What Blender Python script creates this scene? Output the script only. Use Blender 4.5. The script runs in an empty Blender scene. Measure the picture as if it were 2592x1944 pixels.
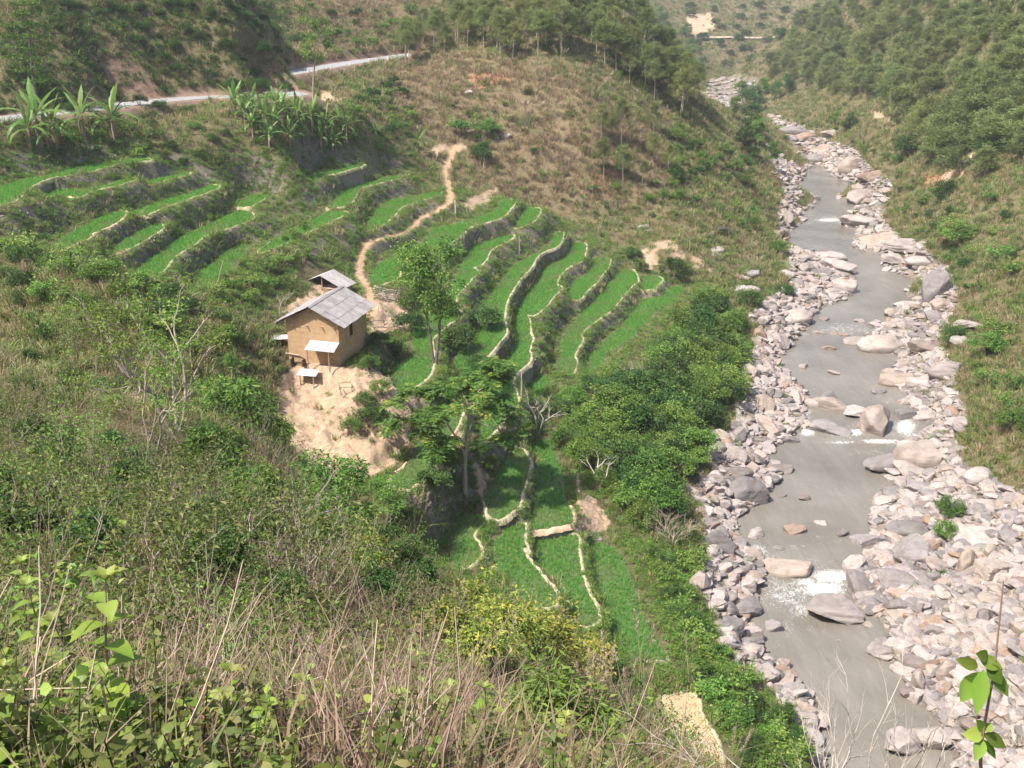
import bpy, bmesh, math, random
import numpy as np
from mathutils import Vector, Matrix, Euler

# ------------------------------------------------------------------ camera, world, sun, exposure
scene = bpy.context.scene
COL = scene.collection
CAMZ, PITCH, FPX = 45.0, math.radians(20.5), 2600.0
cam_d = bpy.data.cameras.new('camera')
cam = bpy.data.objects.new('camera', cam_d)
COL.objects.link(cam)
cam.location = (0, 0, CAMZ)
cam.rotation_euler = (math.pi / 2 - PITCH, 0, 0)
cam_d.sensor_width = 36.0
cam_d.lens = 36.0 * FPX / 2592.0
cam_d.clip_start = 0.1
cam_d.clip_end = 6000
scene.camera = cam

SUN_AZ = (-0.80, -0.60)           # horizontal direction towards the sun
SUN_EL = math.radians(55)
world = bpy.data.worlds.new('World')
scene.world = world
world.use_nodes = True
wn = world.node_tree
for n in list(wn.nodes):
    wn.nodes.remove(n)
w_out = wn.nodes.new('ShaderNodeOutputWorld')
w_bg = wn.nodes.new('ShaderNodeBackground')
w_sky = wn.nodes.new('ShaderNodeTexSky')
w_sky.sky_type = 'NISHITA'
w_sky.sun_disc = False
w_sky.sun_elevation = SUN_EL
w_sky.sun_rotation = math.atan2(SUN_AZ[0], SUN_AZ[1])
w_sky.dust_density = 2.5
w_bg.inputs[1].default_value = 0.125
wn.links.new(w_sky.outputs[0], w_bg.inputs[0])
wn.links.new(w_bg.outputs[0], w_out.inputs[0])
sun_d = bpy.data.lights.new('sun', 'SUN')
sun_d.energy = 4.8
sun_d.angle = math.radians(0.55)
sun_d.color = (1.0, 0.94, 0.86)
sun = bpy.data.objects.new('sun', sun_d)
COL.objects.link(sun)
sdir = Vector((SUN_AZ[0] * math.cos(SUN_EL), SUN_AZ[1] * math.cos(SUN_EL), math.sin(SUN_EL)))
sun.rotation_euler = sdir.to_track_quat('Z', 'Y').to_euler()
sun.location = sdir * 300
scene.view_settings.view_transform = 'Standard'
scene.view_settings.look = 'None'
scene.view_settings.exposure = 0.74
scene.view_settings.gamma = 1.0
scene.view_settings.use_curve_mapping = False
scene.cycles.max_bounces = 4
scene.cycles.use_adaptive_sampling = True
scene.cycles.adaptive_threshold = 0.03
scene.cycles.transparent_max_bounces = 4
scene.cycles.diffuse_bounces = 2
scene.cycles.transmission_bounces = 3
scene.cycles.volume_bounces = 0
scene.cycles.use_denoising = True

rng = np.random.default_rng(7)
random.seed(7)

# ------------------------------------------------------------------ small helpers
CT, ST = math.cos(PITCH), math.sin(PITCH)

def ray(px, py):
    """directions of the photograph's sight lines (photo is 2592 x 1944)"""
    u = (np.asarray(px, float) - 1296.0) / FPX
    v = (np.asarray(py, float) - 972.0) / FPX
    return u, CT - v * ST, -ST - v * CT

def at_z(px, py, z):
    u, y, w = ray(px, py)
    t = (z - CAMZ) / w
    return np.stack([u * t, y * t, np.broadcast_to(np.asarray(z, float), np.shape(t))], -1)

def at_D(px, py, D):
    u, y, w = ray(px, py)
    t = D / y
    return np.stack([u * t, y * t, CAMZ + w * t], -1)

def project(P):
    P = np.asarray(P, float)
    x, y, z = P[..., 0], P[..., 1], P[..., 2] - CAMZ
    f = y * CT - z * ST
    up = y * ST + z * CT
    f = np.where(f < 0.05, 0.05, f)
    return 1296 + FPX * x / f, 972 - FPX * up / f, f

def hash2(ix, iy, seed):
    h = (ix.astype(np.int64) * 374761393 + iy.astype(np.int64) * 668265263 + seed * 974711) & 0x7fffffff
    h = ((h ^ (h >> 13)) * 1274126177) & 0x7fffffff
    return ((h ^ (h >> 16)) & 0xffff) / 65535.0

def vnoise(x, y, seed=0):
    x = np.asarray(x, float); y = np.asarray(y, float)
    ix, iy = np.floor(x), np.floor(y)
    fx, fy = x - ix, y - iy
    fx = fx * fx * (3 - 2 * fx); fy = fy * fy * (3 - 2 * fy)
    a, b = hash2(ix, iy, seed), hash2(ix + 1, iy, seed)
    c, d = hash2(ix, iy + 1, seed), hash2(ix + 1, iy + 1, seed)
    return (a * (1 - fx) + b * fx) * (1 - fy) + (c * (1 - fx) + d * fx) * fy

def fbm(x, y, oct=4, seed=0):
    s, amp, tot = 0, 1.0, 0
    for o in range(oct):
        s = s + amp * vnoise(x * 2 ** o, y * 2 ** o, seed + o * 17)
        tot += amp; amp *= 0.5
    return s / tot

def smooth_poly(P, n=4, closed=True):
    """Catmull-Rom through the points"""
    P = np.asarray(P, float); N = len(P); out = []
    rngN = range(N) if closed else range(N - 1)
    for i in rngN:
        if closed:
            p0, p1, p2, p3 = P[i - 1], P[i], P[(i + 1) % N], P[(i + 2) % N]
        else:
            p0, p1, p2, p3 = P[max(i - 1, 0)], P[i], P[i + 1], P[min(i + 2, N - 1)]
        for k in range(n):
            t = k / n
            out.append(0.5 * (2 * p1 + (p2 - p0) * t + (2 * p0 - 5 * p1 + 4 * p2 - p3) * t * t + (3 * p1 - p0 - 3 * p2 + p3) * t ** 3))
    if not closed:
        out.append(P[-1])
    return np.array(out)

def inside(poly, x, y):
    x = np.asarray(x, float); y = np.asarray(y, float)
    r = np.zeros(np.broadcast(x, y).shape, bool)
    px, py = poly[:, 0], poly[:, 1]
    j = len(poly) - 1
    for i in range(len(poly)):
        if py[i] != py[j]:
            c = ((py[i] > y) != (py[j] > y)) & (x < (px[j] - px[i]) * (y - py[i]) / (py[j] - py[i]) + px[i])
            r ^= c
        j = i
    return r

def dist_line(L, x, y, closed=False):
    d = np.full(np.shape(x), 1e9)
    n = len(L)
    for i in range(n if closed else n - 1):
        a, b = L[i], L[(i + 1) % n]
        ab = b[:2] - a[:2]; q = ab.dot(ab) + 1e-12
        t = np.clip(((x - a[0]) * ab[0] + (y - a[1]) * ab[1]) / q, 0, 1)
        dx = x - (a[0] + t * ab[0]); dy = y - (a[1] + t * ab[1])
        d = np.minimum(d, dx * dx + dy * dy)
    return np.sqrt(d)

def sstep(a, b, x):
    t = np.clip((x - a) / (b - a), 0, 1)
    return t * t * (3 - 2 * t)

def tag(o, label=None, cat=None, group=None, kind=None):
    if label: o['label'] = label
    if cat: o['category'] = cat
    if group: o['group'] = group
    if kind: o['kind'] = kind
    return o

def mesh_np(name, V, F, smooth=False, attrs=None):
    """fast mesh from numpy: F is (M,k) or a list of such arrays"""
    V = np.ascontiguousarray(V, np.float32)
    Fs = F if isinstance(F, list) else [F]
    Fs = [np.asarray(f, np.int32) for f in Fs if len(f)]
    me = bpy.data.meshes.new(name)
    me.vertices.add(len(V)); me.vertices.foreach_set('co', V.ravel())
    nl = sum(f.size for f in Fs); nf = sum(len(f) for f in Fs)
    if nf:
        me.loops.add(nl); me.polygons.add(nf)
        me.loops.foreach_set('vertex_index', np.concatenate([f.ravel() for f in Fs]))
        tot = np.concatenate([np.full(len(f), f.shape[1], np.int32) for f in Fs])
        st = np.concatenate([[0], np.cumsum(tot)[:-1]]).astype(np.int32)
        me.polygons.foreach_set('loop_start', st)
        try: me.polygons.foreach_set('loop_total', tot)
        except Exception: pass
        me.polygons.foreach_set('use_smooth', np.full(nf, bool(smooth)))
    if attrs:
        for k, a in attrs.items():
            a = np.asarray(a, np.float32)
            if a.ndim == 1:
                at = me.attributes.new(k, 'FLOAT', 'POINT'); at.data.foreach_set('value', a)
            elif a.shape[1] == 3:
                at = me.attributes.new(k, 'FLOAT_VECTOR', 'POINT'); at.data.foreach_set('vector', a.ravel())
            else:
                at = me.attributes.new(k, 'FLOAT_COLOR', 'POINT'); at.data.foreach_set('color', a.ravel())
    me.update(calc_edges=True)
    return me

def obj(name, me, mat=None, parent=None, loc=None):
    if mat is not None and not me.materials:
        for m in (mat if isinstance(mat, (list, tuple)) else [mat]):
            me.materials.append(m)
    o = bpy.data.objects.new(name, me)
    COL.objects.link(o)
    if parent: o.parent = parent
    if loc is not None: o.location = loc
    return o

def empty(name, loc=(0, 0, 0), rz=0):
    o = bpy.data.objects.new(name, None)
    COL.objects.link(o)
    o.location = loc; o.rotation_euler = (0, 0, rz); o.empty_display_size = 0.2
    return o

class MB:
    """collects geometry pieces in numpy lists"""
    def __init__(s): s.V = []; s.F = {}; s.n = 0; s.A = []
    def add(s, V, F, a=0.5):
        V = np.asarray(V, float); F = np.asarray(F, int)
        s.V.append(V); s.F.setdefault(F.shape[1], []).append(F + s.n); s.n += len(V)
        s.A.append(np.full(len(V), a) if np.isscalar(a) else np.asarray(a))
    def box(s, c, d, R=None, a=0.5):
        g = np.array([[x, y, z] for x in (-.5, .5) for y in (-.5, .5) for z in (-.5, .5)]) * np.asarray(d)
        if R is not None: g = g @ np.asarray(R).T
        s.add(g + np.asarray(c), [[0, 1, 3, 2], [4, 6, 7, 5], [0, 4, 5, 1], [2, 3, 7, 6], [0, 2, 6, 4], [1, 5, 7, 3]], a)
    def tube(s, P, R, k=6, a=0.5):
        P = np.asarray(P, float); n = len(P); R = np.broadcast_to(np.asarray(R, float), (n,))
        T = np.gradient(P, axis=0); T /= np.linalg.norm(T, axis=1, keepdims=True) + 1e-9
        ref = np.array([0.31, 0.2, 0.93]); 
        U = np.cross(T, ref); U /= np.linalg.norm(U, axis=1, keepdims=True) + 1e-6
        W = np.cross(T, U)
        th = np.arange(k) * 2 * math.pi / k
        V = (P[:, None] + R[:, None, None] * (np.cos(th)[None, :, None] * U[:, None] + np.sin(th)[None, :, None] * W[:, None])).reshape(-1, 3)
        i = np.arange(n - 1)[:, None] * k; j = np.arange(k)[None]
        F = np.stack([i + j, i + (j + 1) % k, i + k + (j + 1) % k, i + k + j], -1).reshape(-1, 4)
        s.add(V, F, a)
    def mesh(s, name, smooth=False, an='lv'):
        V = np.concatenate(s.V)
        return mesh_np(name, V, [np.concatenate(f) for f in s.F.values()], smooth, {an: np.concatenate(s.A)})
    def obj(s, name, mat, parent=None, smooth=False):
        return obj(name, s.mesh(name, smooth), mat, parent)

# ------------------------------------------------------------------ materials
def new_mat(name):
    m = bpy.data.materials.new(name); m.use_nodes = True
    nt = m.node_tree
    for n in list(nt.nodes): nt.nodes.remove(n)
    out = nt.nodes.new('ShaderNodeOutputMaterial')
    return m, nt, out

def N(nt, t, **kw):
    n = nt.nodes.new(t)
    for k, v in kw.items():
        if k == 'ins':
            for i, x in v.items(): n.inputs[i].default_value = x
        else: setattr(n, k, v)
    return n

def ramp(nt, cols, fac=None):
    r = nt.nodes.new('ShaderNodeValToRGB')
    e = r.color_ramp.elements
    while len(e) < len(cols): e.new(0.5)
    for q, (p, c) in zip(e, cols):
        q.position = p; q.color = (*c, 1)
    if fac is not None: nt.links.new(fac, r.inputs[0])
    return r

def leaf_mat(name, c0, c1, c2=None, trans=0.35, rough=0.55, var=0.25):
    """foliage: per-leaf attribute 'lv' picks along a colour ramp, every plant shifts a little"""
    m, nt, out = new_mat(name); L = nt.links
    at = N(nt, 'ShaderNodeAttribute', attribute_name='lv')
    cols = [(0, c0), (1, c1)] if c2 is None else [(0, c0), (0.8, c1), (1.0, c2)]
    r = ramp(nt, cols, at.outputs['Fac'])
    oi = N(nt, 'ShaderNodeObjectInfo')
    hs = N(nt, 'ShaderNodeHueSaturation')
    ma = N(nt, 'ShaderNodeMapRange', ins={1: 0.0, 2: 1.0, 3: 1 - var, 4: 1 + var})
    L.new(oi.outputs['Random'], ma.inputs[0]); L.new(ma.outputs[0], hs.inputs['Value'])
    mh = N(nt, 'ShaderNodeMath', operation='MULTIPLY_ADD', ins={1: 7.31, 2: 0.0})
    L.new(oi.outputs['Random'], mh.inputs[0])
    fr = N(nt, 'ShaderNodeMath', operation='FRACT'); L.new(mh.outputs[0], fr.inputs[0])
    mh2 = N(nt, 'ShaderNodeMapRange', ins={1: 0.0, 2: 1.0, 3: 0.482, 4: 0.518})
    L.new(fr.outputs[0], mh2.inputs[0]); L.new(mh2.outputs[0], hs.inputs['Hue'])
    L.new(r.outputs[0], hs.inputs['Color'])
    b = N(nt, 'ShaderNodeBsdfPrincipled', ins={'Roughness': rough, 'Specular IOR Level': 0.3})
    L.new(hs.outputs[0], b.inputs['Base Color'])
    t = N(nt, 'ShaderNodeBsdfTranslucent')
    L.new(hs.outputs[0], t.inputs[0])
    mx = N(nt, 'ShaderNodeMixShader', ins={0: trans})
    L.new(b.outputs[0], mx.inputs[1]); L.new(t.outputs[0], mx.inputs[2])
    L.new(mx.outputs[0], out.inputs[0])
    return m

def simple_mat(name, col, rough=0.8, noise=0.0, scale=6.0, col2=None, bump=0.0, bscale=20.0, metal=0.0, spec=0.3, var=0.0, lv=None, obj_space=True, wave=None):
    m, nt, out = new_mat(name); L = nt.links
    b = N(nt, 'ShaderNodeBsdfPrincipled', ins={'Roughness': rough, 'Metallic': metal, 'Specular IOR Level': spec})
    tc = N(nt, 'ShaderNodeTexCoord')
    co = tc.outputs['Object']
    src = None
    if col2 is not None:
        nz = N(nt, 'ShaderNodeTexNoise', ins={'Scale': scale, 'Detail': 6.0, 'Roughness': 0.62})
        L.new(co, nz.inputs['Vector'])
        src = ramp(nt, [(0.32, col), (0.68, col2)], nz.outputs[0]).outputs[0]
    else:
        rg = N(nt, 'ShaderNodeRGB'); rg.outputs[0].default_value = (*col, 1); src = rg.outputs[0]
    if var:
        oi = N(nt, 'ShaderNodeObjectInfo')
        hs = N(nt, 'ShaderNodeHueSaturation')
        ma = N(nt, 'ShaderNodeMapRange', ins={1: 0.0, 2: 1.0, 3: 1 - var, 4: 1 + var})
        L.new(oi.outputs['Random'], ma.inputs[0]); L.new(ma.outputs[0], hs.inputs['Value'])
        L.new(src, hs.inputs['Color']); src = hs.outputs[0]
    L.new(src, b.inputs['Base Color'])
    if bump:
        nb = N(nt, 'ShaderNodeTexNoise', ins={'Scale': bscale, 'Detail': 5.0, 'Roughness': 0.6})
        L.new(co, nb.inputs['Vector'])
        bp = N(nt, 'ShaderNodeBump', ins={'Strength': bump, 'Distance': 0.1})
        L.new(nb.outputs[0], bp.inputs['Height']); L.new(bp.outputs[0], b.inputs['Normal'])
    L.new(b.outputs[0], out.inputs[0])
    return m
# ------------------------------------------------------------------ the lie of the land: survey points
# field outlines and feature lines, noted in photo pixels (tile letter -> origin and scale), then laid on the ground at their own height
TILE = {'A': (0, 380, .22604), 'B': (400, 380, .22604), 'C': (750, 380, .22604), 'D': (1200, 480, .22604),
        'E': (950, 700, .22604), 'F': (1350, 700, .22604), 'G': (950, 1050, .22604), 'H': (1250, 1350, .27125), 'N': (0, 0, 1.0)}

def pix(spec):
    out = []
    t = 'N'
    for s in spec:
        if isinstance(s, str): t = s; continue
        ox, oy, k = TILE[t]
        out.append((ox + s[0] * k, oy + s[1] * k))
    return np.array(out, float)

PADDY = [
 ('P1', 27.2, ['A', (-120, 640), (-140, 430), (60, 400), (290, 330), (600, 270), (900, 200), (1260, 135), (1620, 100), (1690, 122), (1350, 165), (1050, 240), (800, 285), (560, 330), (400, 395), (310, 450), (260, 510), (170, 580)]),
 ('P2', 26.0, ['A', (440, 540), (460, 480), (650, 455), (930, 435), (1150, 395), (1400, 335), (1560, 320), (1330, 405), (1060, 460), (880, 535), (700, 525), (520, 555)]),
 ('P3', 25.2, ['A', (1640, 370), (1700, 335), (1950, 290), (2100, 262), (2130, 275), (1900, 335), (1740, 385), (1660, 395)]),
 ('P4', 23.7, ['A', (1480, 705), (1600, 650), (1900, 550), (2212, 455), 'B', (600, 395), (690, 410), (640, 450), (500, 505), (250, 590), (0, 680), 'A', (1650, 735), (1540, 740)]),
 ('P5', 24.0, ['A', (560, 1080), (700, 980), (950, 850), (1100, 770), (1300, 700), (1420, 692), (1390, 760), (1250, 860), (1060, 935), (1040, 975), (900, 1045), (780, 1095), (730, 1130), (650, 1110)]),
 ('P6', 22.6, ['A', (1270, 1110), (1400, 1010), (1600, 900), (1790, 825), (1830, 880), (1740, 950), (1560, 1060), (1400, 1140), (1320, 1165)]),
 ('P7', 21.2, ['A', (1180, 1570), (1400, 1430), (1530, 1350), (1700, 1210), (1900, 1080), 'B', (130, 1070), (240, 985), (400, 910), (600, 820), (850, 700), (1010, 690), (1080, 740), (1040, 790), (800, 880), (550, 960), (420, 1060), (200, 1200), (80, 1350), (0, 1400), 'A', (1680, 1440), (1500, 1490), (1300, 1590)]),
 ('P8', 21.6, ['B', (870, 640), (860, 600), (980, 540), (1080, 505), (1210, 515), (1190, 555), (1080, 620), (1040, 645)]),
 ('P9', 19.3, ['B', (430, 1500), (420, 1400), (560, 1300), (700, 1190), (850, 1090), (970, 1060), (1010, 1100), (960, 1190), (830, 1300), (760, 1400), (690, 1450), (620, 1555), (500, 1570), (440, 1540)]),
 ('P10', 19.5, ['B', (1130, 1130), (1230, 1060), (1400, 930), (1600, 840), (1870, 710), 'C', (340, 698), (545, 693), (570, 720), (400, 800), (150, 920), (0, 1000), 'B', (1380, 1080), (1180, 1150)]),
 ('P11', 19.8, ['C', (345, 655), (480, 520), (560, 430), (740, 380), (1000, 310), (1110, 285), (1190, 305), (1000, 360), (800, 410), (710, 450), (650, 560), (560, 640), (430, 650)]),
 ('P12', 22.2, ['C', (180, 320), (190, 260), (330, 210), (430, 225), (600, 190), (740, 165), (760, 180), (600, 225), (440, 275), (330, 290), (240, 350), (190, 360)]),
 ('P13', 17.6, ['C', (790, 830), (860, 730), (900, 660), (1000, 590), (1100, 555), (1350, 510), (1580, 475), (1610, 510), (1400, 570), (1200, 640), (1080, 760), (960, 850), (830, 905), (790, 880)]),
 ('P14', 15.2, ['C', (810, 1440), (840, 1370), (950, 1250), (1060, 1180), (1200, 1110), (1400, 1040), (1500, 900), (1700, 850), (1900, 790), (2200, 690), 'D', (280, 140), (440, 110), (470, 140), (400, 240), (330, 310), (200, 360), (0, 410), 'C', (1880, 930), (1760, 1030), (1650, 1090), (1500, 1130), (1330, 1180), (1190, 1300), (1150, 1440), (1000, 1500), (870, 1525)]),
 ('P14b', 13.7, ['D', (590, 215), (720, 215), (745, 250), (690, 340), (640, 380), (520, 430), (460, 430), (520, 300)]),
 ('P15', 13.0, ['D', (0, 640), (200, 560), (420, 510), (440, 545), (300, 625), (190, 690), (150, 780), (80, 850), (0, 880), 'C', (2000, 1330), (2050, 1380), (1960, 1450), 'E', (1080, 40), (1010, 120), (920, 230), (910, 350), (990, 430), (830, 540), (740, 620), (645, 720), (655, 850), (660, 980), (610, 1120), (480, 1230), (370, 1290), (290, 1340), (170, 1110), (300, 960), (440, 840), (385, 760), (450, 600), (520, 480), (620, 340), (760, 200), (860, 60), 'C', (1800, 1400), (1870, 1220), (1940, 1120)]),
 ('P17', 10.9, ['D', (0, 1390), (100, 1270), (250, 1100), (350, 960), (430, 860), (600, 760), (850, 620), (880, 500), (1000, 480), (990, 560), (940, 640), (740, 730), (640, 880), (520, 1010), (440, 1130), (380, 1240), (350, 1370), (350, 1480), (370, 1600), (340, 1659), 'E', (1300, 860), (1190, 980), (1140, 1090), (1100, 1190), (960, 1160), (940, 1080), (870, 970), (880, 930), (960, 830), (1060, 730), (1150, 620), (1180, 570), (1120, 430)]),
 ('P18', 9.0, ['D', (1250, 610), (1250, 720), (1200, 810), (1090, 860), (980, 950), (930, 1050), (940, 1075), (990, 1105), (900, 1200), (830, 1290), (720, 1390), (640, 1420), (600, 1400), (630, 1480), (635, 1580), 'E', (1750, 600), (1740, 640), (1770, 700), (1730, 830), (1745, 860), (1735, 960), (1620, 1060), (1570, 1120), (1545, 1190), (1590, 1320), (1600, 1440), (1480, 1560), 'G', (1400, 130), (1300, 240), (1180, 330), (1160, 240), (1180, 50), 'E', (1185, 1500), (1150, 1350), (1180, 1230), (1300, 1090), (1430, 950), (1530, 820), (1570, 720), (1535, 560), (1545, 450), 'D', (500, 1290), (600, 1140), (700, 1000), (800, 860), (1000, 760), (1090, 650), (1120, 605)]),
 ('P19', 7.6, ['D', (1330, 770), (1500, 765), (1530, 790), (1500, 880), (1440, 960), (1370, 1050), (1280, 1130), (1210, 1220), (1150, 1245), (1080, 1220), (1050, 1140), (1070, 1080), (1170, 1000), (1280, 920), (1320, 850)]),
 ('P20', 10.6, ['G', (200, 690), (330, 580), (420, 430), (500, 290), (600, 200), (720, 60), (880, -90), (990, -70), (960, 60), (900, 190), (800, 290), (680, 440), (650, 560), (600, 670), (540, 760), (450, 800), (370, 850), (200, 800)]),
 ('P21', 6.2, ['D', (1600, 950), (1640, 900), (1740, 890), (1810, 930), (1840, 1020), (1780, 1080), (1700, 1170), (1600, 1290), (1540, 1360), (1400, 1460), (1250, 1570), (1205, 1640), 'F', (560, 710), (480, 860), (470, 900), (490, 960), (450, 1090), (290, 1080), (220, 1100), (250, 960), (290, 880), (290, 800), (330, 660), (400, 560), (500, 440), (640, 310), (760, 190), (850, 60)]),
 ('P22', 5.6, ['D', (1880, 1125), (1890, 985), (1990, 970), (2080, 985), (2110, 1020), (2050, 1090), (2030, 1120), (1950, 1125)]),
 ('P23', 4.6, ['F', (1440, 225), (1230, 260), (1160, 340), (1060, 460), (1000, 530), (900, 620), (820, 680), (760, 760), (700, 840), (640, 870), (580, 980), (590, 1100), (660, 1140), (700, 1050), (790, 1010), (830, 880), (900, 860), (960, 790), (1100, 700), (1240, 560), (1330, 430), (1400, 375), (1540, 310), (1580, 270), (1650, 190), (1700, 140), (1600, 110), (1500, 150)]),
 ('P24', 7.0, ['E', (1750, 1170), (1870, 1110), (1950, 1130), (1930, 1220), (1850, 1370), (1700, 1370), (1660, 1250)]),
 ('P25', 6.4, ['G', (1240, 1040), (1200, 950), (1290, 780), (1400, 600), (1500, 430), (1570, 380), (1650, 390), (1700, 450), (1740, 540), (1720, 640), (1680, 780), (1640, 920), (1620, 1020), (1500, 1130), (1400, 1190), (1330, 1180), (1260, 1110)]),
 ('P26', 5.2, ['G', (1800, 330), (1880, 280), (1960, 300), (2020, 400), (2070, 520), (2100, 680), (2120, 850), (2140, 970), 'N', (1446, 1288), (1452, 1312), (1444, 1328), (1353, 1344), (1349, 1322), 'G', (1770, 1000), (1805, 800), (1795, 560)]),
 ('P27', 6.0, ['G', (820, 1600), (850, 1400), (880, 1250), (960, 1130), (1130, 1115), (1225, 1135), (1240, 1190), (1170, 1270), (1110, 1360), (1170, 1450), (1200, 1540), 'N', (1207, 1424), (1166, 1448), (1150, 1440), (1138, 1403)]),
 ('P28', 5.6, ['G', (1320, 1440), (1400, 1350), (1480, 1265), (1620, 1215), (1690, 1240), (1680, 1400), (1720, 1560), 'H', (290, 150), (320, 230), (420, 350), (520, 470), (590, 560), (600, 640), (560, 690), (400, 700), (200, 560), (170, 440), (100, 400), (20, 300)]),
 ('P29', 4.4, ['H', (380, 75), (560, 45), (780, 25), (800, 180), (820, 300), (840, 420), (900, 570), (960, 680), (990, 790), (960, 850), (850, 870), (760, 760), (680, 700), (620, 600), (540, 470), (430, 340), (380, 230)]),
 ('P30', 3.2, ['H', (920, 110), (1030, 105), (1150, 150), (1220, 250), (1280, 400), (1330, 530), (1340, 640), (1400, 770), (1480, 900), (1560, 1040), (1620, 1180), (1500, 1200), (1250, 1130), (1150, 960), (1060, 800), (1000, 600), (940, 420), (930, 250)]),
 ('P31', 2.6, ['N', (1670, 1772), (1692, 1765), (1745, 1757), (1769, 1774), (1777, 1814), (1814, 1871), (1830, 1930), (1840, 1990), (1760, 1990), (1725, 1900), (1700, 1840)]),
]
LBANK = [(1936, 346), (1969, 391), (2030, 431), (2026, 488), (2025, 541), (1977, 590), (1969, 610), (1993, 628), (2131, 648), (2176, 706), (2160, 750), (2058, 791), (2050, 812), (2005, 860), (1969, 901), (1997, 950), (2038, 999), (2030, 1039), (2042, 1080), (1977, 1117), (1920, 1157), (1973, 1198), (1944, 1235), (1930, 1271), (1867, 1302), (1855, 1342), (1887, 1383), (1920, 1452), (1905, 1513), (1926, 1542), (1883, 1570), (1920, 1607), (1920, 1668), (1990, 1690), (1960, 1725), (2050, 1757), (2065, 1794), (2046, 1830), (2066, 1879), (2079, 1940), (2090, 2100)]
RBANK = [(1997, 350), (2046, 391), (2110, 423), (2115, 448), (2175, 472), (2148, 488), (2190, 517), (2130, 574), (2156, 623), (2262, 651), (2240, 681), (2335, 712), (2323, 763), (2262, 795), (2249, 820), (2195, 848), (2195, 885), (2300, 909), (2228, 954), (2262, 978), (2315, 1007), (2310, 1031), (2360, 1084), (2302, 1125), (2205, 1170), (2245, 1206), (2285, 1235), (2225, 1267), (2225, 1293), (2195, 1330), (2233, 1363), (2209, 1420), (2145, 1452), (2176, 1481), (2165, 1509), (2213, 1550), (2270, 1607), (2205, 1660), (2253, 1672), (2294, 1680), (2302, 1717), (2306, 1757), (2343, 1786), (2392, 1839), (2415, 1879), (2440, 1960), (2500, 2100)]
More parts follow.
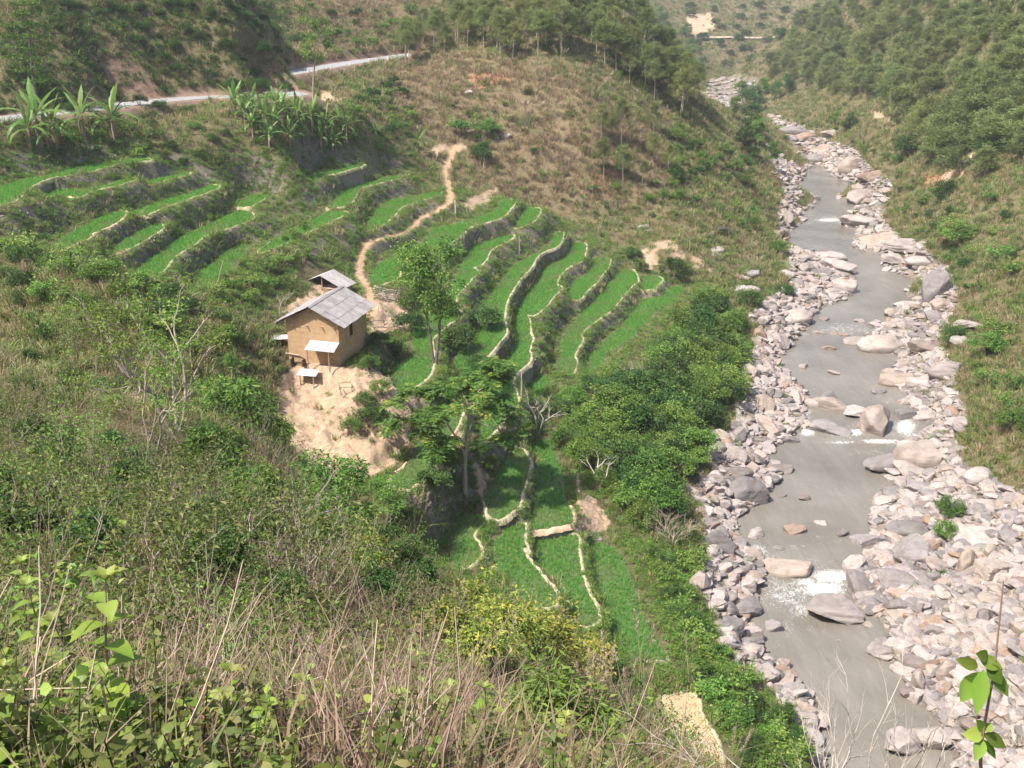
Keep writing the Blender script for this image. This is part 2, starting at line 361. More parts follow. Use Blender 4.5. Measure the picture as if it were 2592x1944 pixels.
# (px, py, kind, value): ground heights read off the valley
SURVEY = [
 # river bed far off and far hillsides
 (1900, 290, 'z', 1.5), (1860, 262, 'z', 1.8), (1800, 272, 'z', 3.0), (1790, 240, 'z', 2.0), (1840, 215, 'z', 2.5), (1900, 232, 'z', 3.0), (1800, 205, 'z', 3.0), (1900, 200, 'z', 4.0),
 (1850, 185, 'D', 640), (1850, 97, 'D', 690), (1850, 40, 'D', 740), (1720, 97, 'D', 680), (1980, 97, 'D', 700), (1850, -60, 'D', 820), (1600, -60, 'D', 800), (2100, -80, 'D', 820),
 (1730, 190, 'D', 540), (1690, 130, 'D', 560), (1640, 60, 'D', 600), (1740, 250, 'D', 480), (1560, 10, 'D', 620),
 # right hand slope
 (1940, 180, 'D', 520), (1969, 94, 'D', 540), (2030, 50, 'D', 560), (2050, 200, 'D', 440), (2150, 120, 'D', 430), (2150, 30, 'D', 470), (2100, 300, 'D', 350), (2030, 315, 'z', 3.5), (2200, 300, 'D', 300), (2300, 200, 'D', 320), (2300, 60, 'D', 370),
 (2500, 200, 'D', 255), (2500, 60, 'D', 290), (2300, 420, 'D', 225), (2220, 400, 'D', 255), (2160, 385, 'z', 5.0), (2500, 400, 'D', 198), (2500, 600, 'D', 165), (2400, 560, 'D', 180), (2550, 800, 'D', 125), (2450, 750, 'D', 141), (2550, 1000, 'D', 98), (2500, 1100, 'z', 4.8), (2580, 1300, 'z', 3.6), (2580, 1500, 'z', 2.8), (2590, 1800, 'z', 2.2),
 (2430, 1000, 'z', 2.6), (2400, 870, 'z', 2.6), (2400, 1150, 'z', 2.0), (2420, 1300, 'z', 2.0), (2400, 1450, 'z', 1.6), (2450, 1650, 'z', 1.5), (2480, 1900, 'z', 1.0), (2300, 610, 'z', 3.2), (2240, 540, 'z', 2.8), (2230, 450, 'z', 3.0), (2360, 690, 'z', 3.2), (2420, 720, 'z', 6.5),
 (2800, 300, 'D', 190), (2800, 700, 'D', 120), (2850, 1100, 'D', 82), (2900, 1500, 'D', 60), (2900, 1900, 'D', 48), (2900, 0, 'D', 230),
 # left bank of the river, thicket and meadow
 (1960, 545, 'z', 4.5), (1950, 500, 'z', 5.5), (1990, 620, 'z', 1.5), (1940, 650, 'z', 3.6), (1995, 722, 'z', 2.2), (1944, 763, 'z', 2.4), (1891, 795, 'z', 3.0), (1920, 844, 'z', 2.2), (1887, 921, 'z', 2.2), (1871, 1007, 'z', 2.2), (1855, 1080, 'z', 2.2), (1800, 1150, 'z', 2.4), (1798, 1220, 'z', 2.4), (1760, 1300, 'z', 2.6), (1790, 1400, 'z', 2.4), (1790, 1500, 'z', 2.2), (1820, 1600, 'z', 1.8), (1880, 1700, 'z', 1.4), (1960, 1790, 'z', 1.0), (2010, 1900, 'z', .8),
 (1850, 600, 'z', 7.2), (1900, 560, 'z', 7.0), (1780, 600, 'z', 8.0), (1700, 620, 'z', 8.4), (1790, 700, 'z', 5.0), (1880, 700, 'z', 4.0), (1750, 650, 'z', 7.0), (1650, 640, 'z', 8.0),
 (1700, 860, 'z', 4.2), (1650, 950, 'z', 4.6), (1560, 1000, 'z', 5.0), (1750, 1000, 'z', 3.4), (1500, 1060, 'z', 5.6), (1600, 1150, 'z', 4.0), (1480, 1160, 'z', 4.8), (1520, 1250, 'z', 4.0), (1600, 1300, 'z', 3.2), (1700, 1400, 'z', 2.6), (1420, 1060, 'z', 6.6),
 (1700, 1550, 'z', 2.6), (1740, 1700, 'z', 2.4), (1850, 1800, 'z', 2.0), (1900, 1900, 'z', 1.8),
 # the knoll with the pines
 (1300, 520, 'D', 170), (1500, 600, 'D', 164), (1400, 560, 'D', 168), (1620, 560, 'D', 172), (1700, 540, 'D', 174), (1700, 400, 'D', 196), (1850, 500, 'D', 190), (1900, 450, 'D', 212), (1940, 400, 'D', 245), (1950, 330, 'D', 300), (1780, 320, 'D', 232), (1860, 380, 'D', 235), (1800, 270, 'D', 330), (1700, 230, 'D', 236), (1760, 240, 'D', 275), (1500, 300, 'D', 188), (1500, 150, 'D', 213), (1600, 200, 'D', 215), (1350, 60, 'D', 222), (1500, 30, 'D', 236), (1350, 250, 'D', 193), (1200, 300, 'D', 188), (1150, 150, 'D', 214), (1400, 420, 'D', 180), (1250, 420, 'D', 178), (1600, 420, 'D', 184), (1640, 100, 'D', 235), (1200, 40, 'D', 235), (1350, -60, 'D', 250),
 # slopes under the road
 (1050, 380, 'z', 21.5), (1148, 380, 'z', 20.8), (1000, 330, 'D', 175), (1000, 250, 'D', 188), (900, 380, 'D', 151), (900, 300, 'D', 158), (900, 240, 'D', 168), (820, 330, 'D', 145), (800, 400, 'D', 139), (700, 330, 'D', 140), (700, 400, 'D', 132), (500, 300, 'D', 138), (500, 360, 'D', 130), (300, 350, 'D', 128), (300, 300, 'D', 136), (600, 420, 'D', 130), (100, 380, 'D', 113), (150, 330, 'D', 121), (450, 420, 'D', 124), (850, 215, 'D', 178), (960, 180, 'D', 200), (1050, 160, 'D', 218),
 # road level and cut bank above it
 (16, 301, 'z', 32), (150, 286, 'z', 32), (300, 267, 'z', 32), (430, 252, 'z', 32), (560, 246, 'z', 32), (680, 246, 'z', 32), (740, 252, 'z', 32), (810, 254, 'z', 31.8),
 (16, 285, 'D', 129), (150, 270, 'D', 137), (300, 252, 'D', 148), (430, 238, 'D', 153), (560, 235, 'D', 155), (680, 230, 'D', 156),
 (50, 180, 'D', 132.5), (150, 180, 'D', 139.5), (300, 180, 'D', 150), (300, 90, 'D', 153), (430, 150, 'D', 155.5), (600, 150, 'D', 158), (680, 140, 'D', 159), (150, 60, 'D', 144), (600, 40, 'D', 163), (430, 30, 'D', 160), (300, -60, 'D', 172), (600, -60, 'D', 181), (50, -60, 'D', 160), (700, 190, 'D', 159), (-200, 200, 'D', 120), (-200, 0, 'D', 140), (-200, 330, 'D', 104),
 (725, 190, 'z', 33.4), (800, 176, 'z', 33.6), (900, 160, 'z', 33.8), (1000, 146, 'z', 34), (1105, 132, 'z', 34.2),
 (770, 120, 'D', 208), (850, 90, 'D', 225), (850, 20, 'D', 242), (1000, 80, 'D', 245), (1050, 20, 'D', 262), (850, -60, 'D', 268), (750, 40, 'D', 225), (1105, 100, 'D', 250),
 # house yard and soil mound
 (862, 925, 'z', 15.0), (928, 873, 'z', 15.0), (727, 890, 'z', 15.2), (830, 800, 'z', 15.0), (815, 740, 'z', 15.6), (760, 730, 'z', 16.6), (900, 720, 'z', 15.4), (960, 780, 'z', 15.0), (1000, 830, 'z', 14.2), (700, 750, 'z', 17.0), (640, 800, 'z', 17.4), (650, 870, 'z', 17.2), (680, 900, 'z', 16.4),
 (750, 1000, 'z', 12.9), (800, 1005, 'z', 12.8), (720, 1050, 'z', 12.6), (800, 1080, 'z', 12.2), (850, 945, 'z', 14.2), (880, 965, 'z', 14.0), (950, 958, 'z', 14.0), (990, 975, 'z', 13.8), (900, 1050, 'z', 12.6), (960, 1060, 'z', 12.6), (1030, 1090, 'z', 12.2), (930, 1120, 'z', 11.2), (1000, 1140, 'z', 11.0), (850, 1150, 'z', 10.6), (780, 1150, 'z', 11.4),
 (1100, 1120, 'z', 10.8), (1090, 1200, 'z', 10.4), (1120, 1240, 'z', 8.4), (1160, 1230, 'z', 8.2), (1180, 1150, 'z', 9.6), (1060, 1000, 'z', 12.6),
 # the near spur we stand on
 (50, 1900, 'D', 4.2), (700, 1900, 'D', 4.6), (1296, 1944, 'D', 7), (300, 1800, 'D', 7.5), (1000, 1780, 'D', 13), (1500, 1900, 'D', 13), (1300, 1750, 'D', 20), (1700, 1960, 'D', 22), (600, 1500, 'D', 19), (300, 1300, 'D', 28), (100, 1500, 'D', 16), (1000, 1500, 'D', 27), (1250, 1620, 'D', 31), (1500, 1740, 'D', 30), (1420, 1680, 'D', 33), (800, 1400, 'D', 33), (900, 1350, 'D', 38), (700, 1220, 'D', 41), (448, 1088, 'D', 44), (600, 1120, 'D', 45), (300, 1000, 'D', 52), (100, 1000, 'D', 49), (100, 1250, 'D', 28), (50, 800, 'D', 70), (250, 800, 'D', 71), (450, 860, 'D', 66), (550, 950, 'D', 58), (60, 700, 'D', 82), (150, 720, 'D', 83), (350, 760, 'D', 83), (520, 790, 'D', 84), (-150, 900, 'D', 55), (-200, 1400, 'D', 20), (-200, 1800, 'D', 6), (-200, 650, 'D', 84), (1050, 1420, 'D', 40), (1150, 1520, 'D', 36),
]
# points given straight in metres (ground hidden from the camera or beside the frame)
WORLD = [(0, 0, 43.3), (-3, 0, 43.6), (3, 0, 43.0), (0, -8, 46), (-12, -4, 46), (12, -6, 44), (0, 2, 42.4), (1.7, 5, 39.6), (3.4, 10, 34.6), (6.5, 18, 26.5), (9, 26, 18.5), (13, 36, 9.5), (6, 34, 17), (15, 44, 3.5), (4, 50, 6.0), (9, 50, 4.2), (-3, 55, 7.5), (-10, 62, 9.5), (-20, 68, 12), (-30, 72, 16.5), (18, 10, 30), (30, 20, 14), (24, 40, -1.0), (33, 40, -1.2), (45, 40, 2.5), (40, 28, 0), (60, 40, 10), (70, 60, 14),
  (-75, 60, 30.5), (-60, 30, 36.5), (-31, 60, 24.2), (-45, 70, 26), (-40, 10, 44), (-90, 100, 45), (-120, 140, 60), (-62, 178, 44), (-25, 200, 32), (-62, 190, 36), (-140, 200, 75), (-90, 260, 70), (-20, 330, 56), (50, 300, 21), (68, 300, 13), (84, 330, 5), (58, 360, 17), (38, 330, 28), (5, 330, 42), (78, 400, 4), (60, 450, 10), (38, 420, 24), (20, 300, 40), (92, 380, 2), (-29, 168, 27.5), (-33, 176, 28.5), (-24, 161, 28), (200, 250, 90), (250, 350, 110), (300, 600, 110), (140, 120, 60), (110, 80, 38), (-300, 400, 150), (0, 700, 110), (150, 960, 90), (400, 900, 160), (-400, 900, 200), (-8, 290, 48)]

L3 = np.array([at_z(x, y, 0.0) for x, y in LBANK])
R3 = np.array([at_z(x, y, 0.0) for x, y in RBANK])
pts = [tuple(WORLD[i]) for i in range(len(WORLD))]
for px, py, k, v in SURVEY:
    p = at_z(px, py, v) if k == 'z' else at_D(px, py, v)
    pts.append(tuple(p))
for Q in (L3, R3):
    for p in Q[:-1]:
        pts.append((p[0], p[1], 0.1))
for a in np.linspace(0, 1, 26):                       # the river bed
    l = L3[int(a * (len(L3) - 2))]
    j = np.argmin(np.abs(R3[:, 1] - l[1])); r = R3[j]
    pts.append(((l[0] + r[0]) / 2, l[1], -1.3))
PAD = {}
for nm, z, spec in PADDY:
    q = pix(spec)
    w = at_z(q[:, 0], q[:, 1], z)[:, :2]
    w = smooth_poly(w, 3)
    PAD[nm] = (z, w)
    c = w.mean(0)
    for p in w[::7]:
        p2 = p * 0.85 + c * 0.15
        pts.append((p2[0], p2[1], z))
pts = np.array(pts)
WC = 25.0
def warp(x, y):
    return x / (y + WC), np.log((y + WC) / 100.0)
wa, wb = warp(pts[:, 0], pts[:, 1])
# merge points that fall together
key = np.round(np.stack([wa, wb], 1) / 0.004).astype(int)
_, ui = np.unique(key, axis=0, return_index=True)
wa, wb, wz = wa[ui], wb[ui], pts[ui, 2]
n = len(ui)
def tpsk(d2): return 0.5 * d2 * np.log(d2 + 1e-12)
K = tpsk((wa[:, None] - wa) ** 2 + (wb[:, None] - wb) ** 2) + np.eye(n) * 2e-4
Pm = np.stack([np.ones(n), wa, wb], 1)
Am = np.block([[K, Pm], [Pm.T, np.zeros((3, 3))]])
sol = np.linalg.solve(Am, np.concatenate([wz, np.zeros(3)]))
CA = np.linspace(-0.80, 0.80, 321)
CB = np.linspace(math.log((WC - 12) / 100), math.log((1150 + WC) / 100), 421)
ga, gb = np.meshgrid(CA, CB)
base = np.zeros(ga.size)
fa, fb = ga.ravel(), gb.ravel()
for s in range(0, fa.size, 20000):
    e = slice(s, s + 20000)
    base[e] = tpsk((fa[e, None] - wa) ** 2 + (fb[e, None] - wb) ** 2) @ sol[:n] + sol[n] + sol[n + 1] * fa[e] + sol[n + 2] * fb[e]
base = base.reshape(ga.shape)

def bilin(G, xs, ys, x, y):
    i = np.clip(np.searchsorted(xs, x) - 1, 0, len(xs) - 2)
    j = np.clip(np.searchsorted(ys, y) - 1, 0, len(ys) - 2)
    fx = np.clip((x - xs[i]) / (xs[i + 1] - xs[i]), 0, 1); fy = np.clip((y - ys[j]) / (ys[j + 1] - ys[j]), 0, 1)
    return (G[j, i] * (1 - fx) + G[j, i + 1] * fx) * (1 - fy) + (G[j + 1, i] * (1 - fx) + G[j + 1, i + 1] * fx) * fy

# the fine sheet
def rows():
    y = [-9.0]
    while y[-1] < 1100:
        Y = y[-1]
        k = .0048 if Y < 52 else (.0027 if Y < 172 else (.006 if Y < 350 else .012))
        y.append(Y + k * (Y + 18))
    return np.array(y)
GY = rows()
GA = np.linspace(-0.70, 0.70, 660)
AA, YY = np.meshgrid(GA, GY)
XX = AA * (YY + WC)
ZZ = bilin(base, CA, CB, AA, np.log((YY + WC) / 100))
ZB = ZZ.copy()
# roughness of the ground, none on the water line
rough = (fbm(XX / 9, YY / 9, 4, 3) - .5) * 1.3 * sstep(10, 60, YY) + (fbm(XX / 1.7, YY / 1.7, 3, 5) - .5) * .35
rough += (fbm(XX / 45, YY / 45, 3, 8) - .5) * 7 * sstep(230, 420, YY) + (fbm(XX / 14, YY / 14, 4, 9) - .5) * 4.0 * sstep(170, 330, YY) * sstep(4, 12, ZZ)
lowr = sstep(0.3, 2.5, np.abs(ZZ))
ZZ = ZZ + rough * (0.25 + 0.75 * lowr)

# terraces: flat inside each field, risers between
num = np.zeros_like(ZZ); den = np.zeros_like(ZZ)
PDIST = np.full(ZZ.shape, 99.0)       # distance to nearest field edge (outside positive, inside negative)
PIN = np.full(ZZ.shape, -1, int)
names = list(PAD)
for k, nm in enumerate(names):
    z, w = PAD[nm]
    x0, y0 = w.min(0) - 9; x1, y1 = w.max(0) + 9
    j0, j1 = np.searchsorted(GY, [y0, y1]); j0 = max(j0 - 1, 0); j1 += 1
    sub = np.s_[j0:j1]
    X, Y = XX[sub], YY[sub]
    m = (X > x0) & (X < x1)
    xs, ys = X[m], Y[m]
    d = dist_line(w, xs, ys, True)
    ins = inside(w, xs, ys)
    d = np.where(ins, -d, d)
    pd = PDIST[sub]; pdm = pd[m]; pd[m] = np.minimum(pdm, d); 
    pi = PIN[sub]; pim = pi[m]; pim[ins] = k; pi[m] = pim
    dd = np.maximum(d - 0.25, 0.0)
    wt = 1.0 / (dd + 0.05) ** 2.6 * (1 - sstep(3.5, 8.5, d))
    wt = np.where(ins, 1e5, wt)
    nn = num[sub]; nn[m] += wt * z
    de = den[sub]; de[m] += wt
wb0 = 1.0 / 2.2 ** 2.6
TERR = (num + ZZ * wb0) / (den + wb0)
inm = PIN >= 0
zt = np.array([PAD[n_][0] for n_ in names])
ZZ = np.where(inm, zt[np.clip(PIN, 0, None)], TERR)

# platform for the house and its yard, the road, the footpath
def flatten(poly_or_line, z, width, soft, closed):
    global ZZ
    L = np.asarray(poly_or_line, float)
    d = dist_line(L, XX, YY, closed)
    if closed: d = np.where(inside(L, XX, YY), 0, d)
    wgt = 1 - sstep(width, width + soft, d)
    if np.isscalar(z): zz = z
    else:
        best = np.full(XX.shape, 1e9); zz = np.zeros_like(XX)
        for i in range(len(L) - 1):
            a, b = L[i], L[i + 1]; ab = b - a
            t = np.clip(((XX - a[0]) * ab[0] + (YY - a[1]) * ab[1]) / (ab @ ab + 1e-9), 0, 1)
            dd = np.hypot(XX - a[0] - t * ab[0], YY - a[1] - t * ab[1])
            up = dd < best
            zz = np.where(up, z[i] * (1 - t) + z[i + 1] * t, zz); best = np.minimum(best, dd)
    ZZ = ZZ * (1 - wgt) + zz * wgt
    return d

HC = at_z(862, 925, 15.0)[:2]                    # the house's near corner
HA = math.radians(14.8)
HE2 = np.array([math.sin(HA), math.cos(HA)]); HE1 = np.array([-math.cos(HA), math.sin(HA)])
house_poly = np.array([HC - HE1 * .7 - HE2 * .2, HC + HE1 * 5.6 - HE2 * .2, HC + HE1 * 5.6 + HE2 * 7.2, HC - HE1 * .7 + HE2 * 7.2])
flatten(house_poly, 15.0, 0.05, 1.6, True)
ROADPX = [(-250, 335), (-100, 318), (16, 301), (150, 286), (300, 268), (430, 254), (520, 248), (620, 246), (700, 243)]
ROADW = [at_z(x, y, 32.0)[:2] + np.array([0, 1.0]) for x, y in ROADPX] + [np.array([-32.3, 155.5]), np.array([-34, 159]), np.array([-36.5, 161])]
ROADZ = np.full(len(ROADW), 32.0)
FAR = [(690, 193), (725, 187), (800, 173.5), (900, 157), (1000, 143.5), (1105, 130), (1160, 126)]
ROADW2 = [at_z(x, y, 33.3 + .16 * i)[:2] for i, (x, y) in enumerate(FAR)] + [np.array([-2, 262.]), np.array([0, 285.])]
ROADZ2 = np.array([33.3 + .16 * i for i in range(len(FAR))] + [34.7, 35.0])
def road_line(W, Z):
    W2 = smooth_poly(np.array(W), 4, False)
    return W2, np.interp(np.linspace(0, 1, len(W2)), np.linspace(0, 1, len(Z)), Z)
ROADW, ROADZ = road_line(ROADW, ROADZ); ROADW2, ROADZ2 = road_line(ROADW2, ROADZ2)
DROAD = flatten(ROADW, ROADZ, 3.0, 2.2, False)
DROAD = np.minimum(DROAD, flatten(ROADW2, ROADZ2, 3.0, 2.2, False))
PATHPX = [('C', [(1790, -60), (1760, 0), (1720, 100), (1680, 250), (1690, 380), (1725, 500), (1690, 620), (1560, 690), (1380, 770), (1290, 890), (1150, 940), (950, 985), (800, 1030), (740, 1150), (700, 1300), (690, 1400), (760, 1500), (810, 1640), (850, 1760), (860, 1880)])]

def H(x, y):
    x = np.asarray(x, float); y = np.asarray(y, float)
    return bilin(ZZ, GA, GY, x / (y + WC), y)

def ground(px, py, tmin=2.0, tmax=1000.0):
    """where the sight line through a photo pixel meets the land"""
    u, dy, dz = ray(px, py)
    u = np.atleast_1d(u); dy = np.atleast_1d(dy); dz = np.atleast_1d(dz)
    t = np.full(u.shape, tmin); lo = t.copy(); hit = np.zeros(u.shape, bool)
    while True:
        act = ~hit & (t < tmax)
        if not act.any(): break
        t2 = t * 1.006 + 0.05
        below = (CAMZ + dz * t2) < H(u * t2, dy * t2)
        lo = np.where(act, t, lo)
        hit = hit | (act & below)
        t = np.where(act, t2, t)
    a, b = lo.copy(), t.copy()
    for _ in range(12):
        m = (a + b) / 2
        bel = (CAMZ + dz * m) < H(u * m, dy * m)
        b = np.where(bel, m, b); a = np.where(bel, a, m)
    return np.stack([u * b, dy * b, H(u * b, dy * b)], -1)

pp = pix(['C'] + PATHPX[0][1])
PATHW = smooth_poly(ground(pp[:, 0], pp[:, 1])[:, :2], 3, False)
PATHZ = H(PATHW[:, 0], PATHW[:, 1])
PATHZ = np.convolve(np.pad(PATHZ, 3, 'edge'), np.ones(7) / 7, 'valid')
_in_before = inm.copy()
_zz = ZZ.copy()
DPATH = flatten(PATHW, PATHZ, 0.55, 0.7, False)
ZZ = np.where(inm, _zz, ZZ)

# pixel of every ground vertex as seen from the standpoint, used to lay out soils and plants
GPX, GPY, GF = project(np.stack([XX, YY, ZZ], -1))
SLP = np.hypot(np.gradient(ZZ, axis=1) / (np.gradient(XX, axis=1) + 1e-6), np.gradient(ZZ, axis=0) / np.gradient(YY, axis=0))
# ------------------------------------------------------------------ soils
def P_(*a): return np.array(a, float)
RVEG = [(1936, 285), (2017, 317), (2083, 354), (2160, 374), (2221, 439), (2262, 468), (2241, 513), (2233, 557), (2262, 598), (2343, 618), (2360, 660), (2396, 681), (2424, 771), (2392, 828), (2375, 877), (2404, 925), (2416, 987), (2445, 1039), (2424, 1109), (2440, 1170), (2480, 1210), (2560, 1240), (2700, 1260)]
LVEG = [(1880, 300), (1930, 345), (1950, 400), (1955, 440), (1990, 470), (1968, 520), (1965, 600), (1993, 640), (2001, 722), (1944, 763), (1891, 795), (1920, 844), (1887, 921), (1871, 1007), (1855, 1080), (1773, 1109), (1798, 1190), (1753, 1243), (1773, 1293), (1790, 1371), (1786, 1432), (1773, 1497), (1810, 1554), (1814, 1615), (1863, 1676), (1936, 1737), (2018, 1810), (2046, 1859), (2058, 1920), (2070, 2050)]
BEACH_R = np.array(RVEG + [(2900, 2100)] + RBANK[::-1], float)
BEACH_L = np.array(LVEG + LBANK[::-1], float)
FARROCK = P_((1770, 285), (1775, 240), (1800, 205), (1870, 190), (1915, 200), (1915, 240), (1880, 262), (1860, 285), (1830, 300))
BARE = [  # bare tan earth
 P_((872, 928), (998, 963), (1016, 1019), (1061, 1073), (1034, 1120), (1000, 1180), (930, 1215), (850, 1200), (770, 1180), (735, 1130), (700, 1060), (700, 990), (735, 940), (790, 895)),
 P_((930, 875), (938, 790), (960, 742), (1003, 758), (1040, 800), (1035, 850), (985, 840)),
 P_((770, 748), (800, 722), (885, 728), (905, 765), (850, 795), (700, 800), (740, 770)),
 pix(['G', (600, 690), (660, 560), (680, 440), (800, 295), (940, 185), (965, 260), (900, 430), (810, 620), (700, 650)]),
 pix(['G', (1100, 500), (1270, 690), (1200, 960), (1130, 880)]),
 pix(['E', (370, 1300), (590, 1240), (610, 1420), (500, 1540), (370, 1490)]),
 pix(['C', (1840, 610), (1900, 555), (2000, 505), (2150, 445), (2260, 450), 'D', (200, 60), (180, 130), (0, 215), 'C', (1960, 690)]),
 P_((735, 257), (800, 247), (822, 236), (845, 244), (885, 258), (830, 266), (740, 266)),
 P_((1631, 617), (1660, 605), (1720, 607), (1735, 640), (1728, 668), (1700, 685), (1640, 680), (1625, 650)),
 P_((1745, 637), (1790, 634), (1800, 690), (1760, 690)),
 P_((2197, 268), (2213, 297), (2241, 313), (2302, 293), (2367, 260), (2340, 300), (2260, 305), (2230, 290)),
 P_((2550, 326), (2470, 390), (2440, 440), (2396, 460), (2360, 470), (2335, 455), (2400, 440), (2440, 405), (2500, 345)),
 P_((1450, 1195), (1475, 1230), (1535, 1300), (1530, 1350), (1480, 1340), (1465, 1290)),
 P_((1110, 366), (1180, 362), (1178, 385), (1085, 388)),
]
SLIDE = P_((230, 95), (300, 110), (350, 170), (425, 250), (330, 262), (225, 258), (225, 180))
RED = [P_((1180, 190), (1260, 175), (1300, 200), (1210, 225)), P_((1500, 430), (1560, 430), (1560, 470), (1500, 465)), P_((1930, 425), (1985, 445), (1970, 475), (1940, 455)), P_((2330, 450), (2380, 430), (2390, 470), (2340, 480))]
CUT = P_((1738, 35), (1800, 33), (1812, 75), (1760, 88), (1735, 65))          # the cut face by the far road

jx = GPX + (fbm(XX / 1.3, YY / 1.3, 3, 21) - .5) * 30 * 100 / (GF + 10)
jy = GPY + (fbm(XX / 1.3, YY / 1.3, 3, 22) - .5) * 24 * 100 / (GF + 10)
near_beach = (GF > 40)
W_BARE = np.zeros(ZZ.shape); W_RED = np.zeros(ZZ.shape); W_ROCK = np.zeros(ZZ.shape)
for bi, q in enumerate(BARE):
    b = (GPX > q[:, 0].min() - 30) & (GPX < q[:, 0].max() + 30) & (GPY > q[:, 1].min() - 30) & (GPY < q[:, 1].max() + 30) & (GF > 60)
    t = np.zeros(b.sum()); t[inside(q, jx[b], jy[b])] = 1; t = t * (sstep(.38, .62, fbm(XX[b] / 1.6, YY[b] / 2.6, 3, 39)) * .8 if bi in (8, 9) else 1.0); W_BARE[b] = np.maximum(W_BARE[b], t)
for q in RED:
    b = (GPX > q[:, 0].min() - 30) & (GPX < q[:, 0].max() + 30) & (GPY > q[:, 1].min() - 30) & (GPY < q[:, 1].max() + 30) & (GF > 120)
    t = np.zeros(b.sum()); t[inside(q, jx[b], jy[b])] = 1; W_RED[b] = np.maximum(W_RED[b], t)
b = (GF > 45) & (GPX > 1700) & (ZZ < 9)
t = np.zeros(b.sum())
for q in (BEACH_R, BEACH_L, FARROCK): t[inside(q, jx[b], jy[b])] = 1
W_ROCK[b] = t
b = (GF > 400) & inside(CUT, GPX, GPY); W_BARE[b] = 1
W_ROCK = np.maximum(W_ROCK, ((ZZ < 0.35) & (GF > 40)).astype(float))
b = GF > 100; W_SLIDE = np.zeros(ZZ.shape); W_SLIDE[b] = inside(SLIDE, jx[b], jy[b]) * sstep(.3, .6, fbm(XX[b] / 1.5, YY[b] / 2.5, 3, 37))
W_PATH = 1 - sstep(0.45, 0.8, DPATH + (fbm(XX / .8, YY / .8, 3, 31) - .5) * .5)
W_BARE[inm] = 0
bq = P_((885, 952), (950, 950), (1000, 960), (1020, 1019), (1064, 1076), (1036, 1125), (985, 1170), (930, 1205), (850, 1195), (790, 1130), (850, 1030))
bw_ = ground(bq[:, 0], bq[:, 1])[:, :2]; db_ = dist_line(bw_, XX, YY, True); ib_ = inside(bw_, XX, YY)
BLUFF = np.where(ib_, sstep(0, .55, db_ + (fbm(XX / .8, YY / .8, 3, 38) - .5) * .7), 0) * (PDIST > .25)
ZZ = ZZ + BLUFF * (.75 + .8 * (fbm(XX / 1.6, YY / 1.6, 3, 34) - .4))
rdg = 1 - np.abs(fbm(XX / 1.1 + .35 * YY, YY / 3.2, 4, 35) * 2 - 1)
ZZ = ZZ + W_BARE * (GF < 130) * (PDIST > .3) * ((rdg - .6) * .8 + (fbm(XX / .5, YY / .5, 3, 36) - .5) * .3) * ~inside(house_poly, XX, YY) * sstep(.6, 1.6, dist_line(house_poly, XX, YY, True))
W_ROADB = 1 - sstep(3.3, 4.4, DROAD + (fbm(XX / 1.5, YY / 1.5, 3, 33) - .5) * 1.2)
GOUT = sstep(0.12, 0.3, PDIST) * (1 - sstep(2.2, 4.0, PDIST)) * sstep(0.5, 0.95, SLP)
n1 = fbm(XX / 3.1, YY / 3.1, 4, 41); n2 = fbm(XX / .7, YY / .7, 3, 43)
def mixc(a, b, w): return a * (1 - w[..., None]) + b * w[..., None]
gc = mixc(np.array([.13, .115, .055]), np.array([.21, .175, .10]), n1)
brownz = np.zeros(ZZ.shape)
BROWN = P_((980, 180), (1080, 120), (1300, 150), (1500, 220), (1640, 330), (1720, 460), (1600, 520), (1420, 540), (1300, 510), (1200, 430), (1100, 340), (1000, 300))
b = GF > 130; brownz[b] = inside(BROWN, jx[b], jy[b])
UPBR = P_((740, -200), (1150, -200), (1110, 110), (900, 150), (735, 178))
brownz[b] = np.maximum(brownz[b], inside(UPBR, jx[b], jy[b]))
gc = mixc(gc, np.array([.23, .17, .105]), brownz * .6)
gc = mixc(gc, np.array([.21, .185, .15]) * (0.7 + .6 * n2[..., None]), GOUT)
tan = np.array([.54, .385, .265]) * (0.82 + .36 * n2[..., None])
gc = mixc(gc, tan, np.clip(W_BARE, 0, 1))
gc = mixc(gc, np.array([.50, .34, .21]) * (0.85 + .3 * n2[..., None]), np.clip(W_PATH, 0, 1))
gc = mixc(gc, np.array([.42, .20, .12]) * (0.85 + .3 * n2[..., None]), np.clip(W_RED, 0, 1) * .8)
gc = mixc(gc, np.array([.25, .165, .12]) * (0.7 + .6 * n2[..., None]), W_SLIDE)
gc = mixc(gc, np.array([.30, .20, .15]) * (0.8 + .4 * n2[..., None]), W_ROADB)
gc = mixc(gc, np.array([.26, .225, .195]) * (0.6 + .7 * n2[..., None]), W_ROCK)
gc = mixc(gc, np.array([.16, .14, .10]), sstep(0.1, -0.4, ZZ) * (GF > 40))

nr, ncol = ZZ.shape
idx = np.arange(nr * ncol).reshape(nr, ncol)
Fq = np.stack([idx[:-1, :-1], idx[:-1, 1:], idx[1:, 1:], idx[1:, :-1]], -1).reshape(-1, 4)
gcol = np.concatenate([gc.reshape(-1, 3), np.ones((nr * ncol, 1))], 1)
me = mesh_np('terrain', np.stack([XX, YY, ZZ], -1).reshape(-1, 3), Fq, True, {'gcol': gcol})
m, nt, out = new_mat('earth'); Lk = nt.links
at = N(nt, 'ShaderNodeAttribute', attribute_name='gcol')
geo = N(nt, 'ShaderNodeNewGeometry')
nz = N(nt, 'ShaderNodeTexNoise', ins={'Scale': 2.3, 'Detail': 8.0, 'Roughness': 0.7}); Lk.new(geo.outputs['Position'], nz.inputs['Vector'])
rp = ramp(nt, [(0.25, (.55, .55, .55)), (0.75, (1.35, 1.35, 1.35))], nz.outputs[0])
mxn = N(nt, 'ShaderNodeMix', data_type='RGBA', blend_type='MULTIPLY'); mxn.inputs[0].default_value = 1.0
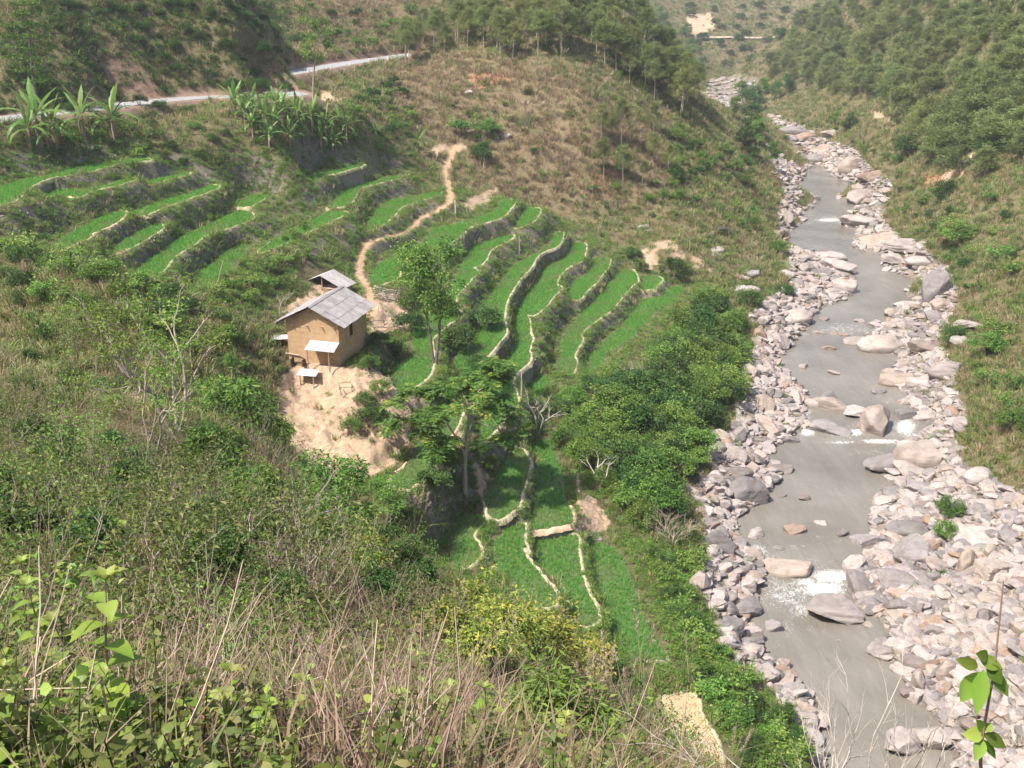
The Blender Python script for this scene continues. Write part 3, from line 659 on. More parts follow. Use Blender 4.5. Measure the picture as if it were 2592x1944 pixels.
Lk.new(at.outputs['Color'], mxn.inputs[6]); Lk.new(rp.outputs[0], mxn.inputs[7])
bs = N(nt, 'ShaderNodeBsdfPrincipled', ins={'Roughness': 0.95, 'Specular IOR Level': 0.1})
Lk.new(mxn.outputs[2], bs.inputs['Base Color'])
nb = N(nt, 'ShaderNodeTexNoise', ins={'Scale': 4.0, 'Detail': 8.0, 'Roughness': 0.75}); Lk.new(geo.outputs['Position'], nb.inputs['Vector'])
bp = N(nt, 'ShaderNodeBump', ins={'Strength': 0.9, 'Distance': 0.25}); Lk.new(nb.outputs[0], bp.inputs['Height']); Lk.new(bp.outputs[0], bs.inputs['Normal'])
Lk.new(bs.outputs[0], out.inputs[0])
M_EARTH = m
terrain = tag(obj('terrain', me, M_EARTH), 'valley sides, knoll, banks and earth slopes', None, None, 'structure')

# ------------------------------------------------------------------ river
wy = np.concatenate([np.arange(34, 110, .55), np.arange(110, 380, 1.3)])
lx = np.interp(wy, L3[::-1, 1], L3[::-1, 0]); rx = np.interp(wy, R3[::-1, 1], R3[::-1, 0])
lmin = np.array([lx[max(0, i - 14):i + 15].min() for i in range(len(wy))]) - 3.0
rmax = np.array([rx[max(0, i - 14):i + 15].max() for i in range(len(wy))]) + 4.0
sw = np.linspace(0, 1, 120)
WX = lmin[:, None] * (1 - sw) + rmax[:, None] * sw; WY = np.repeat(wy[:, None], 120, 1)
qx, qy, qf = project(np.stack([WX, WY, np.zeros_like(WX)], -1))
FOAM = [(1990, 1500, 90, 50, .55), (2060, 1420, 90, 25, .35), (1960, 1440, 50, 50, .5), (2180, 1095, 150, 30, .4), (2130, 832, 120, 22, .45), (2100, 555, 60, 14, .5), (2060, 1590, 70, 40, .3), (2200, 1150, 90, 20, .35), (2030, 1060, 40, 40, .45), (2105, 1460, 55, 18, 1), (2085, 1492, 62, 22, 1), (2040, 1475, 40, 15, .8), (1912, 1400, 28, 20, 1), (1938, 1428, 24, 22, 1), (2000, 1520, 50, 20, .6), (2030, 1545, 45, 25, .6), (1995, 1590, 30, 25, .45), (1905, 1510, 12, 15, .7), (1970, 1630, 20, 12, .4), (2020, 1385, 30, 6, .6), (2065, 1360, 30, 6, .4), (2130, 1370, 30, 6, .4),
 (2045, 1095, 22, 9, 1), (2165, 1095, 20, 9, 1), (2292, 1080, 28, 22, 1), (2230, 1118, 60, 7, .9), (2130, 1120, 45, 6, .7), (2040, 1045, 20, 12, .7), (2315, 1105, 25, 8, .8), (2250, 1015, 30, 8, .5),
 (2120, 828, 60, 10, .5), (2080, 840, 40, 8, .5), (2190, 835, 40, 8, .5), (2040, 845, 20, 8, .5), (2100, 557, 40, 6, .9), (2080, 545, 40, 12, .25), (2110, 620, 20, 5, .3)]
foam = np.zeros_like(WX)
for cx, cy, sx, sy, a in FOAM:
    foam = np.maximum(foam, .84 * a * np.exp(-(((qx - cx) / sx) ** 2 + ((qy - cy) / sy) ** 2) * .8))
zW = (fbm(WX / .9, WY / 1.6, 3, 51) - .5) * .05 + foam * (fbm(WX / .55, WY / .7, 3, 53) - .35) * .45
wi = np.arange(WX.size).reshape(WX.shape)
WF = np.stack([wi[:-1, :-1], wi[:-1, 1:], wi[1:, 1:], wi[1:, :-1]], -1).reshape(-1, 4)
me = mesh_np('river', np.stack([WX, WY, zW], -1).reshape(-1, 3), WF, True, {'foam': foam.ravel()})
m, nt, out = new_mat('muddy_water'); Lk = nt.links
geo = N(nt, 'ShaderNodeNewGeometry')
mp = N(nt, 'ShaderNodeMapping'); mp.inputs['Scale'].default_value = (1.0, .55, 1); mp.inputs['Rotation'].default_value = (0, 0, .25); Lk.new(geo.outputs['Position'], mp.inputs[0])
n_big = N(nt, 'ShaderNodeTexNoise', ins={'Scale': .12, 'Detail': 4.0}); Lk.new(geo.outputs['Position'], n_big.inputs['Vector'])
base_r = ramp(nt, [(0.3, (.155, .14, .112)), (0.7, (.235, .213, .18))], n_big.outputs[0])
n_f = N(nt, 'ShaderNodeTexNoise', ins={'Scale': 2.6, 'Detail': 8.0, 'Roughness': 0.8, 'Distortion': 1.8}); Lk.new(mp.outputs[0], n_f.inputs['Vector'])
fa_ = N(nt, 'ShaderNodeAttribute', attribute_name='foam')
ad = N(nt, 'ShaderNodeMath', operation='MULTIPLY_ADD', ins={1: 0.52, 2: -0.20}); Lk.new(fa_.outputs['Fac'], ad.inputs[0])
sm = N(nt, 'ShaderNodeMath', operation='ADD'); Lk.new(ad.outputs[0], sm.inputs[0]); Lk.new(n_f.outputs[0], sm.inputs[1])
fr = ramp(nt, [(0.48, (0, 0, 0)), (0.78, (1, 1, 1))], sm.outputs[0])
bs = N(nt, 'ShaderNodeBsdfPrincipled', ins={'Roughness': 0.12, 'IOR': 1.33, 'Specular IOR Level': 0.5})
mp2 = N(nt, 'ShaderNodeMapping'); mp2.inputs['Scale'].default_value = (.9, .13, 1); mp2.inputs['Rotation'].default_value = (0, 0, .22); Lk.new(geo.outputs['Position'], mp2.inputs[0])
n_s = N(nt, 'ShaderNodeTexNoise', ins={'Scale': 1.1, 'Detail': 6.0, 'Roughness': .65, 'Distortion': .8}); Lk.new(mp2.outputs[0], n_s.inputs['Vector'])
r_s = ramp(nt, [(0.34, (.92, .92, .92)), (0.68, (1.08, 1.08, 1.09))], n_s.outputs[0])
m_s = N(nt, 'ShaderNodeMix', data_type='RGBA', blend_type='MULTIPLY'); m_s.inputs[0].default_value = 1.0
Lk.new(base_r.outputs[0], m_s.inputs[6]); Lk.new(r_s.outputs[0], m_s.inputs[7])
cm = N(nt, 'ShaderNodeMix', data_type='RGBA'); Lk.new(fr.outputs[0], cm.inputs[0]); Lk.new(m_s.outputs[2], cm.inputs[6]); cm.inputs[7].default_value = (.80, .80, .77, 1)
Lk.new(cm.outputs[2], bs.inputs['Base Color'])
rr = N(nt, 'ShaderNodeMapRange', ins={1: 0, 2: 1, 3: .14, 4: .75}); Lk.new(fr.outputs[0], rr.inputs[0]); Lk.new(rr.outputs[0], bs.inputs['Roughness'])
n_w = N(nt, 'ShaderNodeTexNoise', ins={'Scale': 1.6, 'Detail': 5.0, 'Roughness': .6}); Lk.new(mp.outputs[0], n_w.inputs['Vector'])
bp = N(nt, 'ShaderNodeBump', ins={'Strength': .75, 'Distance': .14}); Lk.new(n_w.outputs[0], bp.inputs['Height']); Lk.new(bp.outputs[0], bs.inputs['Normal'])
Lk.new(bs.outputs[0], out.inputs[0])
river = tag(obj('river', me, m), 'muddy grey-brown river with white rapids', None, None, 'structure')

# ------------------------------------------------------------------ road (asphalt ribbon) with its white marker stones
def ribbon(name, W, Z, half, mat, lift):
    T = np.gradient(W, axis=0); T /= np.linalg.norm(T, axis=1, keepdims=True)
    Nn = np.stack([-T[:, 1], T[:, 0]], 1)
    V = []
    for s_ in (-1, -.33, .33, 1): V.append(np.concatenate([W + Nn * half * s_, (Z + lift - .03 * abs(s_))[:, None]], 1))
    V = np.stack(V, 1).reshape(-1, 3); k = 4
    i = np.arange(len(W) - 1)[:, None] * k; j = np.arange(k - 1)[None]
    return obj(name, mesh_np(name, V, np.stack([i + j, i + j + 1, i + k + j + 1, i + k + j], -1).reshape(-1, 4), True), mat), Nn
M_ASPH = simple_mat('worn_asphalt', (.27, .265, .26), .85, col2=(.36, .35, .34), scale=.8, bump=.3, bscale=8)
road, rdN1 = ribbon('road', ROADW, ROADZ, 2.5, M_ASPH, .06)
tag(road, kind='structure')
road, rdN2 = ribbon('road', ROADW2, ROADZ2, 2.5, M_ASPH, .06)
tag(road, kind='structure')
rd_W = np.concatenate([ROADW, ROADW2]); rd_Z = np.concatenate([ROADZ, ROADZ2]); rdN = np.concatenate([rdN1, rdN2])
fpx = np.arange(1772, 1972, 8.0); f_lo = ground(fpx, 99.5 + .8 * np.sin(fpx / 23)); f_hi = ground(fpx, 95.5 + .8 * np.sin(fpx / 23))
f_off = np.array([0, -1.2, .8]); FV = np.concatenate([f_lo + f_off, f_hi + f_off]); k_ = len(fpx); j_ = np.arange(k_ - 1)[:, None]
o = obj('road', mesh_np('road', FV, j_ + np.array([[0, 1, k_ + 1, k_]]), True), simple_mat('pale_dirt_road', (.50, .40, .31), .9))
tag(o, kind='structure')
M_WHITE = simple_mat('white_paint', (.78, .77, .74), .7, col2=(.62, .6, .56), scale=4)
# ------------------------------------------------------------------ instancing of uncountable plants and stones (one object each)
def scatter(name, P, rot, scl, idx, protos, parent=None, label=None, kind='stuff', cat=None):
    """points + Instance on Points; protos live in a collection of their own outside the scene"""
    coll = bpy.data.collections.new(name + '_kinds')
    for i, me in enumerate(protos):
        o = bpy.data.objects.new('%s_%02d' % (name, i), me); coll.objects.link(o)
    me = bpy.data.meshes.new(name)
    me.vertices.add(len(P)); me.vertices.foreach_set('co', np.ascontiguousarray(P, np.float32).ravel())
    a = me.attributes.new('rot', 'FLOAT_VECTOR', 'POINT'); a.data.foreach_set('vector', np.ascontiguousarray(rot, np.float32).ravel())
    scl = np.asarray(scl, np.float32)
    if scl.ndim == 1: scl = np.repeat(scl[:, None], 3, 1)
    a = me.attributes.new('scl', 'FLOAT_VECTOR', 'POINT'); a.data.foreach_set('vector', np.ascontiguousarray(scl).ravel())
    a = me.attributes.new('idx', 'INT', 'POINT'); a.data.foreach_set('value', np.ascontiguousarray(idx, np.int32))
    o = bpy.data.objects.new(name, me); COL.objects.link(o)
    if parent: o.parent = parent
    ng = bpy.data.node_groups.new(name + '_nodes', 'GeometryNodeTree')
    ng.interface.new_socket('Geometry', in_out='INPUT', socket_type='NodeSocketGeometry')
    ng.interface.new_socket('Geometry', in_out='OUTPUT', socket_type='NodeSocketGeometry')
    gi = ng.nodes.new('NodeGroupInput'); go = ng.nodes.new('NodeGroupOutput')
    ip = ng.nodes.new('GeometryNodeInstanceOnPoints')
    ci = ng.nodes.new('GeometryNodeCollectionInfo')
    ci.inputs['Collection'].default_value = coll
    ci.inputs['Separate Children'].default_value = True
    ci.inputs['Reset Children'].default_value = True
    def na(nm, t):
        n_ = ng.nodes.new('GeometryNodeInputNamedAttribute'); n_.data_type = t; n_.inputs[0].default_value = nm
        return n_.outputs[0]
    ng.links.new(gi.outputs[0], ip.inputs['Points'])
    ng.links.new(ci.outputs[0], ip.inputs['Instance'])
    ip.inputs['Pick Instance'].default_value = True
    ng.links.new(na('idx', 'INT'), ip.inputs['Instance Index'])
    er = ng.nodes.new('FunctionNodeEulerToRotation')
    ng.links.new(na('rot', 'FLOAT_VECTOR'), er.inputs[0])
    ng.links.new(er.outputs[0], ip.inputs['Rotation'])
    ng.links.new(na('scl', 'FLOAT_VECTOR'), ip.inputs['Scale'])
    ng.links.new(ip.outputs[0], go.inputs[0])
    md = o.modifiers.new('spread', 'NODES'); md.node_group = ng
    tag(o, label, cat, None, kind)
    return o

# ------------------------------------------------------------------ plant pieces
def blades(mb, rs, n, h, spread, w, lean=.5, base=(0, 0, 0), droop=.25):
    th = rs.uniform(0, 2 * math.pi, n); r0 = spread * np.sqrt(rs.uniform(0, 1, n))
    b = np.stack([r0 * np.cos(th), r0 * np.sin(th), np.full(n, -.03)], 1) + np.asarray(base)
    az = th + rs.normal(0, .8, n); hh = h * rs.uniform(.55, 1.1, n); ln = hh * np.abs(rs.normal(0, lean, n))
    d = np.stack([np.cos(az), np.sin(az), np.zeros(n)], 1)
    s = np.stack([-np.sin(az), np.cos(az), np.zeros(n)], 1)
    tw = rs.uniform(-1, 1, (n, 1)); s = s * np.cos(tw) + d * np.sin(tw)
    m = b + d * (ln * .35)[:, None] + np.array([0, 0, 1]) * (hh * .6)[:, None]
    t = b + d * ln[:, None] + np.array([0, 0, 1]) * (hh * (1 - droop * rs.uniform(0, 1, n)))[:, None]
    ww = (w * rs.uniform(.7, 1.3, n))[:, None]
    V = np.stack([b - s * ww * .5, b + s * ww * .5, m + s * ww * .45, m - s * ww * .45, t], 1).reshape(-1, 3)
    i = np.arange(n)[:, None] * 5
    lv = np.repeat(rs.uniform(0, 1, n), 5)
    mb.V.append(V); k = mb.n
    mb.F.setdefault(4, []).append(i + np.array([0, 1, 2, 3]) + k); mb.F.setdefault(3, []).append(i + np.array([3, 2, 4]) + k)
    mb.n += len(V); mb.A.append(lv)

def leaves(mb, rs, P, D, L, W, lv=None, fold=.25):
    """one folded diamond leaf at each P pointing along D"""
    n = len(P)
    if n == 0: return
    D = D / (np.linalg.norm(D, axis=1, keepdims=True) + 1e-9)
    L = np.broadcast_to(L, (n,))[:, None] * rs.uniform(.65, 1.25, (n, 1)); W = np.broadcast_to(W, (n,))[:, None] * rs.uniform(.75, 1.25, (n, 1))
    up = np.array([0, 0, 1.0]) + rs.normal(0, .55, (n, 3))
    S = np.cross(D, up); S /= np.linalg.norm(S, axis=1, keepdims=True) + 1e-6
    Nn = np.cross(S, D)
    V = np.stack([P, P + D * L * .45 + S * W * .5 + Nn * W * fold, P + D * L - Nn * L * .12, P + D * L * .45 - S * W * .5 + Nn * W * fold], 1).reshape(-1, 3)
    i = np.arange(n)[:, None] * 4
    lv = rs.uniform(0, 1, n) if lv is None else np.clip(lv + rs.normal(0, .16, n), 0, 1)
    mb.V.append(V); mb.F.setdefault(3, []).append(np.concatenate([i + np.array([0, 1, 2]), i + np.array([0, 2, 3])]) + mb.n)
    mb.n += len(V); mb.A.append(np.repeat(lv, 4))

def clump(mb, rs, c, r, n, L, W, flat=1.0, droop=.3, bias=None):
    """leaves spread through a ball, pointing outward and down"""
    u = rs.normal(0, 1, (n, 3)); u /= np.linalg.norm(u, axis=1, keepdims=True)
    rr = r * rs.uniform(.25, 1, (n, 1)) ** .6
    P = np.asarray(c) + u * rr * np.array([1, 1, flat])
    D = u * .8 + rs.normal(0, .6, (n, 3)); D[:, 2] = D[:, 2] * .6 - droop
    v = .5 if bias is None else bias
    leaves(mb, rs, P, D, L, W, np.full(n, v) + rs.uniform(-.3, .3, n))

def grow(mb, rs, p, d, length, r, depth, tips, nseg=4, wob=.18, up=.12, split=(2, 4), spread=.75, shrink=.62, k=5, side=True):
    p = np.asarray(p, float); d = np.asarray(d, float) / np.linalg.norm(d)
    P = [p]; dd = d.copy()
    for i in range(nseg):
        dd = dd + rs.normal(0, wob, 3) + np.array([0, 0, up]); dd /= np.linalg.norm(dd)
        P.append(P[-1] + dd * length / nseg)
    P = np.array(P)
    R = np.linspace(r, r * (.55 if depth > 0 else .3), nseg + 1)
    mb.tube(P, R, k if r > .02 else 4)
    if depth == 0:
        tips.append((P[-1], dd)); return
    n = rs.integers(split[0], split[1] + 1)
    for i in range(n):
        a = rs.normal(0, 1, 3); a -= a.dot(dd) * dd; a /= np.linalg.norm(a)
        nd = dd * (1 - spread * .35) + a * spread * rs.uniform(.6, 1.2)
        at = P[-1] if (i == 0 or not side) else P[rs.integers(max(1, nseg - 2), nseg + 1)]
        grow(mb, rs, at, nd, length * shrink * rs.uniform(.75, 1.2), r * .58, depth - 1, tips, nseg, wob, up, split, spread, shrink, k, side)

def proto(parts, h):
    """parts: list of (name, mesh, material)"""
    for nm, me, mat in parts:
        if not me.materials: me.materials.append(mat)
    return {'parts': parts, 'h': h}

def put(pr, pos, height, rz, name, label, cat, group=None, tilt=0.0, sxy=1.0):
    """a copy of a plant (or anything built as a proto): an Empty with its own parts"""
    s = height / pr['h']
    root = bpy.data.objects.new(name, None); COL.objects.link(root)
    root.location = pos; root.rotation_euler = (tilt * math.sin(rz * 3), tilt * math.cos(rz * 5), rz); root.scale = (s * sxy, s * sxy, s)
    root.empty_display_size = .2
    tag(root, label, cat, group)
    made = {}
    for nm, me, mat in pr['parts']:
        par = root
        if '>' in nm:
            pn, nm = nm.split('>'); par = made[pn]
        o = bpy.data.objects.new(nm, me); COL.objects.link(o); o.parent = par
        made.setdefault(nm, o)
    return root

# foliage and bark
G = {}
G['rice'] = leaf_mat('rice_leaf', (.11, .30, .045), (.22, .48, .085), trans=.4, var=.10)
G['rice_y'] = leaf_mat('rice_leaf_yellow', (.13, .25, .045), (.26, .40, .09), trans=.4, var=.12)
G['grass'] = leaf_mat('green_grass', (0.119, 0.175, 0.049), (0.266, 0.308, 0.105), (0.42, 0.35, 0.182), var=.22)
G['dry'] = leaf_mat('dry_grass', (0.286, 0.215, 0.117), (0.52, 0.403, 0.247), (0.208, 0.221, 0.078), var=.22)
G['brown'] = leaf_mat('brown_grass', (.245, .185, .105), (.43, .335, .21), (.22, .22, .09), var=.25)
G['weed'] = leaf_mat('weed_leaf', (0.075, 0.165, 0.03), (0.225, 0.36, 0.0675), (0.33, 0.375, 0.105), var=.25)
G['bush'] = leaf_mat('bush_leaf', (0.056, 0.136, 0.0256), (0.192, 0.32, 0.056), (0.32, 0.384, 0.096), var=.25)
G['bush_d'] = leaf_mat('dark_bush_leaf', (0.0341, 0.0853, 0.0217), (0.116, 0.209, 0.0465), var=.25)
G['bush_y'] = leaf_mat('yellow_green_leaf', (0.138, 0.2, 0.0312), (0.325, 0.375, 0.075), (0.562, 0.45, 0.1), var=.15)
G['pine'] = leaf_mat('pine_needles', (.14, .19, .055), (.30, .34, .12), (.36, .35, .15), trans=.42, var=.22)
G['banana'] = leaf_mat('banana_leaf', (0.098, 0.21, 0.042), (0.252, 0.378, 0.098), trans=.4, rough=.4, var=.15)
G['herb'] = leaf_mat('herb_leaf', (0.084, 0.156, 0.024), (0.264, 0.384, 0.06), (0.36, 0.408, 0.108), trans=.42, rough=.45, var=.22)
G['herb_d'] = leaf_mat('olive_herb_leaf', (.055, .085, .018), (.17, .215, .05), (.27, .25, .09), trans=.38, rough=.5, var=.3)
G['fern'] = leaf_mat('pinnate_leaf', (0.0595, 0.153, 0.0306), (0.17, 0.34, 0.0595), (0.476, 0.459, 0.102), var=.12)
G['bark'] = simple_mat('pale_bark', (.46, .38, .31), .9, col2=(.30, .24, .19), scale=3, bump=.4, bscale=14)
G['bark_d'] = simple_mat('grey_bark', (.20, .165, .13), .9, col2=(.12, .10, .08), scale=3, bump=.4, bscale=14)
G['bark_w'] = simple_mat('bleached_wood', (.60, .54, .47), .9, col2=(.42, .36, .30), scale=4, bump=.3, bscale=18)
G['brown_n'] = leaf_mat('near_brown_grass', (.15, .095, .065), (.33, .23, .155), (.17, .16, .07), var=.28)
G['dry_n'] = leaf_mat('near_dry_grass', (.20, .14, .085), (.42, .32, .21), (.18, .17, .07), var=.25)
G['stalk'] = leaf_mat('dry_stalk', (.20, .125, .085), (.46, .36, .27), (.30, .17, .11), trans=.05, var=.2)
G['plume'] = leaf_mat('reed_plume', (.42, .31, .23), (.62, .52, .40), trans=.3, var=.12)
G['petal'] = leaf_mat('purple_petal', (.35, .08, .35), (.62, .25, .55), trans=.3, var=.1)
G['reed'] = leaf_mat('reed_leaf', (.16, .20, .07), (.32, .33, .15), trans=.35, var=.2)

rs = np.random.default_rng(101)
def tuft(n, h, spread, w, mat, lean=.45, droop=.25):
    mb = MB(); blades(mb, rs, n, h, spread, w, lean, droop=droop); me = mb.mesh('tuft'); me.materials.append(mat); return me
def weed(n, h, r, L, W, mat, stems=5):
    mb = MB()
    for i in range(stems):
        a = rs.uniform(0, 6.28); rr = r * rs.uniform(.0, .8)
        c = (rr * math.cos(a), rr * math.sin(a), h * rs.uniform(.35, .8))
        clump(mb, rs, c, r * rs.uniform(.35, .6), n // stems, L, W, .8, .15)
    me = mb.mesh('weed'); me.materials.append(mat); return me

# ------------------------------------------------------------------ rice paddies
M_MUD = simple_mat('paddy_mud', (.08, .13, .04), .5, col2=(.11, .15, .055), scale=.9, spec=.4)
M_BUND = simple_mat('bund_turf', (.36, .32, .18), .95, col2=(.56, .48, .33), scale=1.3, bump=.8, bscale=7)
M_BUNDG = simple_mat('bund_green', (.24, .25, .10), .95, col2=(.48, .42, .25), scale=.9, bump=.8, bscale=7)
M_BUNDE = simple_mat('bund_earth', (.52, .36, .23), .95, col2=(.66, .50, .35), scale=1.3, bump=.8, bscale=7)
M_RISER = simple_mat('riser_stone', (.18, .155, .125), .95, col2=(.30, .26, .215), scale=2.2, bump=1.0, bscale=5)
M_STUB = simple_mat('stubble_ground', (.42, .31, .17), .95, col2=(.55, .43, .26), scale=1.5, bump=.6, bscale=9)
rice_p = [tuft(13, .34, .16, .035, G['rice'], .35, .1) for _ in range(3)]
ricey_p = [tuft(9, .32, .14, .03, G['rice_y'], .35, .1) for _ in range(3)]
stub_p = [tuft(9, .22, .2, .03, G['dry'], .6) for _ in range(3)]
PLAB = {
 'P1': 'long curved rice paddy at the far left, highest of all, below the banana plants', 'P2': 'narrow rice paddy just below the highest paddy at far left', 'P3': 'small thin rice strip right of the second-highest paddy',
 'P4': 'long rice paddy above the dark riser, ending in weeds at its right', 'P5': 'rice paddy at far left with a bare earth bund at its lower end', 'P6': 'short rice strip tucked between two weedy risers at left',
 'P7': 'very long rice paddy crossing the upper left terraces down to the white pipe', 'P8': 'tiny rice paddy held by a short earth wall above the long left paddy', 'P9': 'rice paddy with a leaning bamboo pole, left of the sheds',
 'P10': 'rice strip behind the open shed, below a weedy riser', 'P11': 'curved rice paddy left of the top of the footpath', 'P12': 'uppermost small rice strip below the banana grove',
 'P13': 'leaf-shaped rice paddy enclosed by the bend of the footpath', 'P14': 'rice paddy right of the footpath, from dry stone wall to bare earth clearing', 'P14b': 'small rice paddy at the corner below the knoll',
 'P15': 'rice paddy beside the house, running up behind the tall forked tree', 'P17': 'broad rice paddy in the middle with a pale stone-edged bund', 'P18': 'longest winding rice paddy in the middle, passing behind the feathery tree',
 'P19': 'short rounded rice paddy among the right-hand terraces', 'P20': 'yellowish rice paddy below the bare soil mound', 'P21': 'long rice paddy second from the river thicket', 'P22': 'smallest rice paddy at the right end of the terraces',
 'P23': 'rice paddy lowest on the right, bordering the river thicket', 'P24': 'shaded little rice paddy beside the thin white post', 'P25': 'lower rice paddy crossed by the shadow of the feathery tree', 'P26': 'lower rice paddy closed by a pink earth wall at its near end',
 'P27': 'leftmost rice paddy of the lowest group, beside leaning reeds', 'P28': 'rice paddy of the lowest group between two pale bunds, partly behind yellow bushes', 'P29': 'rice paddy below the pink earth wall', 'P30': 'rice paddy lowest of all, nearest the river boulders', 'P31': 'brown fallow plot near the bottom edge by the river bank'}
rsp = np.random.default_rng(55)
for nm in names:
    z, w = PAD[nm]
    c = w.mean(0)
    root = empty('fallow_plot' if nm == 'P31' else 'rice_paddy', (c[0], c[1], z))
    tag(root, PLAB[nm], 'field' if nm == 'P31' else 'rice paddy', 'terraced fields')
    loc = w - c
    area = .5 * abs(np.dot(w[:, 0], np.roll(w[:, 1], 1)) - np.dot(w[:, 1], np.roll(w[:, 0], 1)))
    bm = bmesh.new()
    vs = [bm.verts.new((x, y, .03)) for x, y in loc]
    f = bm.faces.new(vs); bmesh.ops.triangulate(bm, faces=[f]); bmesh.ops.recalc_face_normals(bm, faces=bm.faces)
    me = bpy.data.meshes.new('soil'); bm.to_mesh(me); bm.free()
    obj('soil', me, M_STUB if nm == 'P31' else M_MUD, root)
    # rice in rough rows
    sp = .30 if nm != 'P31' else .45
    x0, y0 = w.min(0); x1, y1 = w.max(0)
    gx, gy = np.meshgrid(np.arange(x0, x1, sp), np.arange(y0, y1, sp))
    gx = gx.ravel() + rsp.uniform(-.13, .13, gx.size); gy = gy.ravel() + rsp.uniform(-.13, .13, gy.size)
    k = inside(w, gx, gy) & (dist_line(w, gx, gy, True) > .12)
    gx, gy = gx[k], gy[k]
    hv = .8 + .35 * fbm(gx / 4, gy / 4, 3, 71) + rsp.uniform(-.08, .08, len(gx))
    if nm == 'P20': hv = hv * .75
    scatter('stubble' if nm == 'P31' else 'rice', np.stack([gx - c[0], gy - c[1], np.full(len(gx), .03)], 1), np.stack([np.zeros(len(gx)), np.zeros(len(gx)), rsp.uniform(0, 6.28, len(gx))], 1),
            np.stack([np.full(len(gx), 1.0), np.full(len(gx), 1.0), hv], 1), np.where(fbm(gx / 3, gy / 3, 4, 73) + rsp.uniform(-.06, .06, len(gx)) > (.42 if nm in ('P20', 'P25') else .60), 3, 0) * (nm != 'P31') + rsp.integers(0, 3, len(gx)), stub_p if nm == 'P31' else rice_p + ricey_p, root)
    # earth bund along every stretch where the land falls away
    q = smooth_poly(w, 4); m_ = len(q)
    T = np.roll(q, -1, 0) - np.roll(q, 1, 0); T /= np.linalg.norm(T, axis=1, keepdims=True)
    sgn = np.sign(np.dot(w[:, 0], np.roll(w[:, 1], -1)) - np.dot(w[:, 1], np.roll(w[:, 0], -1)))
    Nn = np.stack([T[:, 1], -T[:, 0]], 1) * sgn
    out_h = H(q[:, 0] + Nn[:, 0] * 1.3, q[:, 1] + Nn[:, 1] * 1.3)
    on = (out_h < z - .12)
    on = np.convolve(np.concatenate([on[-2:], on, on[:2]]).astype(float), np.ones(5) / 5, 'valid') > .45
    on = np.convolve(np.concatenate([on[-4:], on, on[:4]]).astype(float), np.ones(9), 'valid') > 2.5
    on = np.convolve(np.concatenate([on[-6:], on, on[:6]]).astype(float), np.ones(13), 'valid') > 4.5
    if nm == 'P31': on[:] = True
    mb = MB()
    prof = np.array([(-.08, -.05), (-.05, .09), (.05, .13), (.15, .09), (.28, -.25)])
    bw = .55 + 1.0 * fbm(q[:, 0] * .5, q[:, 1] * .5, 3, 78) + rsp.uniform(-.12, .12, m_); bh = .8 + .6 * fbm(q[:, 0] * 1.2, q[:, 1] * 1.2, 3, 77)
    sz = 1.05 if nm in ('P25', 'P26', 'P27', 'P28', 'P29', 'P30') else 1.0
    V = np.stack([np.concatenate([q + Nn * (o_ * bw * sz)[:, None], (h_ * bh * (1 if h_ > 0 else 1))[:, None]], 1) for o_, h_ in prof], 1)
    V[:, :, :2] -= c
    V += rsp.normal(0, .028, V.shape) + (fbm(q[:, 0] * 2.3, q[:, 1] * 2.3, 2, 79) - .5)[:, None, None] * np.array([.12, .12, .16])
    i = np.arange(m_); j = (i + 1) % m_; keep = on[i] & on[j]
    for a_ in range(len(prof) - 1):
        Fb = np.stack([i * 5 + a_, j * 5 + a_, j * 5 + a_ + 1, i * 5 + a_ + 1], 1)[keep]
        if a_ == 0: mb.add(V.reshape(-1, 3), Fb)
        else: mb.F[4].append(Fb)
    if keep.any():
        Fa = np.concatenate(mb.F[4]); used, inv = np.unique(Fa, return_inverse=True)
        mb.V = [mb.V[0][used]]; mb.A = [np.full(len(used), .5)]; mb.F = {4: [inv.reshape(-1, 4)]}
        mt = M_BUNDE if nm in ('P26', 'P20', 'P5') else (M_BUND if nm in ('P17', 'P18', 'P25', 'P27', 'P28', 'P29', 'P30', 'P31', 'P15', 'P14') else M_BUNDG)
        mb.obj('bund', mt, root, True)
        sk = MB(); d1 = rsp.uniform(.0, .06, m_)
        lev = [(.15, -.02), (.17, -.7), (.22, -1.5), (.3, -2.4)]
        V2 = np.stack([np.concatenate([q + Nn * (o_ * bw * (1 if o_ < .3 else 1) + d1 * (o_ > .3))[:, None], np.full((m_, 1), h_)], 1) for o_, h_ in lev], 1); V2[:, :, :2] -= c
        Fs = np.concatenate([np.stack([i * 4 + a_, j * 4 + a_, j * 4 + a_ + 1, i * 4 + a_ + 1], 1)[keep] for a_ in range(3)])
        used, inv = np.unique(Fs, return_inverse=True); sk.add(V2.reshape(-1, 3)[used], inv.reshape(-1, 4)); sk.obj('riser', M_RISER, root, True)
# ------------------------------------------------------------------ the earth house and what stands around it
M_WALL, nt, out = new_mat('rammed_earth'); Lk = nt.links
tc = N(nt, 'ShaderNodeTexCoord')
sep = N(nt, 'ShaderNodeSeparateXYZ'); Lk.new(tc.outputs['Object'], sep.inputs[0])
nz = N(nt, 'ShaderNodeTexNoise', ins={'Scale': 1.6, 'Detail': 7.0, 'Roughness': .65}); Lk.new(tc.outputs['Object'], nz.inputs['Vector'])
wv = N(nt, 'ShaderNodeMath', operation='MULTIPLY', ins={1: 1 / .46}); Lk.new(sep.outputs[2], wv.inputs[0])
w2 = N(nt, 'ShaderNodeMath', operation='MULTIPLY_ADD', ins={1: .25}); Lk.new(nz.outputs[0], w2.inputs[0]); Lk.new(wv.outputs[0], w2.inputs[2])
fl = N(nt, 'ShaderNodeMath', operation='FRACT'); Lk.new(w2.outputs[0], fl.inputs[0])
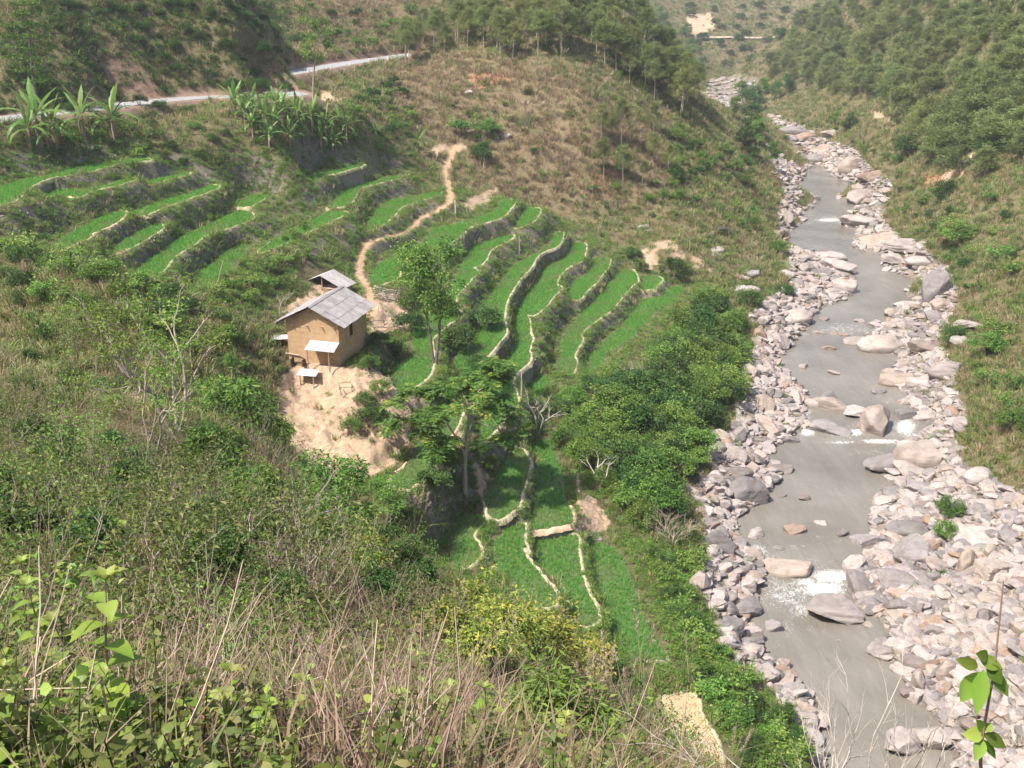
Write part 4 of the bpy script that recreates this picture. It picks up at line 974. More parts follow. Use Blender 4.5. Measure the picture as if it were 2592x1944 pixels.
cr = ramp(nt, [(0.0, (.72, .72, .72)), (0.07, (1, 1, 1)), (0.93, (1.04, 1.04, 1.04)), (1.0, (.8, .8, .8))], fl.outputs[0])
c0 = ramp(nt, [(0.3, (.42, .275, .15)), (0.7, (.54, .375, .22))], nz.outputs[0])
mx = N(nt, 'ShaderNodeMix', data_type='RGBA', blend_type='MULTIPLY'); mx.inputs[0].default_value = .8
Lk.new(c0.outputs[0], mx.inputs[6]); Lk.new(cr.outputs[0], mx.inputs[7])
bs = N(nt, 'ShaderNodeBsdfPrincipled', ins={'Roughness': .95, 'Specular IOR Level': .1}); Lk.new(mx.outputs[2], bs.inputs['Base Color'])
n2_ = N(nt, 'ShaderNodeTexNoise', ins={'Scale': 9.0, 'Detail': 6.0}); Lk.new(tc.outputs['Object'], n2_.inputs['Vector'])
bp = N(nt, 'ShaderNodeBump', ins={'Strength': .5, 'Distance': .05}); Lk.new(n2_.outputs[0], bp.inputs['Height']); Lk.new(bp.outputs[0], bs.inputs['Normal'])
Lk.new(bs.outputs[0], out.inputs[0])
M_ROOF = simple_mat('grey_roof_sheet', (.25, .23, .225), .95, col2=(.37, .345, .34), scale=1.7, bump=.35, bscale=11, var=.14)
M_SHEET = simple_mat('white_corrugated_sheet', (.52, .52, .525), .6, col2=(.64, .63, .63), scale=3, var=.06)
M_WOOD = simple_mat('weathered_wood', (.30, .22, .15), .9, col2=(.42, .33, .24), scale=5, bump=.3, bscale=15, var=.2)
M_WOODD = simple_mat('dark_timber', (.075, .05, .035), .9, col2=(.12, .08, .055), scale=5)
M_PLANK = simple_mat('pale_planks', (.52, .36, .25), .9, col2=(.62, .46, .34), scale=5, var=.15)
M_STONE = simple_mat('wall_stone', (.30, .25, .20), .95, col2=(.44, .38, .31), scale=5, bump=.6, bscale=12, var=.25)

class Frame:
    """local axes: a runs along the gable to the left, b runs back, z up"""
    def __init__(s, org, e1, e2, z): s.o = np.array([org[0], org[1], z]); s.e1 = np.array([*e1, 0.]); s.e2 = np.array([*e2, 0.]); s.R = np.stack([s.e1, s.e2, np.array([0, 0, 1.])], 1)
    def p(s, a, b, z): return s.o + s.e1 * a + s.e2 * b + np.array([0, 0, z])

def local_obj(name, mb, mat, parent, smooth=False):
    return mb.obj(name, mat, parent, smooth)

HR = np.stack([np.array([*HE1, 0.]), np.array([*HE2, 0.]), np.array([0, 0, 1.])], 1)
house = empty('earth_house', (HC[0], HC[1], 15.0))
house.matrix_world = Matrix.Translation((HC[0], HC[1], 15.0)) @ Matrix([[HE1[0], HE2[0], 0, 0], [HE1[1], HE2[1], 0, 0], [0, 0, 1, 0], [0, 0, 0, 1]])
tag(house, 'ochre rammed-earth farmhouse with a grey sheet roof above the soil mound', 'house')
GW, GD, EV, RG = 4.9, 6.2, 3.95, 5.12          # gable width, depth, wall height at the eaves, ridge height
def prism(mb, poly, b0, b1):
    """polygon in the gable plane (a,z) pushed from b0 to b1"""
    n_ = len(poly); V = [(a, b0, z) for a, z in poly] + [(a, b1, z) for a, z in poly]
    mb.V.append(np.array(V, float)); mb.A.append(np.full(2 * n_, .5)); k = mb.n
    for i in range(n_):
        j = (i + 1) % n_; mb.F.setdefault(4, []).append(np.array([[i, j, j + n_, i + n_]]) + k)
    mb.F.setdefault(n_, []).append(np.array([list(range(n_))[::-1]]) + k); mb.F[n_].append(np.array([list(range(n_, 2 * n_))]) + k)
    mb.n += 2 * n_
gable = [(0, -.6), (GW, -.6), (GW, EV), (GW / 2, RG - .05), (0, EV)]
mb = MB(); prism(mb, gable, 0, .38); mb.obj('gable_wall', M_WALL, house)
mb = MB(); prism(mb, gable, GD - .38, GD); mb.obj('back_wall', M_WALL, house)
def side(a0, a1, win):
    mb = MB()
    y0, y1 = .383, GD - .383
    if not win:
        mb.box(((a0 + a1) / 2, (y0 + y1) / 2, (EV - .6) / 2), (a1 - a0, y1 - y0, EV + .6))
    else:
        wb0_, wb1_, wz0, wz1 = win
        mb.box(((a0 + a1) / 2, (y0 + wb0_) / 2, (EV - .6) / 2), (a1 - a0, wb0_ - y0, EV + .6))
        mb.box(((a0 + a1) / 2, (wb1_ + y1) / 2, (EV - .6) / 2), (a1 - a0, y1 - wb1_, EV + .6))
        mb.box(((a0 + a1) / 2, (wb0_ + wb1_) / 2, (wz0 - .6) / 2), (a1 - a0, wb1_ - wb0_ - .004, wz0 + .6))
        mb.box(((a0 + a1) / 2, (wb0_ + wb1_) / 2, (wz1 + EV) / 2), (a1 - a0, wb1_ - wb0_ - .004, EV - wz1))
    return mb.obj('side_wall', M_WALL, house)
WIN = (2.35, 2.95, 1.95, 3.75)
side(0.002, .38, WIN); side(GW - .38, GW - .002, None)
mb = MB()
mb.box((.03, WIN[0] + .04, (WIN[2] + WIN[3]) / 2), (.12, .08, WIN[3] - WIN[2])); mb.box((.03, WIN[1] - .04, (WIN[2] + WIN[3]) / 2), (.12, .08, WIN[3] - WIN[2]))
mb.box((.03, (WIN[0] + WIN[1]) / 2, WIN[2] + .04), (.13, WIN[1] - WIN[0] - .17, .08)); mb.box((.03, (WIN[0] + WIN[1]) / 2, WIN[3] - .04), (.13, WIN[1] - WIN[0] - .17, .08))
win = mb.obj('window', M_WOODD, house)
mb = MB()
for i in range(4): mb.box((.2, WIN[0] + .13 + i * .11, (WIN[2] + WIN[3]) / 2), (.03, .1, WIN[3] - WIN[2] - .18))
mb.obj('shutter', M_WOODD, win)
# roof: two slopes of overlapping sheets on purlins
tanR = (RG - EV) / (GW / 2); cosR = 1 / math.hypot(1, tanR); angR = math.atan(tanR)
def sheet_mesh(wid, length, waves=8, amp=.018, th=.012):
    nx, ny = waves * 4 + 1, 2
    x = np.linspace(0, wid, nx); y = np.linspace(0, length, ny)
    Xg, Yg = np.meshgrid(x, y); Zg = amp * np.cos(Xg / wid * waves * 2 * math.pi)
    top = np.stack([Xg, Yg, Zg + th / 2], -1).reshape(-1, 3); bot = np.stack([Xg, Yg, Zg - th / 2], -1).reshape(-1, 3)
    i_ = np.arange(nx * ny).reshape(ny, nx)
    Ft = np.stack([i_[:-1, :-1], i_[:-1, 1:], i_[1:, 1:], i_[1:, :-1]], -1).reshape(-1, 4)
    Fb = Ft[:, ::-1] + nx * ny
    e = []
    for r_ in (0, ny - 1):
        for c_ in range(nx - 1): e.append([i_[r_, c_], i_[r_, c_ + 1], i_[r_, c_ + 1] + nx * ny, i_[r_, c_] + nx * ny])
    for c_ in (0, nx - 1): e.append([i_[0, c_], i_[1, c_], i_[1, c_] + nx * ny, i_[0, c_] + nx * ny])
    return mesh_np('roof_sheet', np.concatenate([top, bot]), np.concatenate([Ft, Fb, np.array(e)]))
roof = empty('roof'); roof.parent = house
OV_F, OV_R, OV_L, OV_B = .62, .72, .95, .5
cols_, sw_ = 7, (GD + OV_F + OV_B) / 7
me_r = [sheet_mesh(sw_ + .06, 1.06, 6), sheet_mesh(sw_ + .06, 1.12, 6)]
rnd = random.Random(4)
for sgn_, ov in ((-1, OV_R), (1, OV_L)):
    slope_len = (GW / 2 + ov) / cosR
    nrow = 3
    for r_ in range(nrow):
        L0 = slope_len * r_ / nrow
        me_s = sheet_mesh(sw_ + .06, slope_len / nrow + .12, 6); me_s.materials.append(M_ROOF)
        for c_ in range(cols_):
            o = obj('roof_sheet', me_s, M_ROOF, roof)
            # sheet x runs along the ridge (b), y runs down the slope
            ax = Vector((0, 1, 0)); dn = Vector((sgn_ * cosR, 0, -math.sin(angR))); nn = ax.cross(dn)
            if nn.z < 0: nn = -nn
            b0 = -OV_F + c_ * sw_ - .03; zoff = .10 + (nrow - 1 - r_) * .022 + rnd.uniform(-.004, .006) + (c_ % 2) * .012
            org = Vector((GW / 2, b0, RG)) + dn * (L0 + rnd.uniform(-.03, .03)) + nn * zoff
            o.matrix_local = Matrix(((ax.x, dn.x, nn.x, org.x), (ax.y, dn.y, nn.y, org.y), (ax.z, dn.z, nn.z, org.z), (0, 0, 0, 1)))
mb = MB(); prism(mb, [(GW / 2 - .2, RG + .10), (GW / 2, RG + .21), (GW / 2 + .2, RG + .10), (GW / 2 + .2, RG + .13), (GW / 2, RG + .25), (GW / 2 - .2, RG + .13)][::-1], -OV_F - .03, GD + OV_B)
mb.obj('ridge_cap', M_ROOF, roof)
for a_, zz in ((-.45, EV - .30), (.75, EV + .28), (GW / 2, RG - .12), (GW - .75, EV + .28), (GW + .6, EV - .36)):
    mb = MB(); mb.tube([(a_, -OV_F + .05, zz), (a_, GD / 2, zz), (a_, GD + OV_B - .05, zz)], .075, 8); mb.obj('purlin', M_WOOD, roof, True)
for a_ in (.35, 1.5, 2.9, 4.3):
    mb = MB(); mb.tube([(a_, -.28, EV - .55), (a_, .1, EV - .55)], .06, 7); mb.obj('beam_end', M_PLANK, house, True)
# lean-to of corrugated sheet against the gable
lean = empty('lean_to'); lean.parent = house
me_s = sheet_mesh(.95, 1.35, 7, .022); me_s.materials.append(M_SHEET)
for c_ in range(3):
    o = obj('corrugated_sheet', me_s, M_SHEET, lean)
    ax = Vector((1, 0, 0)); dn = Vector((0, -.93, -.36)).normalized(); nn = ax.cross(dn)
    if nn.z < 0: nn = -nn
    org = Vector((-.05 + c_ * .9, -.03, 2.1)) + nn * (.012 * c_)
    o.matrix_local = Matrix(((ax.x, dn.x, nn.x, org.x), (ax.y, dn.y, nn.y, org.y), (ax.z, dn.z, nn.z, org.z), (0, 0, 0, 1)))
mb = MB(); mb.tube([(.5, -1.18, 1.62), (.52, -1.15, .6), (.48, -1.2, -.25)], .06, 7); mb.obj('post', M_WOOD, lean, True)
mb = MB(); mb.tube([(2.55, -1.15, 1.62), (2.55, -1.12, -.6)], .05, 7); mb.obj('post', M_WOOD, lean, True)
mb = MB(); mb.tube([(-.05, -1.14, 1.60), (1.3, -1.14, 1.61), (2.65, -1.14, 1.60)], .045, 6); mb.obj('rail', M_WOOD, lean, True)
# the local frame above is left-handed: bake every piece into a right-handed one
bpy.context.view_layer.update()
HM = Matrix.Translation((HC[0], HC[1], 15.0)) @ Matrix.Rotation(-HA, 4, 'Z')
kids = [(o, o.matrix_world.copy()) for o in house.children_recursive]
house.matrix_world = HM
for o, M0 in kids:
    if o.type == 'MESH':
        me_c = o.data.copy(); me_c.transform(HM.inverted() @ M0)
        bm = bmesh.new(); bm.from_mesh(me_c); bmesh.ops.recalc_face_normals(bm, faces=bm.faces); bm.to_mesh(me_c); bm.free()
        o.data = me_c
    o.matrix_parent_inverse = Matrix.Identity(4); o.matrix_basis = Matrix.Identity(4)
# planks leaning at the left foot of the gable
def single(name, mb, mat, label, cat, group=None, smooth=False):
    o = mb.obj(name, mat, None, smooth)
    V = np.concatenate(mb.V); c = V.mean(0); c[2] = V[:, 2].min()
    me = o.data; co = np.empty(len(me.vertices) * 3, np.float32); me.vertices.foreach_get('co', co); me.vertices.foreach_set('co', (co.reshape(-1, 3) - c.astype(np.float32)).ravel())
    o.location = c; me.update()
    return tag(o, label, cat, group)
def hp(a, b, z): return np.array([HC[0], HC[1], 15.0]) + HR @ np.array([a, b, z])
for i in range(5):
    mb = MB(); a0 = 3.0 + .1 * i; p0, p1 = hp(a0, -.55 - .09 * i, .55 + .1 * i), hp(a0 + 1.35, -.5 - .09 * i, .62 + .1 * i)
    d_ = (p1 - p0) / np.linalg.norm(p1 - p0); s_ = np.cross(d_, [0, 0, 1]); s_ /= np.linalg.norm(s_)
    mb.box((p0 + p1) / 2, (1.4, .14, .05), np.stack([d_, s_, np.cross(s_, d_) * -1], 1)); single('plank', mb, M_PLANK, 'pale plank in the pile left of the lean-to on the gable', 'plank', 'planks piled at the gable')
mb = MB()
for x_ in (3.15, 4.25): p_ = hp(x_, -.72, .22); mb.box(p_, (.12, .6, .62), HR)
mb.tube([hp(3.1, -.72, .2), hp(3.7, -.72, .2), hp(4.3, -.72, .2)], .06, 5)
single('plank_rest', mb, M_WOODD, 'low trestle under the plank pile at the gable', 'trestle')
# white sheet roof of a low shelter half hidden by bushes at the left
def small_roof(name, label, cen, rz, wid, dep, hgt, pitch, nsheets, posts, mat_s, drop=1.2):
    root = empty(name, cen, rz); tag(root, label, 'shelter')
    me_s = sheet_mesh(wid / nsheets + .05, dep, 6, .02); me_s.materials.append(mat_s)
    cs, sn = math.cos(pitch), math.sin(pitch)
    for c_ in range(nsheets):
        o = obj('roof_sheet', me_s, mat_s, root)
        ax = Vector((1, 0, 0)); dn = Vector((0, -cs, -sn)); nn = Vector((0, -sn, cs))
        org = Vector((-wid / 2 + c_ * wid / nsheets, dep * cs / 2, hgt + dep * sn / 2)) + nn * (.012 * (c_ % 2))
        o.matrix_local = Matrix(((ax.x, dn.x, nn.x, org.x), (ax.y, dn.y, nn.y, org.y), (ax.z, dn.z, nn.z, org.z), (0, 0, 0, 1)))
    for x_, y_ in posts:
        mb = MB(); zt = hgt + y_ * math.tan(pitch) - .03; mb.tube([(x_, y_, zt), (x_ + .03, y_ - .02, zt / 2), (x_, y_, -drop)], .05, 7); mb.obj('post', M_WOOD, root, True)
    for y_ in (-dep * cs / 2 + .12, dep * cs / 2 - .12):
        mb = MB(); zt = hgt + y_ * math.tan(pitch) - .05; mb.tube([(-wid / 2, y_, zt), (0, y_, zt), (wid / 2, y_, zt)], .035, 6); mb.obj('rail', M_WOOD, root, True)
    return root
g0 = ground(796, 978)[0]
c_ = g0 + np.array([-.55, .35, 0])
small_roof('sheet_shelter', 'low shelter with a tilted grey sheet roof in the lower yard', tuple(c_), math.radians(-14), 1.75, 1.0, 1.15, .28, 2, [(.62, -.35), (-.62, -.35), (.62, .35), (-.62, .35)], M_SHEET, .35)
g0 = ground(712, 872)[0]
small_roof('sheet_shelter', 'white sheet roof showing between bushes left of the house', (g0[0], g0[1], g0[2] - .2), math.radians(10), 1.7, 1.0, .9, .12, 2, [(.7, -.3), (-.7, -.3), (.7, .3), (-.7, .3)], M_SHEET, .5)
# the open shed behind the house
SB = at_z(816, 739, 15.6)
shed = empty('open_shed', tuple(SB)); SE = HA + .12
shed.matrix_world = Matrix.Translation(SB) @ Matrix.Rotation(-SE, 4, 'Z')
tag(shed, 'open-sided shed with a two-slope pale sheet roof behind the house', 'shed')
SW_, SD_, SH_ = 1.9, 3.2, 1.75
for sgn_, wid_ in ((1, 2.75), (-1, 1.55)):
    pit = .42 if sgn_ > 0 else .40
    me_s = sheet_mesh(1.0, wid_ / math.cos(pit), 7, .02); me_s.materials.append(M_SHEET if sgn_ < 0 else M_ROOF)
    for c_ in range(3):
        o = obj('roof_sheet', me_s, None, shed)
        ax = Vector((0, 1, 0)); dn = Vector((sgn_ * math.cos(pit), 0, -math.sin(pit))); nn = ax.cross(dn)
        if nn.z < 0: nn = -nn
        org = Vector((0, -.35 + c_ * .95, SH_ + .12)) + nn * (.015 * (c_ % 2))
        o.matrix_local = Matrix(((ax.x, dn.x, nn.x, org.x), (ax.y, dn.y, nn.y, org.y), (ax.z, dn.z, nn.z, org.z), (0, 0, 0, 1)))
for x_, y_, zt in ((0, 0, SH_), (0, 2.3, SH_), (2.25, 0, .85), (2.25, 2.3, .85), (-1.2, 0, 1.3), (-1.2, 2.3, 1.3)):
    mb = MB(); mb.tube([(x_, y_, -.5), (x_ + .02, y_, zt / 2), (x_, y_, zt + .03)], .055, 7); mb.obj('post', M_WOOD, shed, True)
for i in range(6):
    mb = MB(); mb.box((.9, .35 + i * .3, .38), (2.3, .27, .05)); mb.obj('floor_board', M_PLANK, shed)
mb = MB(); mb.box((.9, 2.35, .7), (2.4, .06, .55)); mb.obj('back_board', M_WOODD, shed)
# dry stone wall right of the house
A0 = ground(946, 757)[0]; A1 = ground(1010, 768)[0]
wall = empty('dry_stone_wall', tuple(A0)); tag(wall, 'dry stone retaining wall behind the yard right of the house', 'wall')

def boulder_mesh(seed, sub=3, cuts=9, rough=.10, flat=.78, sharp=95):
    r_ = np.random.default_rng(seed)
    bm = bmesh.new(); bmesh.ops.create_icosphere(bm, subdivisions=sub, radius=1)
    V = np.array([v.co[:] for v in bm.verts]); Fi = np.array([[v.index for v in f.verts] for f in bm.faces]); bm.free()
    nn = r_.normal(0, 1, (cuts, 3)); nn /= np.linalg.norm(nn, axis=1, keepdims=True); hh = r_.uniform(.42, .85, cuts)
    dn = V @ nn.T
    rad = np.where(dn > .05, hh / np.maximum(dn, .05), 9)
    rad = np.minimum(-np.log(np.exp(-sharp * np.minimum(rad, 4)).sum(1) + math.exp(-sharp * 1.05)) / sharp, 1.1)
    ph = r_.uniform(0, 6.28, (6, 3)); fq = r_.uniform(2.0, 7.5, (6, 3)) * r_.choice([-1, 1], (6, 3))
    ns = sum(np.sin(V @ fq[i] + ph[i, 0]) * (1.6 / np.linalg.norm(fq[i])) for i in range(6))
    # bedding ridges
    ax = r_.normal(0, 1, 3); ax /= np.linalg.norm(ax)
    lay = np.sin((V @ ax) * r_.uniform(9, 15) + ns * 2)
    rad = rad * (1 + rough * ns * .5 + .025 * lay)
    P = V * rad[:, None] * np.array([1, r_.uniform(.7, .95), flat * r_.uniform(.75, 1.15)])
    me = mesh_np('boulder', P, Fi, True)
    me.set_sharp_from_angle(angle=math.radians(32))
    return me
M_ROCK, nt, out = new_mat('river_rock'); Lk = nt.links
tc = N(nt, 'ShaderNodeTexCoord'); oi = N(nt, 'ShaderNodeObjectInfo')
nz = N(nt, 'ShaderNodeTexNoise', ins={'Scale': 1.7, 'Detail': 9.0, 'Roughness': .68, 'Distortion': .6}); Lk.new(tc.outputs['Object'], nz.inputs['Vector'])
mpv = N(nt, 'ShaderNodeMapping'); mpv.inputs['Scale'].default_value = (.8, .8, 5.5); mpv.inputs['Rotation'].default_value = (.4, .5, 0); Lk.new(tc.outputs['Object'], mpv.inputs[0])
nst = N(nt, 'ShaderNodeTexNoise', ins={'Scale': 1.6, 'Detail': 6.0, 'Roughness': .6}); Lk.new(mpv.outputs[0], nst.inputs['Vector'])
tint = ramp(nt, [(0.0, (.37, .325, .305)), (0.4, (.45, .405, .385)), (0.56, (.38, .315, .265)), (0.68, (.31, .285, .28)), (0.88, (.21, .195, .19)), (1.0, (.37, .26, .19))], oi.outputs['Random'])
sh_ = ramp(nt, [(0.28, (.55, .52, .5)), (0.5, (.95, .94, .93)), (0.75, (1.15, 1.12, 1.1))], nz.outputs[0])
st_ = ramp(nt, [(0.3, (.72, .66, .6)), (0.55, (1.02, 1.0, .99))], nst.outputs[0])
m1 = N(nt, 'ShaderNodeMix', data_type='RGBA', blend_type='MULTIPLY'); m1.inputs[0].default_value = .85
m2 = N(nt, 'ShaderNodeMix', data_type='RGBA', blend_type='MULTIPLY'); m2.inputs[0].default_value = .7
Lk.new(tint.outputs[0], m1.inputs[6]); Lk.new(sh_.outputs[0], m1.inputs[7]); Lk.new(m1.outputs[2], m2.inputs[6]); Lk.new(st_.outputs[0], m2.inputs[7])
bs = N(nt, 'ShaderNodeBsdfPrincipled', ins={'Roughness': .88, 'Specular IOR Level': .2}); Lk.new(m2.outputs[2], bs.inputs['Base Color'])
nb = N(nt, 'ShaderNodeTexNoise', ins={'Scale': 5.0, 'Detail': 8.0, 'Roughness': .7}); Lk.new(tc.outputs['Object'], nb.inputs['Vector'])
b1 = N(nt, 'ShaderNodeBump', ins={'Strength': .55, 'Distance': .12}); Lk.new(nb.outputs[0], b1.inputs['Height'])
b2 = N(nt, 'ShaderNodeBump', ins={'Strength': .5, 'Distance': .12}); Lk.new(nst.outputs[0], b2.inputs['Height']); Lk.new(b1.outputs[0], b2.inputs['Normal'])
Lk.new(b2.outputs[0], bs.inputs['Normal']); Lk.new(bs.outputs[0], out.inputs[0])
BM = [boulder_mesh(300 + i, 4, 8, .07) for i in range(10)]
BMS = [boulder_mesh(340 + i, 2, 9) for i in range(8)]
SM = [boulder_mesh(380 + i, 1, 7, .08) for i in range(6)]
for q in BM + BMS: q.materials.append(M_ROCK)
for q in SM: q.materials.append(M_STONE)
WS = [boulder_mesh(400 + i, 1, 8, .08, .7) for i in range(4)]
for q in WS: q.materials.append(M_STONE)
rw = np.random.default_rng(12)
dv = A1 - A0; Lw = np.linalg.norm(dv[:2])
for r_ in range(7):
    x_ = rw.uniform(0, .2)
    while x_ < Lw:
        wd = rw.uniform(.16, .34); t_ = x_ / Lw
        o = bpy.data.objects.new('stone', WS[rw.integers(0, 4)]); COL.objects.link(o); o.parent = wall
        o.location = (dv[0] * t_, dv[1] * t_ + .09 * r_ + rw.uniform(-.04, .04), dv[2] * t_ + .1 + r_ * .185)
        o.scale = (wd * .62, .2, .115); o.rotation_euler = (rw.uniform(-.15, .15), rw.uniform(-.15, .15), math.atan2(dv[1], dv[0]) + rw.uniform(-.3, .3)); x_ += wd
# poles, posts and rails
def pole(px0, py0, px1, py1, r, label, cat='pole', name='pole', mat=None, lift=0):
    g = ground(px0, py0)[0]; tp = at_D(px1, py1, g[1] + lift)
    mid = (g + tp) / 2 + np.array([.03, 0, .02])
    mb = MB(); mb.tube([g - np.array([0, 0, .25]), mid, tp], [r, r * .95, r * .85], 8)
    return single(name, mb, mat or G['bark_w'], label, cat, None, True)
pole(1319, 1010, 1320, 944, .06, 'thin white post standing at the shaded little paddy', name='post')
pole(1314, 650, 1314, 598, .05, 'thin pale post on the riser in the middle of the terraces', name='post')
pole(1174, 620, 1174, 594, .07, 'short pale post on the riser below the footpath', name='post')
pole(545, 733, 566, 658, .07, 'bamboo pole leaning up out of the rice left of the sheds', mat=G['dry'])
pole(1153, 547, 1152, 507, .12, 'thick pale post beside the footpath bend', name='post')
pole(1160, 527, 1150, 506, .10, 'short pale stump leaning on the thick post beside the path', name='stump')
pole(990, 772, 962, 742, .04, 'stick leaning on the dry stone wall', name='stick')
pole(951, 842, 958, 776, .04, 'thin crooked stick standing in the yard right of the house', name='stick')
for i, (xa, ya, xb, yb) in enumerate([(935, 822, 975, 820), (945, 838, 985, 838), (968, 850, 1000, 832)]):
    p0, p1 = ground(xa, ya)[0], ground(xb, yb)[0]
    mb = MB(); mb.tube([p0 + [0, 0, .35], (p0 + p1) / 2 + [0, 0, .42], p1 + [0, 0, .35]], .05, 7)
    for t_ in (.08, .92): q_ = p0 * (1 - t_) + p1 * t_; mb.tube([q_ + [0, 0, -.2], q_ + [0, 0, .2], q_ + [0, 0, .42]], .045, 7)
    single('rail', mb, M_WOOD, ['upper wooden rail on short posts in the yard', 'middle wooden rail on short posts in the yard', 'lower slanting wooden rail at the yard edge by the bush'][i], 'rail', None, True)
p0, p1 = ground(190, 655)[0], ground(222, 662)[0]
mb = MB(); mb.tube([p0 + [0, 0, .7], (p0 + p1) / 2 + [0, 0, .66], p1 + [0, 0, .6]], .07, 8)
for q_ in (p0, p1): mb.tube([q_ + [0, 0, -.2], q_ + [0, 0, .2], q_ + [0, 0, .62]], .04, 6)
single('water_pipe', mb, M_WHITE, 'white pipe bridging the gap at the left terraces', 'pipe', None, True)
# small wooden pen and rubble in the lower yard
g0 = ground(875, 985)[0]
pen = empty('wooden_pen', tuple(g0), .3); tag(pen, 'small frame of sticks on the slope below the house', 'frame')
for (x0_, y0_, x1_, y1_) in ((-.5, -.6, -.45, .7), (.45, -.6, .5, .7), (-.5, .6, .5, .65), (-.5, -.55, .5, -.6)):
    mb = MB(); mb.tube([(x0_, y0_, .35), ((x0_ + x1_) / 2, (y0_ + y1_) / 2, .4), (x1_, y1_, .35)], .04, 6); mb.obj('rail', M_WOOD, pen, True)
for x_, y_ in ((-.5, -.6), (.45, -.6), (-.45, .7), (.5, .7)):
    mb = MB(); mb.tube([(x_, y_, -.3), (x_, y_, .1), (x_, y_, .45)], .045, 6); mb.obj('post', M_WOOD, pen, True)
# road marker stones
k_ = 0
rd_px = project(np.concatenate([rd_W, rd_Z[:, None]], 1))
last = None
MK = MB(); MK.tube([(0, 0, -.3), (0, 0, .45), (0, 0, .62), (0, 0, .68)], [.13, .12, .11, .03], 8); me_k = MK.mesh('marker'); me_k.materials.append(M_WHITE)
for i in range(len(rd_W)):
    x_, y_ = rd_px[0][i], rd_px[1][i]
    if not ((0 < x_ < 430 and rd_W[i, 1] < 142) or (728 < x_ < 1110 and rd_W[i, 1] > 180)): continue
    side_ = rdN[i] if (rdN[i] @ np.array([.3, -1])) > 0 else -rdN[i]
    p_ = rd_W[i] + side_ * 2.9
    if last is not None and np.linalg.norm(p_ - last) < 6.5: continue
    last = p_
    o = obj('marker_stone', me_k, None, None, (p_[0], p_[1], float(H(p_[0], p_[1]))))
    tag(o, 'white marker stone on the outer edge of the road', 'marker stone', 'road marker stones')
# ------------------------------------------------------------------ boulders of the river bed
def Z6(l): return [(1692 + x * .4069, 600 + y * .4069, w * .4069, h * .4069, *r) for x, y, w, h, *r in l]
def ZB_(l): return [(1692 + x * .4069, 1269 + y * .4069, w * .4069, h * .4069, *r) for x, y, w, h, *r in l]
BIG = Z6([(1325, 660, 230, 130, 'big rounded white boulder alone at the right water edge, upstream of the grey pair'), (1470, 555, 100, 90), (1390, 585, 90, 50), (1590, 690, 200, 120, 'pale flat slab right of the rounded white boulder'), (1410, 865, 200, 130, 'tilted pale boulder dipping into the water at the right bank'), (1540, 890, 130, 110), (1470, 1010, 110, 60), (1310, 965, 95, 25, 'small flat rock barely out of the water near the right bank'),
 (1030, 1180, 240, 130, 'wide low white boulder at left of the middle rapid'), (1300, 1150, 250, 190, 'largest white boulder, bulging in the middle of the rapid'), (1020, 1040, 200, 110, 'long grey ridged boulder above the middle rapid'), (910, 1030, 100, 80, 'rounded grey boulder left of the long grey one'), (1010, 985, 100, 70), (1155, 1080, 150, 90), (1470, 1100, 130, 90), (1600, 1110, 140, 50), (1360, 1385, 260, 150, 'big rounded slab leaning at the right bank below the rapid'), (1580, 1340, 280, 220, 'huge pale tilted slab on the right bank'), (1500, 1440, 220, 130), (640, 1390, 100, 50), (720, 1440, 130, 80),
 (630, 1170, 170, 160, 'long brown boulder sloping to the water on the left bank'), (590, 1030, 120, 130), (640, 975, 85, 65), (560, 820, 130, 90), (460, 1180, 90, 70), (760, 1260, 110, 50), (800, 490, 170, 100), (600, 465, 100, 60), (690, 640, 120, 120), (1000, 690, 75, 25), (845, 800, 60, 40, 'small tan block standing in calm water'), (1025, 845, 80, 25), (1155, 655, 130, 30), (975, 510, 65, 25), (1195, 520, 65, 25), (1310, 550, 110, 40), (940, 595, 60, 25), (1035, 600, 60, 20), (1095, 605, 60, 20), (1295, 525, 60, 20), (710, 1610, 50, 25), (840, 1615, 80, 50, 'tan humped rock in the water near the left bank'),
 (490, 1590, 230, 180, 'orange-brown boulder at the foot of the thicket'), (420, 1470, 180, 150), (280, 1290, 150, 90), (300, 1500, 100, 120), (1900, 540, 200, 100), (1830, 640, 120, 80), (1740, 820, 200, 100), (1600, 1560, 180, 90), (1940, 1480, 180, 130, 'dark grey boulder high on the right bank'), (1820, 1520, 120, 90), (1000, 110, 200, 80), (1060, 180, 200, 110), (1090, 290, 140, 130), (960, 220, 130, 60), (860, 200, 110, 70), (900, 300, 120, 60), (820, 120, 120, 60), (1700, 430, 130, 90), (1470, 420, 130, 60)])
